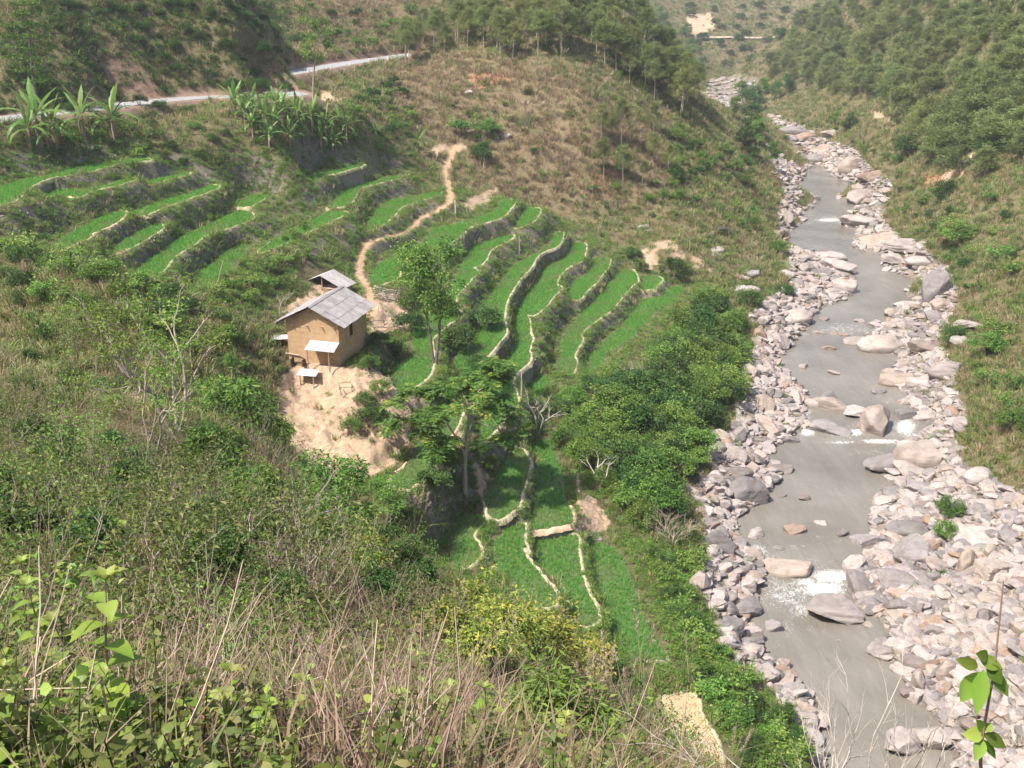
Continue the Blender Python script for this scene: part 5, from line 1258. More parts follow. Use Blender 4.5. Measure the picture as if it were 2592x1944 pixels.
BIG += ZB_([(330, 240, 200, 280, 'tall smooth tan boulder on the left bank above the lower rapid'), (360, 440, 190, 90), (490, 490, 110, 190), (350, 650, 150, 140), (400, 770, 150, 200), (520, 820, 120, 110), (510, 930, 110, 130), (540, 195, 120, 60), (440, 235, 80, 70), (760, 390, 280, 140, 'white hollowed boulder at the head of the lower rapid'), (795, 180, 140, 50), (955, 135, 80, 30), (1085, 190, 75, 60), (1220, 250, 180, 65, 'flat oval rock at the right bank above the lower rapid'), (1165, 395, 140, 130, 'grey boulder at the right end of the lower rapid'), (1505, 165, 230, 110, 'pale oval boulder with a hollow on the right bank'), (1560, 290, 250, 210, 'broad pale slab right of the lower rapid'), (1400, 495, 250, 170, 'bright bulky boulder at the right bank beside the lower rapid'), (1240, 610, 160, 120, 'white pointed boulder at the water edge below the lower rapid'), (1020, 670, 360, 120, 'whale-backed white rock in the middle of the lower rapid'),
 (1425, 640, 120, 120), (1560, 640, 160, 110), (655, 780, 110, 90, 'knobbly boulder in the water left of the lower pool'), (610, 1060, 160, 140), (720, 1010, 90, 110), (670, 1150, 100, 60), (770, 1160, 110, 60), (760, 1250, 200, 120), (850, 1290, 140, 130), (1310, 930, 140, 130, 'ridged white slab standing at the right edge of the lower pool'), (1460, 890, 170, 90), (1540, 990, 150, 120), (1560, 1120, 110, 140), (1550, 1210, 120, 110, 'lumpy tan rock at the tip of the right ledge'), (1790, 1265, 140, 120, 'white block in the side channel at bottom right'), (1730, 1050, 140, 130), (1440, 1490, 230, 200, 'left half of the big pale twin boulder at the bottom'), (1640, 1460, 240, 210, 'right half of the big pale twin boulder at the bottom'), (1900, 190, 320, 200, 'big grey-capped block at the right edge'), (1850, 390, 130, 180), (2020, 420, 220, 180), (2040, 605, 180, 90), (2080, 680, 130, 80), (1890, 650, 120, 70), (1970, 730, 120, 110), (1740, 790, 170, 90), (1660, 720, 100, 80), (1500, 720, 110, 80), (1440, 810, 90, 60), (1400, 750, 100, 60), (1790, 730, 90, 50), (1840, 930, 110, 50), (1915, 945, 90, 40), (1650, 490, 100, 60), (1650, 590, 130, 70), (1340, 160, 110, 80), (1250, 770, 70, 20), (1062, 865, 25, 25), (690, 290, 60, 25), (2000, 1260, 120, 110), (2100, 1300, 140, 100)])
BIG += [(1985, 545, 40, 40), (1960, 590, 50, 30), (2110, 335, 50, 24), (2060, 400, 44, 26), (2150, 420, 70, 40), (2210, 445, 60, 40), (2180, 500, 80, 30), (2170, 560, 90, 40), (2230, 600, 100, 44), (2300, 620, 90, 40), (2370, 720, 70, 120, 'tall pale rock face on the right bank under grass'), (2270, 655, 60, 30), (2330, 660, 60, 30), (2090, 370, 60, 28), (2010, 330, 60, 26), (2040, 345, 50, 24), (1862, 1150, 50, 50), (1900, 690, 50, 26)]
rb = np.random.default_rng(77)
OCC = []
def bank_label(x, y, r, k):
    reach = 'nearest the camera' if y < 66 else ('beside the lower rapid' if y < 84 else ('between the two rapids' if y < 104 else ('beside the middle rapid' if y < 128 else ('along the calm reach' if y < 170 else 'along the far bend'))))
    size = 'large' if r > 1.5 else ('middling' if r > .8 else 'small')
    return '%s grey-white boulder on the %s bank rocks %s' % (size, ('left', 'right')[k], reach)
GEN = {0: 'grey-white boulder on the left bank rocks', 1: 'grey-white boulder on the right bank rocks', 2: 'low rock standing in the river water'}
nb_i = 0
def place_boulder(px, py, w, h, label=None, rnd=None):
    global nb_i
    slant_g = ground(px, min(py + h * .30, 2050))[0]
    if slant_g[2] < 0.02: slant_g = at_z(px, py + h * .30, 0.0)
    f = project(slant_g)[2]; m = f / FPX
    wm = w * m; dip = math.atan2(CAMZ - slant_g[2], slant_g[1])
    hm = (h * m - .45 * wm * math.sin(dip)) / math.cos(dip)
    hm = float(np.clip(hm, .34 * wm, 1.2 * wm))
    o = bpy.data.objects.new('boulder', BM[rb.integers(0, len(BM))]); COL.objects.link(o)
    rz = rb.uniform(-.5, .5) + (math.pi if rb.random() < .5 else 0)
    o.scale = (wm * .6, wm * .6 * rb.uniform(.8, 1.05), max(hm, .25) * .92)
    o.rotation_euler = (rb.uniform(-.15, .15), rb.uniform(-.15, .15), rz)
    o.location = (slant_g[0], slant_g[1] + wm * .12, slant_g[2] + hm * .16)
    OCC.append((slant_g[0], slant_g[1], wm * .5))
    if label is None:
        d_l = np.min(np.hypot(L3[:, 0] - slant_g[0], L3[:, 1] - slant_g[1])); d_r = np.min(np.hypot(R3[:, 0] - slant_g[0], R3[:, 1] - slant_g[1]))
        k = 2 if slant_g[2] <= .05 and h < 35 else (0 if d_l < d_r else 1)
        tag(o, ('low rock in the water ' + bank_label(slant_g[0], slant_g[1], 1, 0).split('bank rocks ')[1] + (', nearer the left bank' if d_l < d_r else ', nearer the right bank')) if k == 2 else bank_label(slant_g[0], slant_g[1], wm * .5, k), 'boulder', ['left bank boulders', 'right bank boulders', 'rocks in the water'][k])
    else:
        tag(o, label, 'boulder', 'river boulders')
    nb_i += 1
    return o
for b in BIG:
    place_boulder(*b[:4], b[4] if len(b) > 4 else None)
# fill the banks: first medium ones as boulders of their own, the small rest as one mass of stones
cell = np.argwhere((W_ROCK > .5) & (ZZ > .06) & (ZZ < 7.5) & (GPX > 1680) & (GPX < 2750) & (GPY > 180) & (GPY < 2050))
AREA = np.gradient(XX, axis=1) * np.gradient(YY, axis=0)
wt = AREA[cell[:, 0], cell[:, 1]] * np.clip(110 / GF[cell[:, 0], cell[:, 1]], .4, 1.6); wt = wt / wt.sum()
pick = cell[rb.choice(len(cell), 60000, p=wt)]
cx = XX[pick[:, 0], pick[:, 1]] + rb.uniform(-.2, .2, len(pick)); cy = YY[pick[:, 0], pick[:, 1]] + rb.uniform(-.25, .25, len(pick))
occ = list(OCC); n_med = 0
rad_try = np.concatenate([rb.uniform(.9, 1.7, 500), rb.uniform(.55, 1.0, 1500), rb.uniform(.34, .6, 3000)])
ox = np.array([o[0] for o in occ]); oy = np.array([o[1] for o in occ]); orr = np.array([o[2] for o in occ])
for i, r_ in enumerate(rad_try):
    if n_med >= 180: break
    x_, y_ = cx[i], cy[i]
    if y_ > 240: continue
    if np.any(np.hypot(ox - x_, oy - y_) < (orr * .75 + r_ * .75)): continue
    o = bpy.data.objects.new('boulder', BMS[rb.integers(0, len(BMS))]); COL.objects.link(o)
    o.scale = (r_, r_ * rb.uniform(.65, 1), r_ * rb.uniform(.6, .95)); o.rotation_euler = (rb.uniform(-.3, .3), rb.uniform(-.3, .3), rb.uniform(0, 6.28))
    o.location = (x_, y_, float(H(x_, y_)) + r_ * .18)
    k = 0 if np.min(np.hypot(L3[:, 0] - x_, L3[:, 1] - y_)) < np.min(np.hypot(R3[:, 0] - x_, R3[:, 1] - y_)) else 1
    tag(o, bank_label(x_, y_, r_, k), 'boulder', ['left bank boulders', 'right bank boulders'][k])
    ox = np.append(ox, x_); oy = np.append(oy, y_); orr = np.append(orr, r_); n_med += 1
sx, sy = cx[6000:26000], cy[6000:26000]
rr = np.exp(rb.normal(-.85, .62, len(sx))); rr = np.clip(rr, .1, 1.15) * (1 + .6 * sstep(140, 320, sy))
sz = H(sx, sy)
PB = [boulder_mesh(430 + i, 3, 7, .05, .62) for i in range(7)] + [boulder_mesh(450 + i, 2, 6, .05, .6) for i in range(4)]
for q in PB: q.materials.append(M_ROCK)
scatter('river_stones', np.stack([sx, sy, sz + rr * .12], 1), np.stack([rb.uniform(-.4, .4, len(sx)), rb.uniform(-.4, .4, len(sx)), rb.uniform(0, 6.28, len(sx))], 1),
        np.stack([rr, rr * rb.uniform(.6, 1, len(sx)), rr * rb.uniform(.5, .95, len(sx))], 1), rb.integers(0, len(PB), len(sx)), PB, None, 'loose pale stones between the boulders of the river bed')
# dark rocks on the meadow and the grey crag on the knoll
for px, py, w, h, lab in [(1625, 572, 30, 18, 'dark rock in the meadow grass left of the buffalo'), (1645, 583, 22, 8, 'flat pale rock beside the dark meadow rock'), (1800, 590, 20, 10, 'flat pale rock at the tail of the buffalo'), (1815, 632, 34, 20, 'dark rock below the buffalo'), (1808, 645, 30, 14, 'pale-edged dark rock lowest in the meadow'), (1890, 735, 60, 36, 'grey lichen-spotted boulder above the river rocks'), (1880, 700, 40, 18, 'brownish rock above the lichen-spotted boulder'), (1362, 62, 36, 40, 'pale crag standing among the pines on the knoll'), (1255, 325, 26, 22, 'dark crag on the dry face of the knoll'), (1280, 345, 26, 20, 'lower dark crag on the dry face of the knoll'), (1188, 235, 20, 18, 'small grey crag high on the knoll face'), (1510, 1362, 30, 14, 'pale rock at the top of the lowest paddy'), (1765, 1710, 34, 26, 'grey rock in the bushes near the bottom')]:
    o = place_boulder(px, py, w, h, lab); o.name = 'rock'; o['category'] = 'rock'; o['group'] = 'rocks on land'
# facing stones of the terrace risers
cell = np.argwhere((GOUT > .35) & (PDIST < 2.0) & (GPX > -60) & (GPX < 1900) & (GPY < 1500))
wt = (AREA * np.sqrt(1 + SLP ** 2))[cell[:, 0], cell[:, 1]]; 
pick = cell[rb.choice(len(cell), 3600, p=wt / wt.sum())]
x_ = XX[pick[:, 0], pick[:, 1]] + rb.uniform(-.1, .1, len(pick)); y_ = YY[pick[:, 0], pick[:, 1]] + rb.uniform(-.15, .15, len(pick))
rr = rb.uniform(.07, .17, len(x_))
scatter('terrace_stones', np.stack([x_, y_, H(x_, y_)], 1), rb.uniform(0, 6.28, (len(x_), 3)), np.stack([rr * 1.3, rr, rr * .8], 1), rb.integers(0, len(SM), len(x_)), SM, None, 'grey stones facing the terrace risers')
# ------------------------------------------------------------------ trees, shrubs and other single plants
rt = np.random.default_rng(2024)
def bush_proto(n=1500, h=2.6, r=1.5, L=.20, W=.11, mat='bush', stems=6, seed=0, lobes=16):
    r_ = np.random.default_rng(seed)
    mt = MB()
    for i in range(stems):
        a = r_.uniform(0, 6.28); e = np.array([math.cos(a) * r * .6, math.sin(a) * r * .6, h * .7])
        mt.tube([(math.cos(a) * .05, math.sin(a) * .05, -.3), e * np.array([.4, .4, .5]) + r_.normal(0, .06, 3), e], [.045, .03, .012], 5)
    mb = MB()
    for i in range(lobes):
        a = r_.uniform(0, 6.28); q = math.sqrt(r_.uniform(0, 1)); zz = h * (.25 + .62 * (1 - q * q * .8) * r_.uniform(.55, 1.05))
        c = (r * .8 * q * math.cos(a), r * .8 * q * math.sin(a), zz)
        clump(mb, r_, c, r * r_.uniform(.22, .42), n // lobes, L, W, .75, .2, bias=.25 + .5 * r_.random())
    # a few stray twigs of leaves breaking the outline
    for i in range(10):
        a = r_.uniform(0, 6.28); c = (r * r_.uniform(.6, 1.05) * math.cos(a), r * r_.uniform(.6, 1.05) * math.sin(a), h * r_.uniform(.5, 1.08))
        clump(mb, r_, c, .22, 10, L, W, 1, .1, bias=.7)
    return proto([('stems', mt.mesh('stems'), G['bark_d']), ('leaves', mb.mesh('leaves'), G[mat])], h)
BUSH = [bush_proto(2300, 2.8, 1.6, .175, .10, 'bush', seed=s, lobes=20) for s in (1, 2, 3)]
BUSHD = [bush_proto(2300, 2.6, 1.5, .175, .10, 'bush_d', seed=s, lobes=20) for s in (4, 5)]
BUSHY = [bush_proto(1500, 2.4, 1.5, .22, .09, 'bush_y', seed=s) for s in (6, 7)]
BUSHS = [bush_proto(420, 1.2, .8, .16, .09, 'bush', 4, seed=s, lobes=9) for s in (8, 9)] + [bush_proto(420, 1.2, .8, .16, .09, 'weed', 4, seed=10, lobes=9)]

def tree_proto(h, trunk_h, spread, leafn, L, W, mat, bark, seed, depth=3, r0=.16, clr=.9, flat=.7, nmain=6, forked=False, droop=.25, up=.10):
    r_ = np.random.default_rng(seed); mt = MB(); mb = MB(); tips = []
    stems = 2 if forked else 1
    for s in range(stems):
        p = np.array([0, 0, -.4]); d = np.array([(.10 if forked else 0) * (1 if s else -1), 0, 1.0]) + r_.normal(0, .04, 3)
        P = [p]
        for i in range(8):
            d = d + r_.normal(0, .045, 3); d[2] = abs(d[2]); d /= np.linalg.norm(d); P.append(P[-1] + d * (h * .9 + .4) / 8)
        P = np.array(P); mt.tube(P, np.linspace(r0, r0 * .25, 9), 8)
        for i in range(nmain):
            f = trunk_h / h + (1 - trunk_h / h) * (i + .3) / nmain; q = f * 7.8; k = int(min(q, 7)); pt = P[k] + (P[k + 1] - P[k]) * (q - k)
            a = i * 2.4 + r_.uniform(-.5, .5) + s; ln = spread * (.55 + .45 * math.sin(math.pi * min(1, (i + 1) / nmain * .95))) * r_.uniform(.75, 1.15)
            grow(mt, r_, pt, np.array([math.cos(a), math.sin(a), .45]), ln * .5, r0 * .38 * (1.1 - f * .6), depth - 1, tips, 3, .16, up, (2, 3), .8, .62, 5)
        tips.append((P[-1], d))
    n = max(8, leafn // max(1, len(tips)))
    for t, d in tips:
        clump(mb, r_, t, clr * r_.uniform(.6, 1.1), n, L, W, flat, droop, bias=.2 + .6 * r_.random())
    return proto([('trunk', mt.mesh('trunk', True), G[bark]), ('crown', mb.mesh('crown'), G[mat])], h)

def pine_proto(h, seed, n_whorl=9, clear=.42, spread=1.9, bark='bark', tuftn=38):
    r_ = np.random.default_rng(seed); mt = MB(); mb = MB()
    lean = r_.normal(0, .03, 2)
    def tr(z): return np.array([lean[0] * z + .06 * math.sin(z * 1.1 + seed), lean[1] * z, z])
    zz = np.linspace(-.4, h * .97, 9); mt.tube([tr(z) for z in zz], np.linspace(.13, .03, 9), 7)
    for w_ in range(n_whorl):
        f = clear + (1 - clear) * (w_ + .4) / n_whorl; z = h * f
        ln = spread * (1.05 - ((f - clear) / (1 - clear)) ** 1.3 * .85) * r_.uniform(.7, 1.15)
        for b in range(r_.integers(3, 6)):
            a = r_.uniform(0, 6.28); p0 = tr(z + r_.uniform(-.25, .25)); d = np.array([math.cos(a), math.sin(a), r_.uniform(.05, .5)])
            p1 = p0 + d * ln * .55; p2 = p1 + (d + np.array([0, 0, .35])) * ln * .42
            mt.tube([p0, p1, p2], [.035, .022, .01], 4)
            for q in (p1, (p1 + p2) / 2, p2, p2 + r_.normal(0, .3, 3), p2 + r_.normal(0, .3, 3)):
                u = r_.normal(0, 1, (tuftn // 2, 3)); u[:, 2] = np.abs(u[:, 2]) * .8
                leaves(mb, r_, q + r_.normal(0, .2, (len(u), 3)), u, .5, .075, np.full(len(u), .35 + .3 * r_.random()), .05)
    u = r_.normal(0, 1, (tuftn * 2, 3)); u[:, 2] = np.abs(u[:, 2]); leaves(mb, r_, tr(h * .97) + r_.normal(0, .15, (len(u), 3)), u, .34, .05, None, .05)
    return proto([('trunk', mt.mesh('trunk', True), G[bark]), ('crown', mb.mesh('crown'), G['pine'])], h)
PINE = [pine_proto(8.5, s, 9, c, sp) for s, c, sp in ((11, .36, 2.3), (12, .42, 2.1), (13, .30, 2.5), (14, .48, 2.2))]
PINEY = [pine_proto(4.5, s, 8, .1, 1.5, tuftn=34) for s in (15, 16, 17)]

def bare_proto(h, seed, stems=3, depth=4, r0=.07, bark='bark_w', spread=.6, leafn=0, L=.12, W=.06, mat='herb', base_sp=.35, split=(2, 3)):
    r_ = np.random.default_rng(seed); mt = MB(); mb = MB(); tips = []
    for s in range(stems):
        a = s * 6.28 / stems + r_.uniform(-.5, .5)
        d = np.array([math.cos(a) * base_sp, math.sin(a) * base_sp, 1.0])
        grow(mt, r_, (math.cos(a) * .06, math.sin(a) * .06, -.3), d, h * .42, r0, depth - 1, tips, 4, .11, .06, split, spread, .64, 6)
    mt_ = mt.mesh('branches', True)
    parts = [('branches', mt_, G[bark])]
    if leafn:
        n = max(3, leafn // len(tips))
        for t, d in tips: clump(mb, r_, t, .4, n, L, W, 1, .15, bias=.6)
        parts.append(('leaves', mb.mesh('leaves'), G[mat]))
    return proto(parts, h)

def banana_proto(h, seed, nl=12):
    r_ = np.random.default_rng(seed); mt = MB(); parts = []
    hs = h * .40
    mt.tube([(0, 0, -.3), (.04, 0, hs * .5), (.02, .03, hs), (.0, .02, hs * 1.15)], [.16, .13, .10, .05], 8, .4)
    parts.append(('stem', mt.mesh('stem', True), G['stalk']))
    for i in range(nl):
        mb = MB(); a = i * 2.399 + r_.uniform(-.3, .3); age = i / nl
        ln = h * r_.uniform(.58, .74); el = 1.4 - age * 1.45 + r_.uniform(-.1, .1); cur = .35 + 1.2 * age
        m = 9; p = np.array([0, 0, hs * (1.12 - .1 * age)]); C = [p]
        for k in range(m):
            e = el - cur * (k / m) ** 1.3 * 1.35
            p = p + np.array([math.cos(a) * math.cos(e), math.sin(a) * math.cos(e), math.sin(e)]) * ln / m; C.append(p)
        C = np.array(C); s = np.array([-math.sin(a), math.cos(a), 0])
        t = np.linspace(0, 1, m + 1); wd = h * .058 * np.sin(np.clip(t * 1.12 - .1, 0.02, 1) * math.pi) ** .55; wd[0] = .02; wd[1] = .03
        up = np.array([0, 0, 1.0])
        tw = r_.uniform(-.5, .5)
        Lf = C + s * wd[:, None] * math.cos(tw) - up * (wd * .35 * (1 + tw))[:, None]; Rt = C - s * wd[:, None] * math.cos(tw) - up * (wd * .35 * (1 - tw))[:, None]
        # torn edges
        jag = r_.uniform(.6, 1.05, (m + 1, 1)); Lf = C + (Lf - C) * jag; Rt = C + (Rt - C) * r_.uniform(.6, 1.05, (m + 1, 1))
        V = np.stack([Lf, C, Rt], 1).reshape(-1, 3); j = np.arange(m)[:, None] * 3
        mb.add(V, np.concatenate([j + np.array([0, 1, 4, 3]), j + np.array([1, 2, 5, 4])]), float(np.clip(.75 - age * .6 + r_.uniform(-.15, .15), 0, 1)))
        parts.append(('leaf', mb.mesh('leaf'), G['banana']))
    for i in range(3):                 # hanging dead leaves
        mb = MB(); a = r_.uniform(0, 6.28); d = np.array([math.cos(a), math.sin(a), 0]); s = np.array([-math.sin(a), math.cos(a), 0])
        C = np.array([np.array([0, 0, hs]) + d * x - np.array([0, 0, y]) for x, y in ((0.05, 0), (.28, .1), (.38, .5), (.34, hs * .75))])
        V = np.stack([C + s * .1, C - s * .1], 1).reshape(-1, 3); j = np.arange(3)[:, None] * 2
        mb.add(V, j + np.array([0, 1, 3, 2]), r_.uniform(0, .6)); parts.append(('dead_leaf', mb.mesh('dead_leaf'), G['brown']))
    return proto(parts, h)

def pinnate(mb, r_, p, d, ln, npair, L, W, lv):
    d = d / np.linalg.norm(d); s = np.cross(d, [0, 0, 1]); s /= np.linalg.norm(s) + 1e-6
    t = np.linspace(.15, 1, npair)
    C = p + d * (t * ln)[:, None] - np.array([0, 0, 1]) * (ln * .35 * t ** 2)[:, None]
    for sg in (-1, 1): leaves(mb, r_, C, d * .45 + s * sg + np.array([0, 0, -.12]) + np.zeros((npair, 3)), L, W, np.full(npair, lv), .1)

def feathery_proto(h, seed):
    r_ = np.random.default_rng(seed); mt = MB(); mb = MB(); tips = []
    P = np.array([(0, 0, -.5), (-.12, 0, h * .22), (-.02, .1, h * .42), (.15, .1, h * .6), (.2, .1, h * .72)]); mt.tube(P, [.2, .17, .14, .11, .07], 8)
    P2 = np.array([(-.05, 0, h * .3), (-.6, -.2, h * .45), (-1.3, -.4, h * .58), (-1.8, -.5, h * .68)]); mt.tube(P2, [.1, .08, .06, .04], 6)
    for q, d in ((P[-1], (0.2, 0, 1)), (P[-2], (1, .3, .5)), (P[-2], (-.4, 1, .5)), (P[-1], (1, -.6, .4)), (P[-1], (-.9, -.5, .5)), (P2[-1], (-1, .1, .3)), (P2[-2], (-.6, -.9, .3)), (P[2], (-1, -.5, .25)), (P2[1], (-1, .3, -.05)), (P[3], (.7, -.9, .3)), (P[-1], (.4, .9, .5))):
        grow(mt, r_, q, np.array(d, float), h * .2, .05, 2, tips, 3, .2, .03, (2, 3), .9, .66, 5)
    for t, d in tips:
        k = r_.integers(10, 15)
        for i in range(k):
            a = r_.uniform(0, 6.28)
            pinnate(mb, r_, t + r_.normal(0, .08, 3), np.array([math.cos(a), math.sin(a), r_.uniform(-.1, .55)]), r_.uniform(.7, 1.1), 8, .36, .13, float(np.clip(r_.normal(.45, .25), 0, 1)))
    return proto([('trunk', mt.mesh('trunk', True), G['bark']), ('crown', mb.mesh('crown'), G['fern'])], h)

def layered_proto(h, seed, mat='bush', tiers=7, spread=3.4, bark='bark_d', L=.3, W=.17, n=130):
    r_ = np.random.default_rng(seed); mt = MB(); mb = MB()
    mt.tube([(0, 0, -.5), (.1, .05, h * .35), (-.05, .1, h * .7), (0, 0, h * .98)], [.2, .16, .1, .03], 8)
    for i in range(tiers):
        z = h * (.22 + .74 * i / (tiers - 1)); sp = spread * (1.0 - .55 * (i / (tiers - 1)) ** 1.6) * r_.uniform(.75, 1.1)
        for b in range(6):
            a = b * 1.047 + r_.uniform(-.5, .5) + i; ln = sp * r_.uniform(.6, 1.1)
            P = np.array([(0, 0, z), (math.cos(a) * ln * .5, math.sin(a) * ln * .5, z + .25), (math.cos(a) * ln, math.sin(a) * ln, z + .15)]); mt.tube(P, [.05, .03, .012], 5)
            for t in (.45, .7, .95):
                clump(mb, r_, P[0] * (1 - t) + P[2] * t + np.array([0, 0, .15]) + r_.normal(0, .15, 3), .62, n // 6, L, W, .35, .05, bias=.3 + .4 * r_.random())
    return proto([('trunk', mt.mesh('trunk', True), G[bark]), ('crown', mb.mesh('crown'), G[mat])], h)

def plant_at(pr, px, py, hpx, name, label, cat, group=None, sxy=1.0, rz=None, tilt=.04, dz=0.0):
    g = ground(px, py)[0]; f = project(g)[2]
    dip = math.atan2(CAMZ - g[2], g[1])
    hm = hpx * f / FPX / max(.5, math.cos(dip))
    return put(pr, (g[0], g[1], g[2] + dz), hm, rt.uniform(0, 6.28) if rz is None else rz, name, label, cat, group, tilt, sxy)

# named single trees
TREE_C = tree_proto(12, 4.6, 4.4, 4600, .34, .17, 'bush', 'bark_d', 31, depth=3, r0=.16, clr=.95, flat=.7, nmain=8, forked=True)
plant_at(TREE_C, 1101, 922, 310, 'forked_tree', 'tall forked tree with a leafy crown at the edge of the paddy by the house', 'tree', rz=0.2)
FEATH = feathery_proto(9.5, 32)
plant_at(FEATH, 1178, 1250, 300, 'feathery_tree', 'feathery flat-topped tree on a pale trunk above the lowest paddies', 'tree', rz=.1)
plant_at(tree_proto(11.5, 5.5, 2.6, 1300, .34, .18, 'weed', 'bark', 33, depth=3, r0=.14, clr=.7, nmain=7), 792, 262, 215, 'roadside_tree', 'slender light green tree at the bare earth pull-off by the road', 'tree', rz=1.0)
plant_at(layered_proto(12, 34, 'bush', 8, 3.6), 95, 268, 250, 'layered_tree', 'dark layered tree beside the road in the upper left corner', 'tree', sxy=1.15)
plant_at(bare_proto(4.2, 35, 3, 4, .085, 'bark_w', .7), 1362, 1092, 115, 'dead_tree', 'bleached leafless tree above the twin lower paddies', 'tree')
plant_at(bare_proto(4.2, 36, 2, 4, .085, 'bark_w', .75), 1512, 1230, 115, 'dead_tree', 'bleached leafless tree leaning at the thicket edge, right of the lower paddies', 'tree', tilt=.2)
plant_at(bare_proto(5, 37, 5, 4, .05, 'bark', .5, split=(3, 4)), 1600, 1000, 110, 'bare_shrub', 'brown twiggy leafless shrub in the thicket top', 'shrub')
plant_at(bare_proto(4, 38, 6, 4, .05, 'bark', .6, split=(3, 4)), 1700, 1380, 100, 'bare_shrub', 'tangle of grey-brown bare twigs above the tall tan boulder', 'shrub', sxy=1.3)
plant_at(bare_proto(6, 39, 1, 4, .06, 'bark_w', .55), 703, 800, 95, 'bare_tree', 'pale bare sapling against the house gable', 'tree')
# near slope, left side
MULTI = bare_proto(8, 41, 4, 4, .10, 'bark', .5, leafn=1500, L=.22, W=.10, base_sp=.55)
plant_at(MULTI, 445, 1095, 400, 'many_stemmed_tree', 'many-stemmed pale tree with sparse leaves on the left slope', 'tree', rz=.4)
plant_at(bare_proto(8, 42, 2, 4, .08, 'bark', .5, leafn=800, L=.22, W=.10, base_sp=.45), 395, 1180, 330, 'many_stemmed_tree', 'two-stemmed pale tree in front of the many-stemmed one', 'tree', rz=2.0)
plant_at(bare_proto(5, 43, 2, 4, .06, 'bark', .55, leafn=60, base_sp=.3), 756, 1412, 240, 'bare_sapling', 'thin pale sapling forking near the ground, almost leafless', 'tree', rz=1.3)
MANGO = [bush_proto(2600, 3.4, 2.0, .30, .10, 'bush', 7, seed=s, lobes=26) for s in (44, 45)]
plant_at(MANGO[0], 585, 1085, 140, 'leafy_bush', 'dense glossy green bush below the house yard, left of the soil mound', 'bush', sxy=1.25)
plant_at(MANGO[1], 680, 1150, 105, 'leafy_bush', 'dense green bush at the left foot of the soil mound', 'bush', sxy=1.1)
plant_at(MANGO[1], 540, 1200, 130, 'leafy_bush', 'dark green bush below the many-stemmed trees', 'bush', sxy=1.2)
plant_at(MANGO[0], 640, 1290, 120, 'leafy_bush', 'green bush left of the thin pale sapling', 'bush', sxy=1.1)
SMALLT = tree_proto(6, 2.2, 2.4, 2600, .22, .085, 'bush', 'bark_w', 46, depth=3, r0=.10, clr=.75, flat=.75, nmain=7)
plant_at(SMALLT, 882, 1440, 270, 'small_tree', 'small olive-green tree on a white trunk on the near slope', 'tree', sxy=1.15)
SMALLY = tree_proto(4.5, 2.4, 1.6, 1300, .2, .10, 'bush_y', 'bark_w', 47, depth=3, r0=.07, clr=.55, flat=.7, nmain=6)
plant_at(SMALLY, 918, 1490, 120, 'small_tree', 'little yellow-green tree in front of the olive-green one', 'tree', sxy=1.3)
plant_at(SMALLT, 980, 1340, 130, 'small_tree', 'olive-green tree crown half hidden beside the leaning reeds', 'tree', sxy=1.3)
for x, y, h_, w_, lab in [(1180, 1560, 95, 1.0, 'yellow-green willowy bush left of the lowest paddies'), (1275, 1650, 145, 1.0, 'broad yellow-green bush with drooping leaves before the lowest paddies'), (1385, 1690, 145, 1.0, 'yellow-green bush with yellowing leaves before the lowest paddies'), (1475, 1715, 110, 1.0, 'rightmost yellow-green bush on the near slope, beside plumes'), (1120, 1640, 115, 1.0, 'yellow-green bush behind the dry grass of the near slope'), (1210, 1715, 130, 1.0, 'lower yellow-green bush in the middle of the near slope')]:
    plant_at(BUSHY[rt.integers(0, 2)], x, y, h_, 'willowy_bush', lab, 'bush', None, w_)
for x, y, h_, lab in [(1040, 1470, 130, 'dark leafy sapling left of the yellow-green bushes'), (1060, 1520, 110, 'dark green sapling with long leaves on the near slope'), (985, 1420, 100, 'dark sapling under the olive-green tree')]:
    plant_at(BUSHD[rt.integers(0, 2)], x, y, h_, 'sapling', lab, 'sapling', None, .8)
BRIGHT = bush_proto(1500, 2.2, 1.2, .26, .07, 'weed', 7, seed=48, lobes=22)
plant_at(BRIGHT, 1405, 1900, 185, 'bright_bush', 'bright green long-leaved bush near the bottom centre', 'bush', sxy=1.15)

# banana plants
BAN = [banana_proto(4.6, s, 12) for s in (51, 52, 53, 54)]
for i, (x, y, h_, lab) in enumerate([(105, 372, 165, 'big banana plant at far left with upright torn leaves'), (142, 372, 125, 'banana plant leaning right beside the big left one'), (78, 378, 120, 'banana plant at the left edge behind the big one'), (215, 352, 125, 'middle banana plant of the left group below the road'), (290, 364, 150, 'right banana plant of the left group with a rolled upright leaf'), (125, 385, 100, 'low shaded banana plant under the left group')]):
    plant_at(BAN[i % 4], x, y, h_, 'banana_plant', lab, 'banana plant', 'left banana group')
gro = [(598, 296, 95), (640, 306, 95), (668, 336, 100), (690, 350, 85), (716, 322, 95), (742, 348, 90), (766, 338, 85), (790, 332, 90), (640, 345, 75), (700, 300, 85), (815, 384, 80), (840, 388, 60), (850, 382, 62), (878, 352, 75), (826, 350, 80), (620, 320, 80), (755, 312, 80), (682, 372, 70), (735, 376, 75), (770, 372, 70), (860, 330, 65)]
for i, (x, y, h_) in enumerate(gro):
    row = 'upper row of' if y < 325 else ('middle of' if y < 360 else 'lower edge of')
    sd = 'left part' if x < 680 else ('central part' if x < 780 else 'right part')
    plant_at(BAN[i % 4], x, y, h_, 'banana_plant', 'banana plant, %s the grove below the road, %s' % (row, sd), 'banana plant', 'banana grove')
plant_at(BAN[1], 952, 352, 45, 'banana_plant', 'lone small banana plant above the top of the footpath', 'banana plant')
plant_at(BAN[2], 1060, 386, 62, 'banana_plant', 'lone banana plant left of the head of the footpath', 'banana plant')

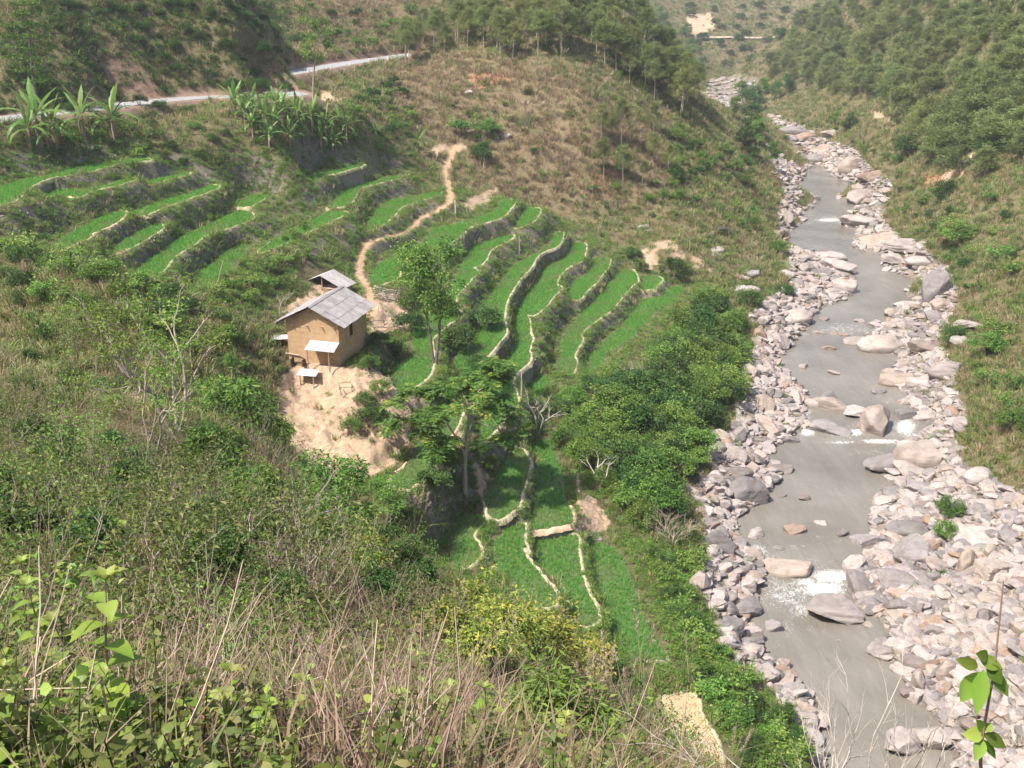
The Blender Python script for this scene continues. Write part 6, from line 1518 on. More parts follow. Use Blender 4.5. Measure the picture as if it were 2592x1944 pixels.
# pines: lone ones and the wood on the knoll
for i, (x, y, h_, lab) in enumerate([(1522, 362, 92, 'lone pine highest on the right shoulder of the knoll face'), (1573, 376, 118, 'tall pine with two trunks on the knoll shoulder'), (1655, 338, 72, 'pine just below the pine wood'), (1528, 455, 98, 'lower left pine of the small group on the knoll'), (1577, 466, 92, 'lower pine on a clear pale trunk'), (1653, 424, 82, 'right pine of the small group on the knoll'), (1690, 440, 70, 'bushy pine at the right of the small group'), (1625, 470, 60, 'small pine low on the knoll flank')]):
    plant_at(PINE[i % 4], x, y, h_, 'pine_tree', lab, 'pine tree', 'scattered pines on the knoll')
WOOD = P_((1400, 150), (1480, 130), (1560, 190), (1640, 250), (1720, 305), (1770, 310), (1765, 220), (1700, 120), (1640, 60), (1560, 15), (1450, -40), (1330, -40), (1380, 60))
WOOD2 = P_((1000, 175), (1060, 110), (1200, 60), (1350, 20), (1400, 150), (1300, 160), (1180, 120), (1100, 150))
def spaced(poly, n, dmin, rs_, tries=4000, jit=None):
    lo, hi = poly.min(0), poly.max(0); got = []; P3 = []
    c = rs_.uniform(lo, hi, (tries, 2)); c = c[inside(poly, c[:, 0], c[:, 1])]
    g = ground(c[:, 0], c[:, 1])
    for p, q in zip(c, g):
        if len(got) >= n: break
        if any((q[0] - r[0]) ** 2 + (q[1] - r[1]) ** 2 < dmin ** 2 for r in P3): continue
        got.append(p); P3.append(q)
    return np.array(P3)
def zone_pos(g):
    x, y, f = project(g); return x, y
for k_, (poly, n, dm, lab) in enumerate([(WOOD, 75, 2.3, 'pine in the dense wood topping the knoll'), (WOOD2, 34, 3.0, 'pine in the open wood left on the knoll top')]):
    for g in spaced(poly, n, dm, rt):
        x, y = zone_pos(g)
        where = 'far edge' if y < 60 else ('middle' if y < 170 else 'lower edge')
        put(PINE[rt.integers(0, 4)], g, rt.uniform(6.5, 9.5) * (1 if k_ == 0 else .85), rt.uniform(0, 6.28), 'pine_tree', lab + ', ' + where, 'pine tree', ['dense pine wood on the knoll', 'open pine wood on the knoll'][k_], .05, rt.uniform(1.0, 1.3))
# young pine plantation on the far right slope
PLANT = P_((1985, 150), (2010, 60), (2150, 0), (2592, -20), (2600, 420), (2480, 460), (2380, 420), (2300, 330), (2230, 250), (2100, 230), (1990, 240), (1950, 190))
for g in spaced(PLANT, 190, 5.0, rt, 9000):
    x, y = zone_pos(g)
    where = 'high up' if y < 140 else ('half way up' if y < 280 else 'low down'); col_ = 'near the river bend' if x < 2150 else ('in its middle' if x < 2380 else 'at the right edge')
    put(PINEY[rt.integers(0, 3)], g, rt.uniform(4.5, 8.5), rt.uniform(0, 6.28), 'young_pine', 'young pine on the right slope, %s, %s' % (where, col_), 'pine tree', 'plantation on the right slope', .05, rt.uniform(1.1, 1.6))
# far hillside trees
FARW = P_((1560, 20), (1680, 30), (1760, 120), (1770, 200), (1700, 160), (1600, 80))
for g in spaced(FARW, 26, 9, rt):
    put(BUSH[rt.integers(0, 3)], g, rt.uniform(4, 8), rt.uniform(0, 6.28), 'far_tree', 'hazy tree on the far hillside beyond the pine wood', 'tree', 'far hillside trees', 0, 1.2)
for g in spaced(P_((1720, 20), (1990, 20), (1960, 160), (1780, 185)), 30, 12, rt):
    put(BUSHD[rt.integers(0, 2)], g, rt.uniform(3, 6), rt.uniform(0, 6.28), 'far_tree', 'tiny hazy bush on the far slope by the cut road', 'bush', 'far slope bushes', 0, 1.3)
# riverside trees at the bend
RT_ = [tree_proto(9, 3.0, 3.2, 2200, .42, .24, 'bush', 'bark_d', 61, depth=3, r0=.18, clr=1.2, nmain=7), tree_proto(8, 2.5, 3.0, 2000, .42, .24, 'bush_d', 'bark_d', 62, depth=3, r0=.16, clr=1.2, nmain=7)]
for i, (x, y, h_, lab) in enumerate([(1880, 285, 78, 'dark round tree at the river bend, leftmost'), (1915, 290, 70, 'dark round tree at the river bend beside the water'), (1855, 300, 55, 'lower tree at the bend near the far rocks'), (1900, 330, 66, 'bright tree on the left bank below the bend'), (1925, 372, 70, 'leafy tree overhanging the water at the bend'), (1880, 385, 66, 'leafy tree on the bank behind the overhanging one'), (1950, 420, 60, 'dense green bushy tree leaning over red soil'), (1905, 405, 50, 'small tree between the bank trees'), (1960, 255, 50, 'tree at the foot of the plantation by the bend'), (2000, 240, 50, 'right tree at the foot of the plantation'), (1930, 245, 46, 'left tree at the foot of the plantation'), (2140, 335, 48, 'dark tree on the right bank above pale rock'), (2115, 320, 40, 'smaller dark tree beside it on the right bank')]):
    plant_at(RT_[i % 2], x, y, h_, 'riverside_tree', lab, 'tree', 'trees at the river bend', 1.15)
# thicket between terraces and river
THICK = P_((1730, 800), (1800, 755), (1870, 820), (1890, 860), (1868, 930), (1842, 1010), (1828, 1080), (1758, 1115), (1764, 1190), (1728, 1250), (1702, 1320), (1630, 1335), (1580, 1300), (1510, 1220), (1460, 1170), (1460, 1110), (1510, 1060), (1590, 1010), (1655, 915))
for g in spaced(THICK, 150, 1.6, rt, 5000):
    x, y = zone_pos(g)
    q = rt.random(); pr = BUSH[rt.integers(0, 3)] if q < .62 else BUSHD[rt.integers(0, 2)]
    where = 'by the lowest right paddy' if y < 880 else ('in its middle' if y < 1060 else 'at its near end'); sd = 'by the rocks' if x > 1740 else ('near the terraces' if x < 1600 else 'at its centre')
    tone = 'green' if q < .62 else 'dark'
    put(pr, g, rt.uniform(1.4, 4.2), rt.uniform(0, 6.28), 'thicket_bush', '%s bush in the thicket %s, %s' % (tone, where, sd), 'bush', 'riverside thicket', .06, rt.uniform(.9, 1.25))
LOWB = P_((1640, 1390), (1700, 1390), (1755, 1420), (1760, 1500), (1790, 1570), (1800, 1640), (1850, 1710), (1925, 1770), (2000, 1840), (2030, 1910), (2020, 1990), (1900, 1990), (1850, 1860), (1800, 1760), (1745, 1680), (1700, 1600), (1665, 1500))
for g in spaced(LOWB, 110, .95, rt, 5000):
    x, y = zone_pos(g)
    q = rt.random(); pr = BUSHS[rt.integers(0, 3)] if q < .7 else BUSHD[rt.integers(0, 2)]
    where = 'beside the lowest paddy' if y < 1560 else ('above the fallow plot' if y < 1740 else 'right of the fallow plot')
    put(pr, g, rt.uniform(.7, 1.5), rt.uniform(0, 6.28), 'bank_bush', '%s low bush on the river bank %s' % ('green' if q < .7 else 'dark', where), 'bush', 'bushes on the lower river bank', .06, rt.uniform(1.0, 1.4))
# bushes on the terrace risers, the yard and the mound
for x, y, h_, w_, k_, lab in [(1215, 830, 70, 1.3, 1, 'dark bush on the bund end in the middle paddy'), (1150, 880, 75, 1.2, 1, 'dark bush at the foot of the forked tree'), (1130, 800, 60, 1.0, 0, 'bush at the bund left of the big middle paddy'), (1035, 850, 75, 1.0, 1, 'dark round bush between yard and paddy'), (1050, 790, 70, 1.1, 0, 'bush at the yard corner under the stone wall'), (1075, 740, 60, 1.1, 0, 'bush left of the forked tree crown'), (960, 880, 45, 1.2, 1, 'shaded bush at the right foot of the house'), (1000, 905, 50, 1.3, 1, 'shaded bush between house and paddy'), (935, 935, 40, 1.2, 0, 'low bush at the near corner of the house'), (965, 1000, 50, 1.0, 0, 'small bush on the crest of the soil mound'), (940, 1085, 70, 1.1, 1, 'largest dark bush on the face of the soil mound'), (890, 1100, 50, 1.0, 0, 'bush low on the left of the soil mound face'), (925, 1030, 50, 1.0, 0, 'bush in the middle of the soil mound face'), (1095, 1260, 75, 1.2, 1, 'dark bush under the yellowish paddy'), (1240, 1190, 42, 1.0, 0, 'bush left of the lower shaded paddy'), (1215, 1150, 42, 1.0, 1, 'dark bush right of the feathery tree trunk'), (1325, 1105, 50, 1.0, 0, 'bush below the longest winding paddy'), (1430, 1135, 60, 1.1, 0, 'bush right below the bleached tree'), (1475, 1150, 75, 1.2, 0, 'bush right of the bleached tree'), (1500, 1005, 60, 1.2, 1, 'grey-green bush at the lower end of the right-hand paddies'), (1450, 1030, 60, 1.1, 0, 'bush right of the shaded little paddy'), (1560, 970, 60, 1.2, 0, 'bush at the near tip of the lowest right paddy'), (1415, 1050, 50, 1.1, 1, 'dark bush below the shaded little paddy'), (1120, 985, 38, 1.2, 0, 'bush behind the feathery crown'),
    (1170, 338, 45, 1.2, 2, 'bright bush above the head of the footpath, left'), (1236, 345, 52, 1.2, 0, 'rounded bush above the head of the footpath, right'), (1205, 400, 45, 1.0, 1, 'dark bush beside the small flowering tree'), (1602, 655, 36, 1.0, 1, 'dark round bush on the bare meadow soil'), (1625, 690, 32, 1.0, 1, 'dark bush at the paddy corner below the bare soil'), (1700, 715, 70, .9, 1, 'dark bush with a pale trunk at the end of the terraces'), (1730, 690, 40, 1, 0, 'bush right of the bare meadow soil'), (1790, 790, 60, 1.1, 2, 'bright leafy bush at the upper thicket'), (1890, 775, 55, 1.2, 1, 'dark bush just above the left bank rocks'), (1985, 745, 34, 1.2, 1, 'dark bush among the left bank rocks'), (1970, 640, 36, 1.2, 0, 'green bush hanging over the left bank'), (2410, 870, 60, 1.1, 1, 'bush among grey rocks on the right bank'), (2400, 1310, 60, 1, 0, 'green tuft bush between right bank boulders'), (2390, 1370, 60, .8, 0, 'narrow bush beside the big grey-capped block'), (2290, 400, 70, .9, 1, 'tall dark bush on the right slope'), (2385, 510, 70, .8, 1, 'dark bush on the middle of the right slope'), (2420, 620, 75, 1.2, 0, 'round grey-green bush above the right rocks'), (2500, 400, 60, 1.2, 1, 'dark bush by the slanting trail scar'), (2560, 1090, 60, 1.2, 0, 'bush on the right bank near the frame edge'), (2500, 900, 70, 1.2, 0, 'bush on the right bank half way down')]:
    pr = [BUSH, BUSHD, BUSHS][k_][rt.integers(0, 2)]
    plant_at(pr, x, y, h_, 'bush', lab, 'bush', None, w_)
plant_at(tree_proto(4.2, 2.0, 1.2, 700, .3, .16, 'bush_d', 'bark', 63, depth=2, r0=.07, clr=.7, nmain=5), 1224, 430, 72, 'small_tree', 'small round-topped tree right of the head of the footpath', 'tree', rz=.3)
# taller saplings and scrub bushes rising out of the left slope
SAPL = [bare_proto(2.6, 870 + i, 3, 4, .022, 'bark', .5, leafn=260 + 120 * i, L=.13, W=.06, mat=('herb_d', 'bush', 'herb_d')[i], base_sp=.4) for i in range(3)]
for g in spaced(P_((0, 760), (420, 800), (620, 960), (700, 1180), (900, 1420), (1000, 1560), (600, 1560), (0, 1560)), 95, 1.15, rt, 4000):
    x, y = zone_pos(g)
    where = 'high up' if y < 1000 else ('half way down' if y < 1280 else 'low down'); sd = 'at far left' if x < 220 else ('by the pale trees' if x < 420 else 'towards the soil mound')
    q = rt.random(); pr = SAPL[rt.integers(0, 3)] if q < .68 else BUSHD[rt.integers(0, 2)]
    put(pr, g, rt.uniform(1.3, 3.0) if q < .68 else rt.uniform(.9, 1.7), rt.uniform(0, 6.28), 'slope_sapling' if q < .68 else 'slope_bush', '%s on the left slope, %s, %s' % ('twiggy sapling' if q < .68 else 'dark bush', where, sd), 'sapling' if q < .68 else 'bush', 'saplings and bushes of the left slope', .1, rt.uniform(.8, 1.2))
# random shrubs on the slopes, each a plant of its own
for poly, n, dm, hr, lab, grp, prs in [
    (P_((150, 280), (420, 262), (600, 330), (560, 420), (440, 420), (300, 400), (160, 400)), 34, 2.0, (.7, 1.8), 'shrub on the weedy slope between road and left terraces', 'shrubs under the road', BUSHS + BUSHD),
    (P_((880, 280), (1000, 200), (1050, 330), (1030, 370), (930, 390), (860, 400)), 26, 2.5, (.8, 2.2), 'shrub on the slope left of the knoll', 'shrubs left of the knoll', BUSHS + BUSHD),
    (P_((150, 20), (690, 20), (722, 235), (470, 240), (430, 200), (330, 90)), 85, 1.8, (.9, 2.6), 'dark shrub on the cut bank above the road', 'shrubs on the cut bank', BUSHD),
    (P_((740, 160), (1080, 110), (1080, 20), (760, 20)), 34, 4, (1, 2.6), 'shrub on the brown slope above the far road', 'shrubs above the far road', BUSHD + BUSHS),
    (P_((1100, 260), (1400, 200), (1600, 400), (1600, 520), (1350, 520), (1180, 420)), 20, 4, (.6, 1.5), 'shrub on the dry grassy face of the knoll', 'shrubs on the knoll face', BUSHS + BUSHD),
    (P_((1600, 480), (1800, 420), (1930, 480), (1950, 600), (1800, 560), (1650, 560)), 30, 3.0, (.8, 2.2), 'shrub in the meadow below the knoll', 'meadow shrubs', BUSHS + BUSH),
    (P_((1700, 330), (1860, 400), (1920, 450), (1800, 430), (1700, 480)), 24, 3.0, (1.2, 3), 'bush on the right flank of the knoll', 'bushes on the knoll flank', BUSH + BUSHD),
    (P_((2250, 440), (2560, 500), (2580, 1050), (2470, 1000), (2440, 750), (2280, 560)), 44, 3.0, (.8, 2.4), 'shrub on the grassy right slope above the rocks', 'shrubs on the right slope', BUSHS + BUSHD),
    (P_((2000, 290), (2200, 310), (2350, 400), (2260, 430), (2100, 340)), 22, 4.0, (1, 2.6), 'shrub on the right slope below the plantation', 'shrubs below the plantation', BUSHS + BUSHD),
    (P_((560, 700), (680, 660), (770, 560), (800, 640), (700, 740), (600, 790), (520, 770)), 26, 1.3, (.7, 1.5), 'shrub on the weedy bank behind the house', 'shrubs behind the house', BUSHS + BUSHD),
    (P_((0, 640), (220, 660), (420, 740), (560, 800), (640, 900), (640, 960), (400, 860), (0, 780)), 40, 1.6, (.8, 1.8), 'shrub on the slope below the left terraces', 'shrubs below the left terraces', BUSHS + BUSHD + BUSH)]:
    for g in spaced(poly, n, dm, rt):
        x, y = zone_pos(g); c0 = poly.mean(0)
        where = ('upper ' if y < c0[1] else 'lower ') + ('left' if x < c0[0] else 'right')
        put(prs[rt.integers(0, len(prs))], g, rt.uniform(*hr), rt.uniform(0, 6.28), 'shrub', lab + ', ' + where + ' part', 'shrub', grp, .08, rt.uniform(.9, 1.5))

# ------------------------------------------------------------------ the grazing buffalo
def skin_body(name, verts, edges, radii, mat, root=0, sub=2):
    me = bpy.data.meshes.new(name); me.from_pydata([tuple(v) for v in verts], edges, []); o = obj(name, me, mat)
    md = o.modifiers.new('skin', 'SKIN'); md.use_smooth_shade = True
    for i, r_ in enumerate(radii): me.skin_vertices[0].data[i].radius = (r_, r_) if np.isscalar(r_) else r_
    me.skin_vertices[0].data[root].use_root = True
    sb = o.modifiers.new('sub', 'SUBSURF'); sb.levels = sub; sb.render_levels = sub
    return o
M_BUF = simple_mat('buffalo_hide', (.055, .047, .045), .75, col2=(.085, .07, .065), scale=4, bump=.2, bscale=20)
bv = [(0, 0, 1.02), (-.45, 0, 1.0), (-.85, 0, .98), (.45, 0, 1.02), (.8, 0, 1.02), (1.08, 0, .82), (1.28, 0, .52), (1.42, 0, .25), (1.5, 0, .1),
      (-.85, .2, .72), (-.80, .22, .45), (-.9, .22, .22), (-.88, .22, .04), (-.85, -.2, .72), (-.72, -.22, .45), (-.8, -.22, .22), (-.78, -.22, .04),
      (.7, .2, .68), (.72, .21, .38), (.70, .21, .04), (.6, -.2, .68), (.58, -.21, .38), (.6, -.21, .04), (-1.02, 0, .95), (-1.1, 0, .6), (-1.1, 0, .35)]
be = [(0, 1), (1, 2), (0, 3), (3, 4), (4, 5), (5, 6), (6, 7), (7, 8), (2, 9), (9, 10), (10, 11), (11, 12), (2, 13), (13, 14), (14, 15), (15, 16), (4, 17), (17, 18), (18, 19), (4, 20), (20, 21), (21, 22), (2, 23), (23, 24), (24, 25)]
br = [.40, .42, .33, .39, .30, .21, .17, .14, .09, .16, .10, .075, .08, .16, .10, .075, .08, .14, .085, .075, .14, .085, .075, .06, .035, .04]
gb_ = ground(1829, 594)[0]
bf = empty('buffalo', tuple(gb_), math.radians(-12)); tag(bf, 'dark grey buffalo grazing with its head down in the meadow', 'buffalo')
body = skin_body('body', bv, be, br, M_BUF); body.parent = bf
for s_ in (-1, 1):
    mb = MB(); mb.tube([(1.22, .1 * s_, .62), (1.12, .3 * s_, .7), (.98, .42 * s_, .8), (.85, .42 * s_, .86)], [.05, .045, .03, .01], 7); mb.obj('horn', M_STONE, bf, True)
    mb = MB(); leaves(mb, rt, np.array([[1.16, .13 * s_, .6]]), np.array([[-.1, 1.0 * s_, -.25]]), .24, .14); mb.obj('ear', M_BUF, bf)
# ------------------------------------------------------------------ ground cover: grass, weeds, dry stalks (uncountable)
rc = np.random.default_rng(909)
# rough visibility of the land from around the standpoint (plants wholly hidden behind ridges are not needed)
sub = np.s_[::5, ::5]
vx, vy, vz = XX[sub], YY[sub], ZZ[sub] + 2.0
vis = np.ones(vx.shape, bool)
for t in np.concatenate([np.linspace(.03, .9, 45), np.linspace(.91, .985, 12)]):
    vis &= ~(H(vx * t, vy * t) > CAMZ + (vz - CAMZ) * t + .3)
VISF = np.repeat(np.repeat(vis, 5, 0), 5, 1)[:ZZ.shape[0], :ZZ.shape[1]]
INV = (GPX > -200) & (GPX < 2800) & (GPY > -140) & (GPY < 2250) & (GF > 1.2) & VISF & (YY > 1.0)
hx = (XX - HC[0]) * HE1[0] + (YY - HC[1]) * HE1[1]; hy = (XX - HC[0]) * HE2[0] + (YY - HC[1]) * HE2[1]
NOHOUSE = ~((hx > -.4) & (hx < 5.4) & (hy > -1.6) & (hy < 6.6)) & ~((np.abs(XX - SB[0]) < 2.6) & (np.abs(YY - SB[1] - 1.3) < 2.3))
OPEN = INV & (PDIST > .12) & (ZZ > .5) & NOHOUSE & (W_ROADB < .5) & (DROAD > 2.7)
free = OPEN * (1 - np.clip(W_BARE * .96 + W_PATH + W_SLIDE * .8, 0, 1)) * (1 - W_ROCK * .96)
SURF = AREA * np.sqrt(1 + np.minimum(SLP, 1.5) ** 2)

def pts_for(dens):
    lam = dens * SURF
    cnt = rc.poisson(np.clip(lam, 0, 60))
    jj, ii = np.nonzero(cnt); rep = cnt[jj, ii]
    jj = np.repeat(jj, rep); ii = np.repeat(ii, rep)
    dx = np.gradient(XX, axis=1)[jj, ii]; dy = np.gradient(YY, axis=0)[jj, ii]
    x = XX[jj, ii] + rc.uniform(-.5, .5, len(jj)) * dx; y = YY[jj, ii] + rc.uniform(-.5, .5, len(jj)) * dy
    return x, y, jj, ii

patch = fbm(XX / 5.5, YY / 5.5, 4, 131); patch2 = fbm(XX / 2.1, YY / 2.1, 3, 133)
FORE = 1 - sstep(44, 58, YY + np.abs(XX) * .1)                                  # the near spur
TERZ = sstep(12, 3, PDIST)                                                       # lush banks among the terraces
brown = np.clip(brownz, 0, 1)
rightz = ((XX > 35) & (ZZ > 1)).astype(float)
cutz = inside(P_((130, -50), (735, -50), (735, 245), (430, 250), (0, 300), (0, 100)), GPX, GPY).astype(float) * (GF > 110)
meadow = inside(P_((1550, 480), (1950, 440), (1990, 640), (1900, 780), (1700, 740), (1520, 600)), GPX, GPY).astype(float) * (GF > 120)
dist = np.maximum(GF, 2.0)
D0 = np.clip(1.9 * (100 / np.maximum(dist, 40)) ** 1.45, .10, 5.0)

def emit(name, dens, protos, hmin, hmax, label, grow_far=.45, tiltk=.35, wscale=1.0):
    x, y, jj, ii = pts_for(dens)
    n_ = len(x)
    f = GF[jj, ii]
    s = rc.uniform(hmin, hmax, n_) * np.maximum(1, (f / 100)) ** grow_far
    rot = np.stack([rc.normal(0, tiltk * .4, n_), rc.normal(0, tiltk * .4, n_), rc.uniform(0, 6.28, n_)], 1)
    scatter(name, np.stack([x, y, H(x, y) - .02], 1), rot, np.stack([s * wscale, s * wscale, s], 1), rc.integers(0, len(protos), n_), protos, None, label)
    print('SCATTER', name, n_)

gp = [tuft(22, .75, .32, .05, G['grass'], .5, .35) for _ in range(4)]
dp = [tuft(22, .8, .34, .045, G['dry'], .55, .35) for _ in range(4)]
bp_ = [tuft(24, .85, .36, .05, G['brown'], .6, .4) for _ in range(4)]
wp = [weed(70, .7, .55, .15, .085, G['weed']) for _ in range(4)]
wdp = [weed(70, .8, .55, .15, .085, G['bush_d']) for _ in range(3)]
far_ = 1 - FORE
bank = sstep(.1, .35, PDIST) * (1 - sstep(3.0, 7.0, PDIST))
greenness = np.clip(.15 + 1.1 * patch - .55 * brown + .25 * TERZ + .35 * meadow + .25 * rightz, 0.05, 1)
brown = brown * .75
emit('green_grass', free * (1 - .5 * cutz) * far_ * D0 * greenness * (1 - .5 * TERZ) * (1 - .8 * bank), gp, .7, 1.4, 'green grass of the slopes and meadow')
emit('dry_grass', free * far_ * D0 * np.clip(.75 - .75 * patch + .05 * rightz + .2 * patch2, .04, 1) * (1 - .85 * TERZ) * (1 - .6 * brown) * (1 - .85 * cutz), dp, .7, 1.3, 'straw-coloured dry grass of the slopes')
emit('brown_grass', free * far_ * D0 * np.clip(brown * 1.3 + .25 * cutz, 0, 1.3), bp_, .7, 1.25, 'brown dead grass of the knoll and upper slope')
upper = np.where(GOUT > .3, sstep(.35, .75, (fbm(XX / 1.6, YY / 1.6, 3, 141))) * 1.3 + .5, 1.0)
emit('riser_weeds', free * far_ * D0 * bank * 2.9 * upper, wp, .34, .72, 'leafy green weeds on the terrace banks', wscale=1.2)
emit('bank_weeds', free * far_ * D0 * ((1 - bank) * np.clip(patch2 * 1.3 - .45, 0, 1) * (1 - .7 * brown) * .8 + .3 * cutz), wp, .55, 1.15, 'leafy green weeds on banks and slopes')
emit('dark_weeds', free * far_ * D0 * ((1 - bank) * np.clip(patch * 1.5 - .75, 0, 1) * .8 + 1.3 * cutz), wdp, .6, 1.2, 'dark leafy weeds on banks and slopes')
bl = INV * (PDIST > .02) * (PDIST < .34) * (GF < 190)
emit('bund_grass', bl * 2.6, [tuft(16, .5, .16, .03, G['dry'], .6, .4) for _ in range(4)] + [tuft(16, .5, .16, .03, G['grass'], .6, .4) for _ in range(3)], .3, .65, 'short grass growing along the paddy bunds')
# sparse plants on bare earth and between the rocks
emit('earth_weeds', OPEN * far_ * np.clip(W_BARE, 0, 1) * .12 * (GF < 260) + INV * (W_ROCK > .5) * (ZZ > 1.0) * .03 * far_, wp, .4, .8, 'sparse weeds on bare earth and among rocks')

# --- near slope: herbs, stalks, thin grasses
def herb_proto(h, seed, n=9, L=.12, W=.06, mat='herb_d'):
    r_ = np.random.default_rng(seed); mb = MB(); mt = MB()
    for s in range(3):
        a = r_.uniform(0, 6.28); top = np.array([math.cos(a) * h * .3, math.sin(a) * h * .3, h * r_.uniform(.7, 1.05)])
        b = np.array([math.cos(a) * .05, math.sin(a) * .05, -.05])
        for k in range(n):
            t = .25 + .75 * k / (n - 1); p = b + (top - b) * t; aa = k * 1.6 + s
            d = np.array([[math.cos(aa), math.sin(aa), -.1], [-math.cos(aa), -math.sin(aa), -.1]])
            leaves(mb, r_, np.array([p, p]), d, L * (1.15 - .5 * t), W * (1.15 - .5 * t), np.full(2, .3 + .5 * t), .2)
        blades(mb, r_, 2, h * .9, .05, .014, .3)
    me = mb.mesh('herb'); me.materials.append(G[mat]); return me
def stalks_proto(h, seed, n=5, mat='stalk', r=.006):
    r_ = np.random.default_rng(seed); mb = MB()
    for s in range(n):
        a = r_.uniform(0, 6.28); ln = h * r_.uniform(.6, 1.2); le = r_.uniform(.1, .75)
        P = [np.array([r_.normal(0, .12), r_.normal(0, .12), -.05])]; d = np.array([math.cos(a) * le, math.sin(a) * le, 1.0])
        for k in range(4): d = d + r_.normal(0, .10, 3); P.append(P[-1] + d / np.linalg.norm(d) * ln / 4)
        mb.tube(P, np.linspace(r, r * .45, 5), 4, r_.random())
        if r_.random() < .6:
            q = P[2]; d2 = d + r_.normal(0, .5, 3); mb.tube([q, q + d2 * ln * .14, q + d2 * ln * .3], [r * .6, r * .5, r * .3], 3, r_.random())
    me = mb.mesh('stalks'); me.materials.append(G[mat]); return me
def small_herb(h, seed, n=15, L=.062, W=.034, mat='herb'):
    """fine-leaved herb for the ground right before the camera: six-sided leaves in pairs up thin stems"""
    r_ = np.random.default_rng(seed); mb = MB()
    for s_ in range(4):
        a = r_.uniform(0, 6.28); top = np.array([math.cos(a) * h * .35, math.sin(a) * h * .35, h * r_.uniform(.6, 1.1)]); b = np.array([math.cos(a) * .06, math.sin(a) * .06, -.05])
        k = np.arange(n); t = .2 + .8 * k / (n - 1); P = np.repeat(b + (top - b) * t[:, None], 2, 0)
        aa = np.repeat(k * 1.75 + s_, 2) + np.tile([0, math.pi], n) + r_.normal(0, .3, 2 * n)
        D = np.stack([np.cos(aa), np.sin(aa), r_.normal(.0, .25, 2 * n)], 1); D /= np.linalg.norm(D, axis=1, keepdims=True)
        S = np.cross(D, np.array([0, 0, 1.0]) + r_.normal(0, .45, D.shape)); S /= np.linalg.norm(S, axis=1, keepdims=True)
        l = (L * np.repeat(1.2 - .55 * t, 2) * r_.uniform(.7, 1.3, 2 * n))[:, None]; w = l * W / L * .5; dn = np.array([0, 0, -1.0])
        V = np.stack([P, P + D * l * .3 + S * w, P + D * l * .68 + S * w * .75 + dn * l * .06, P + D * l + dn * l * .2, P + D * l * .68 - S * w * .75 + dn * l * .06, P + D * l * .3 - S * w], 1).reshape(-1, 3)
        i_ = np.arange(2 * n)[:, None] * 6
        mb.V.append(V); mb.F.setdefault(4, []).append(i_ + np.array([1, 2, 4, 5]) + mb.n); mb.F.setdefault(3, []).append(np.concatenate([i_ + np.array([0, 1, 5]), i_ + np.array([2, 3, 4])]) + mb.n)
        mb.n += len(V); mb.A.append(np.repeat(np.clip(.25 + .5 * np.repeat(t, 2) + r_.normal(0, .18, 2 * n), 0, 1), 6))
        mb.tube([b, (b + top) / 2 + r_.normal(0, .02, 3), top], [.004, .003, .002], 4, .1)
    me = mb.mesh('small_herb'); me.materials.append(G[mat]); return me
hp_ = [herb_proto(.65, 700 + i) for i in range(5)]
hb_ = [herb_proto(.8, 710 + i, 8, .19, .105) for i in range(3)]
sp_ = [stalks_proto(.95, 720 + i) for i in range(5)]
tg = [tuft(26, .6, .28, .013, G['grass'], .5, .4) for _ in range(3)]; td = [tuft(30, .7, .3, .010, G['dry_n'], .6, .4) for _ in range(4)]; tb = [tuft(26, .55, .3, .011, G['brown_n'], .7, .45) for _ in range(3)]
sh_p = [small_herb(.5, 740 + i, mat='herb_d') for i in range(5)] + [small_herb(.45, 750 + i, 11, .085, .05) for i in range(2)]
cane = [stalks_proto(2.0, 760 + i, 3, 'stalk', .010) for i in range(4)]
n_f = np.clip(4.4 * (20 / np.maximum(dist, 4.5)) ** .9, 2.4, 16)
FZ = INV * (ZZ > 3) * FORE * (PDIST > .3) * (1 - sstep(.3, 1, W_BARE))
low = fbm(XX / 3.2, YY / 3.2, 4, 151); low2 = fbm(XX / 1.1, YY / 1.1, 3, 153)
lushl = np.clip(.5 + 1.1 * (low - .5) * 2 + .2 * sstep(900, 300, GPX), .1, 1.2)
dryr = np.clip(1.3 - lushl + .2 * sstep(500, 1000, GPX), .2, 1.3)
nearz = 1 - sstep(11, 17, dist)
emit('fine_herbs', FZ * n_f * nearz * (.6 + .6 * lushl), sh_p, .7, 1.4, 'fine-leaved herbs right before the camera', .0, .7)
emit('hillside_herbs', FZ * n_f * (1 - nearz) * lushl * .66, hp_, .6, 1.25, 'leafy herbs covering the near slope', .0, .6)
emit('broad_herbs', FZ * n_f * np.clip(low2 * 1.6 - .62, 0, 1) * .16 * (dist < 30) * (dist > 9), hb_, .6, 1.0, 'broad-leaved herbs of the near slope', .0, .5)
emit('dry_stalks', FZ * n_f * dryr * .42 * (1 - .85 * sstep(900, 1250, GPX)), sp_, .5, 1.05, 'dry stalks and twigs tangled over the near slope', .0, .9)
emit('dry_canes', FZ * (dist > 11) * .8 * (.4 + dryr) * (1 - .8 * sstep(900, 1250, GPX)), cane, .5, 1.1, 'thin dry canes standing up out of the near slope', .0, .8)
emit('near_dry_grass', FZ * n_f * dryr * .5 * (1 - .55 * nearz), td, .5, .95, 'thin straw grass of the near slope', .0, .6)
emit('near_brown_grass', FZ * n_f * (dryr + .15) * .7 * (1 - .3 * nearz), tb, .55, 1.1, 'reddish-brown dead grass of the near slope', .0, .6)
emit('near_green_grass', FZ * n_f * (.2 + .4 * low2) * (1 - .4 * nearz), tg, .5, 1.0, 'thin green grass of the near slope', .0, .6)

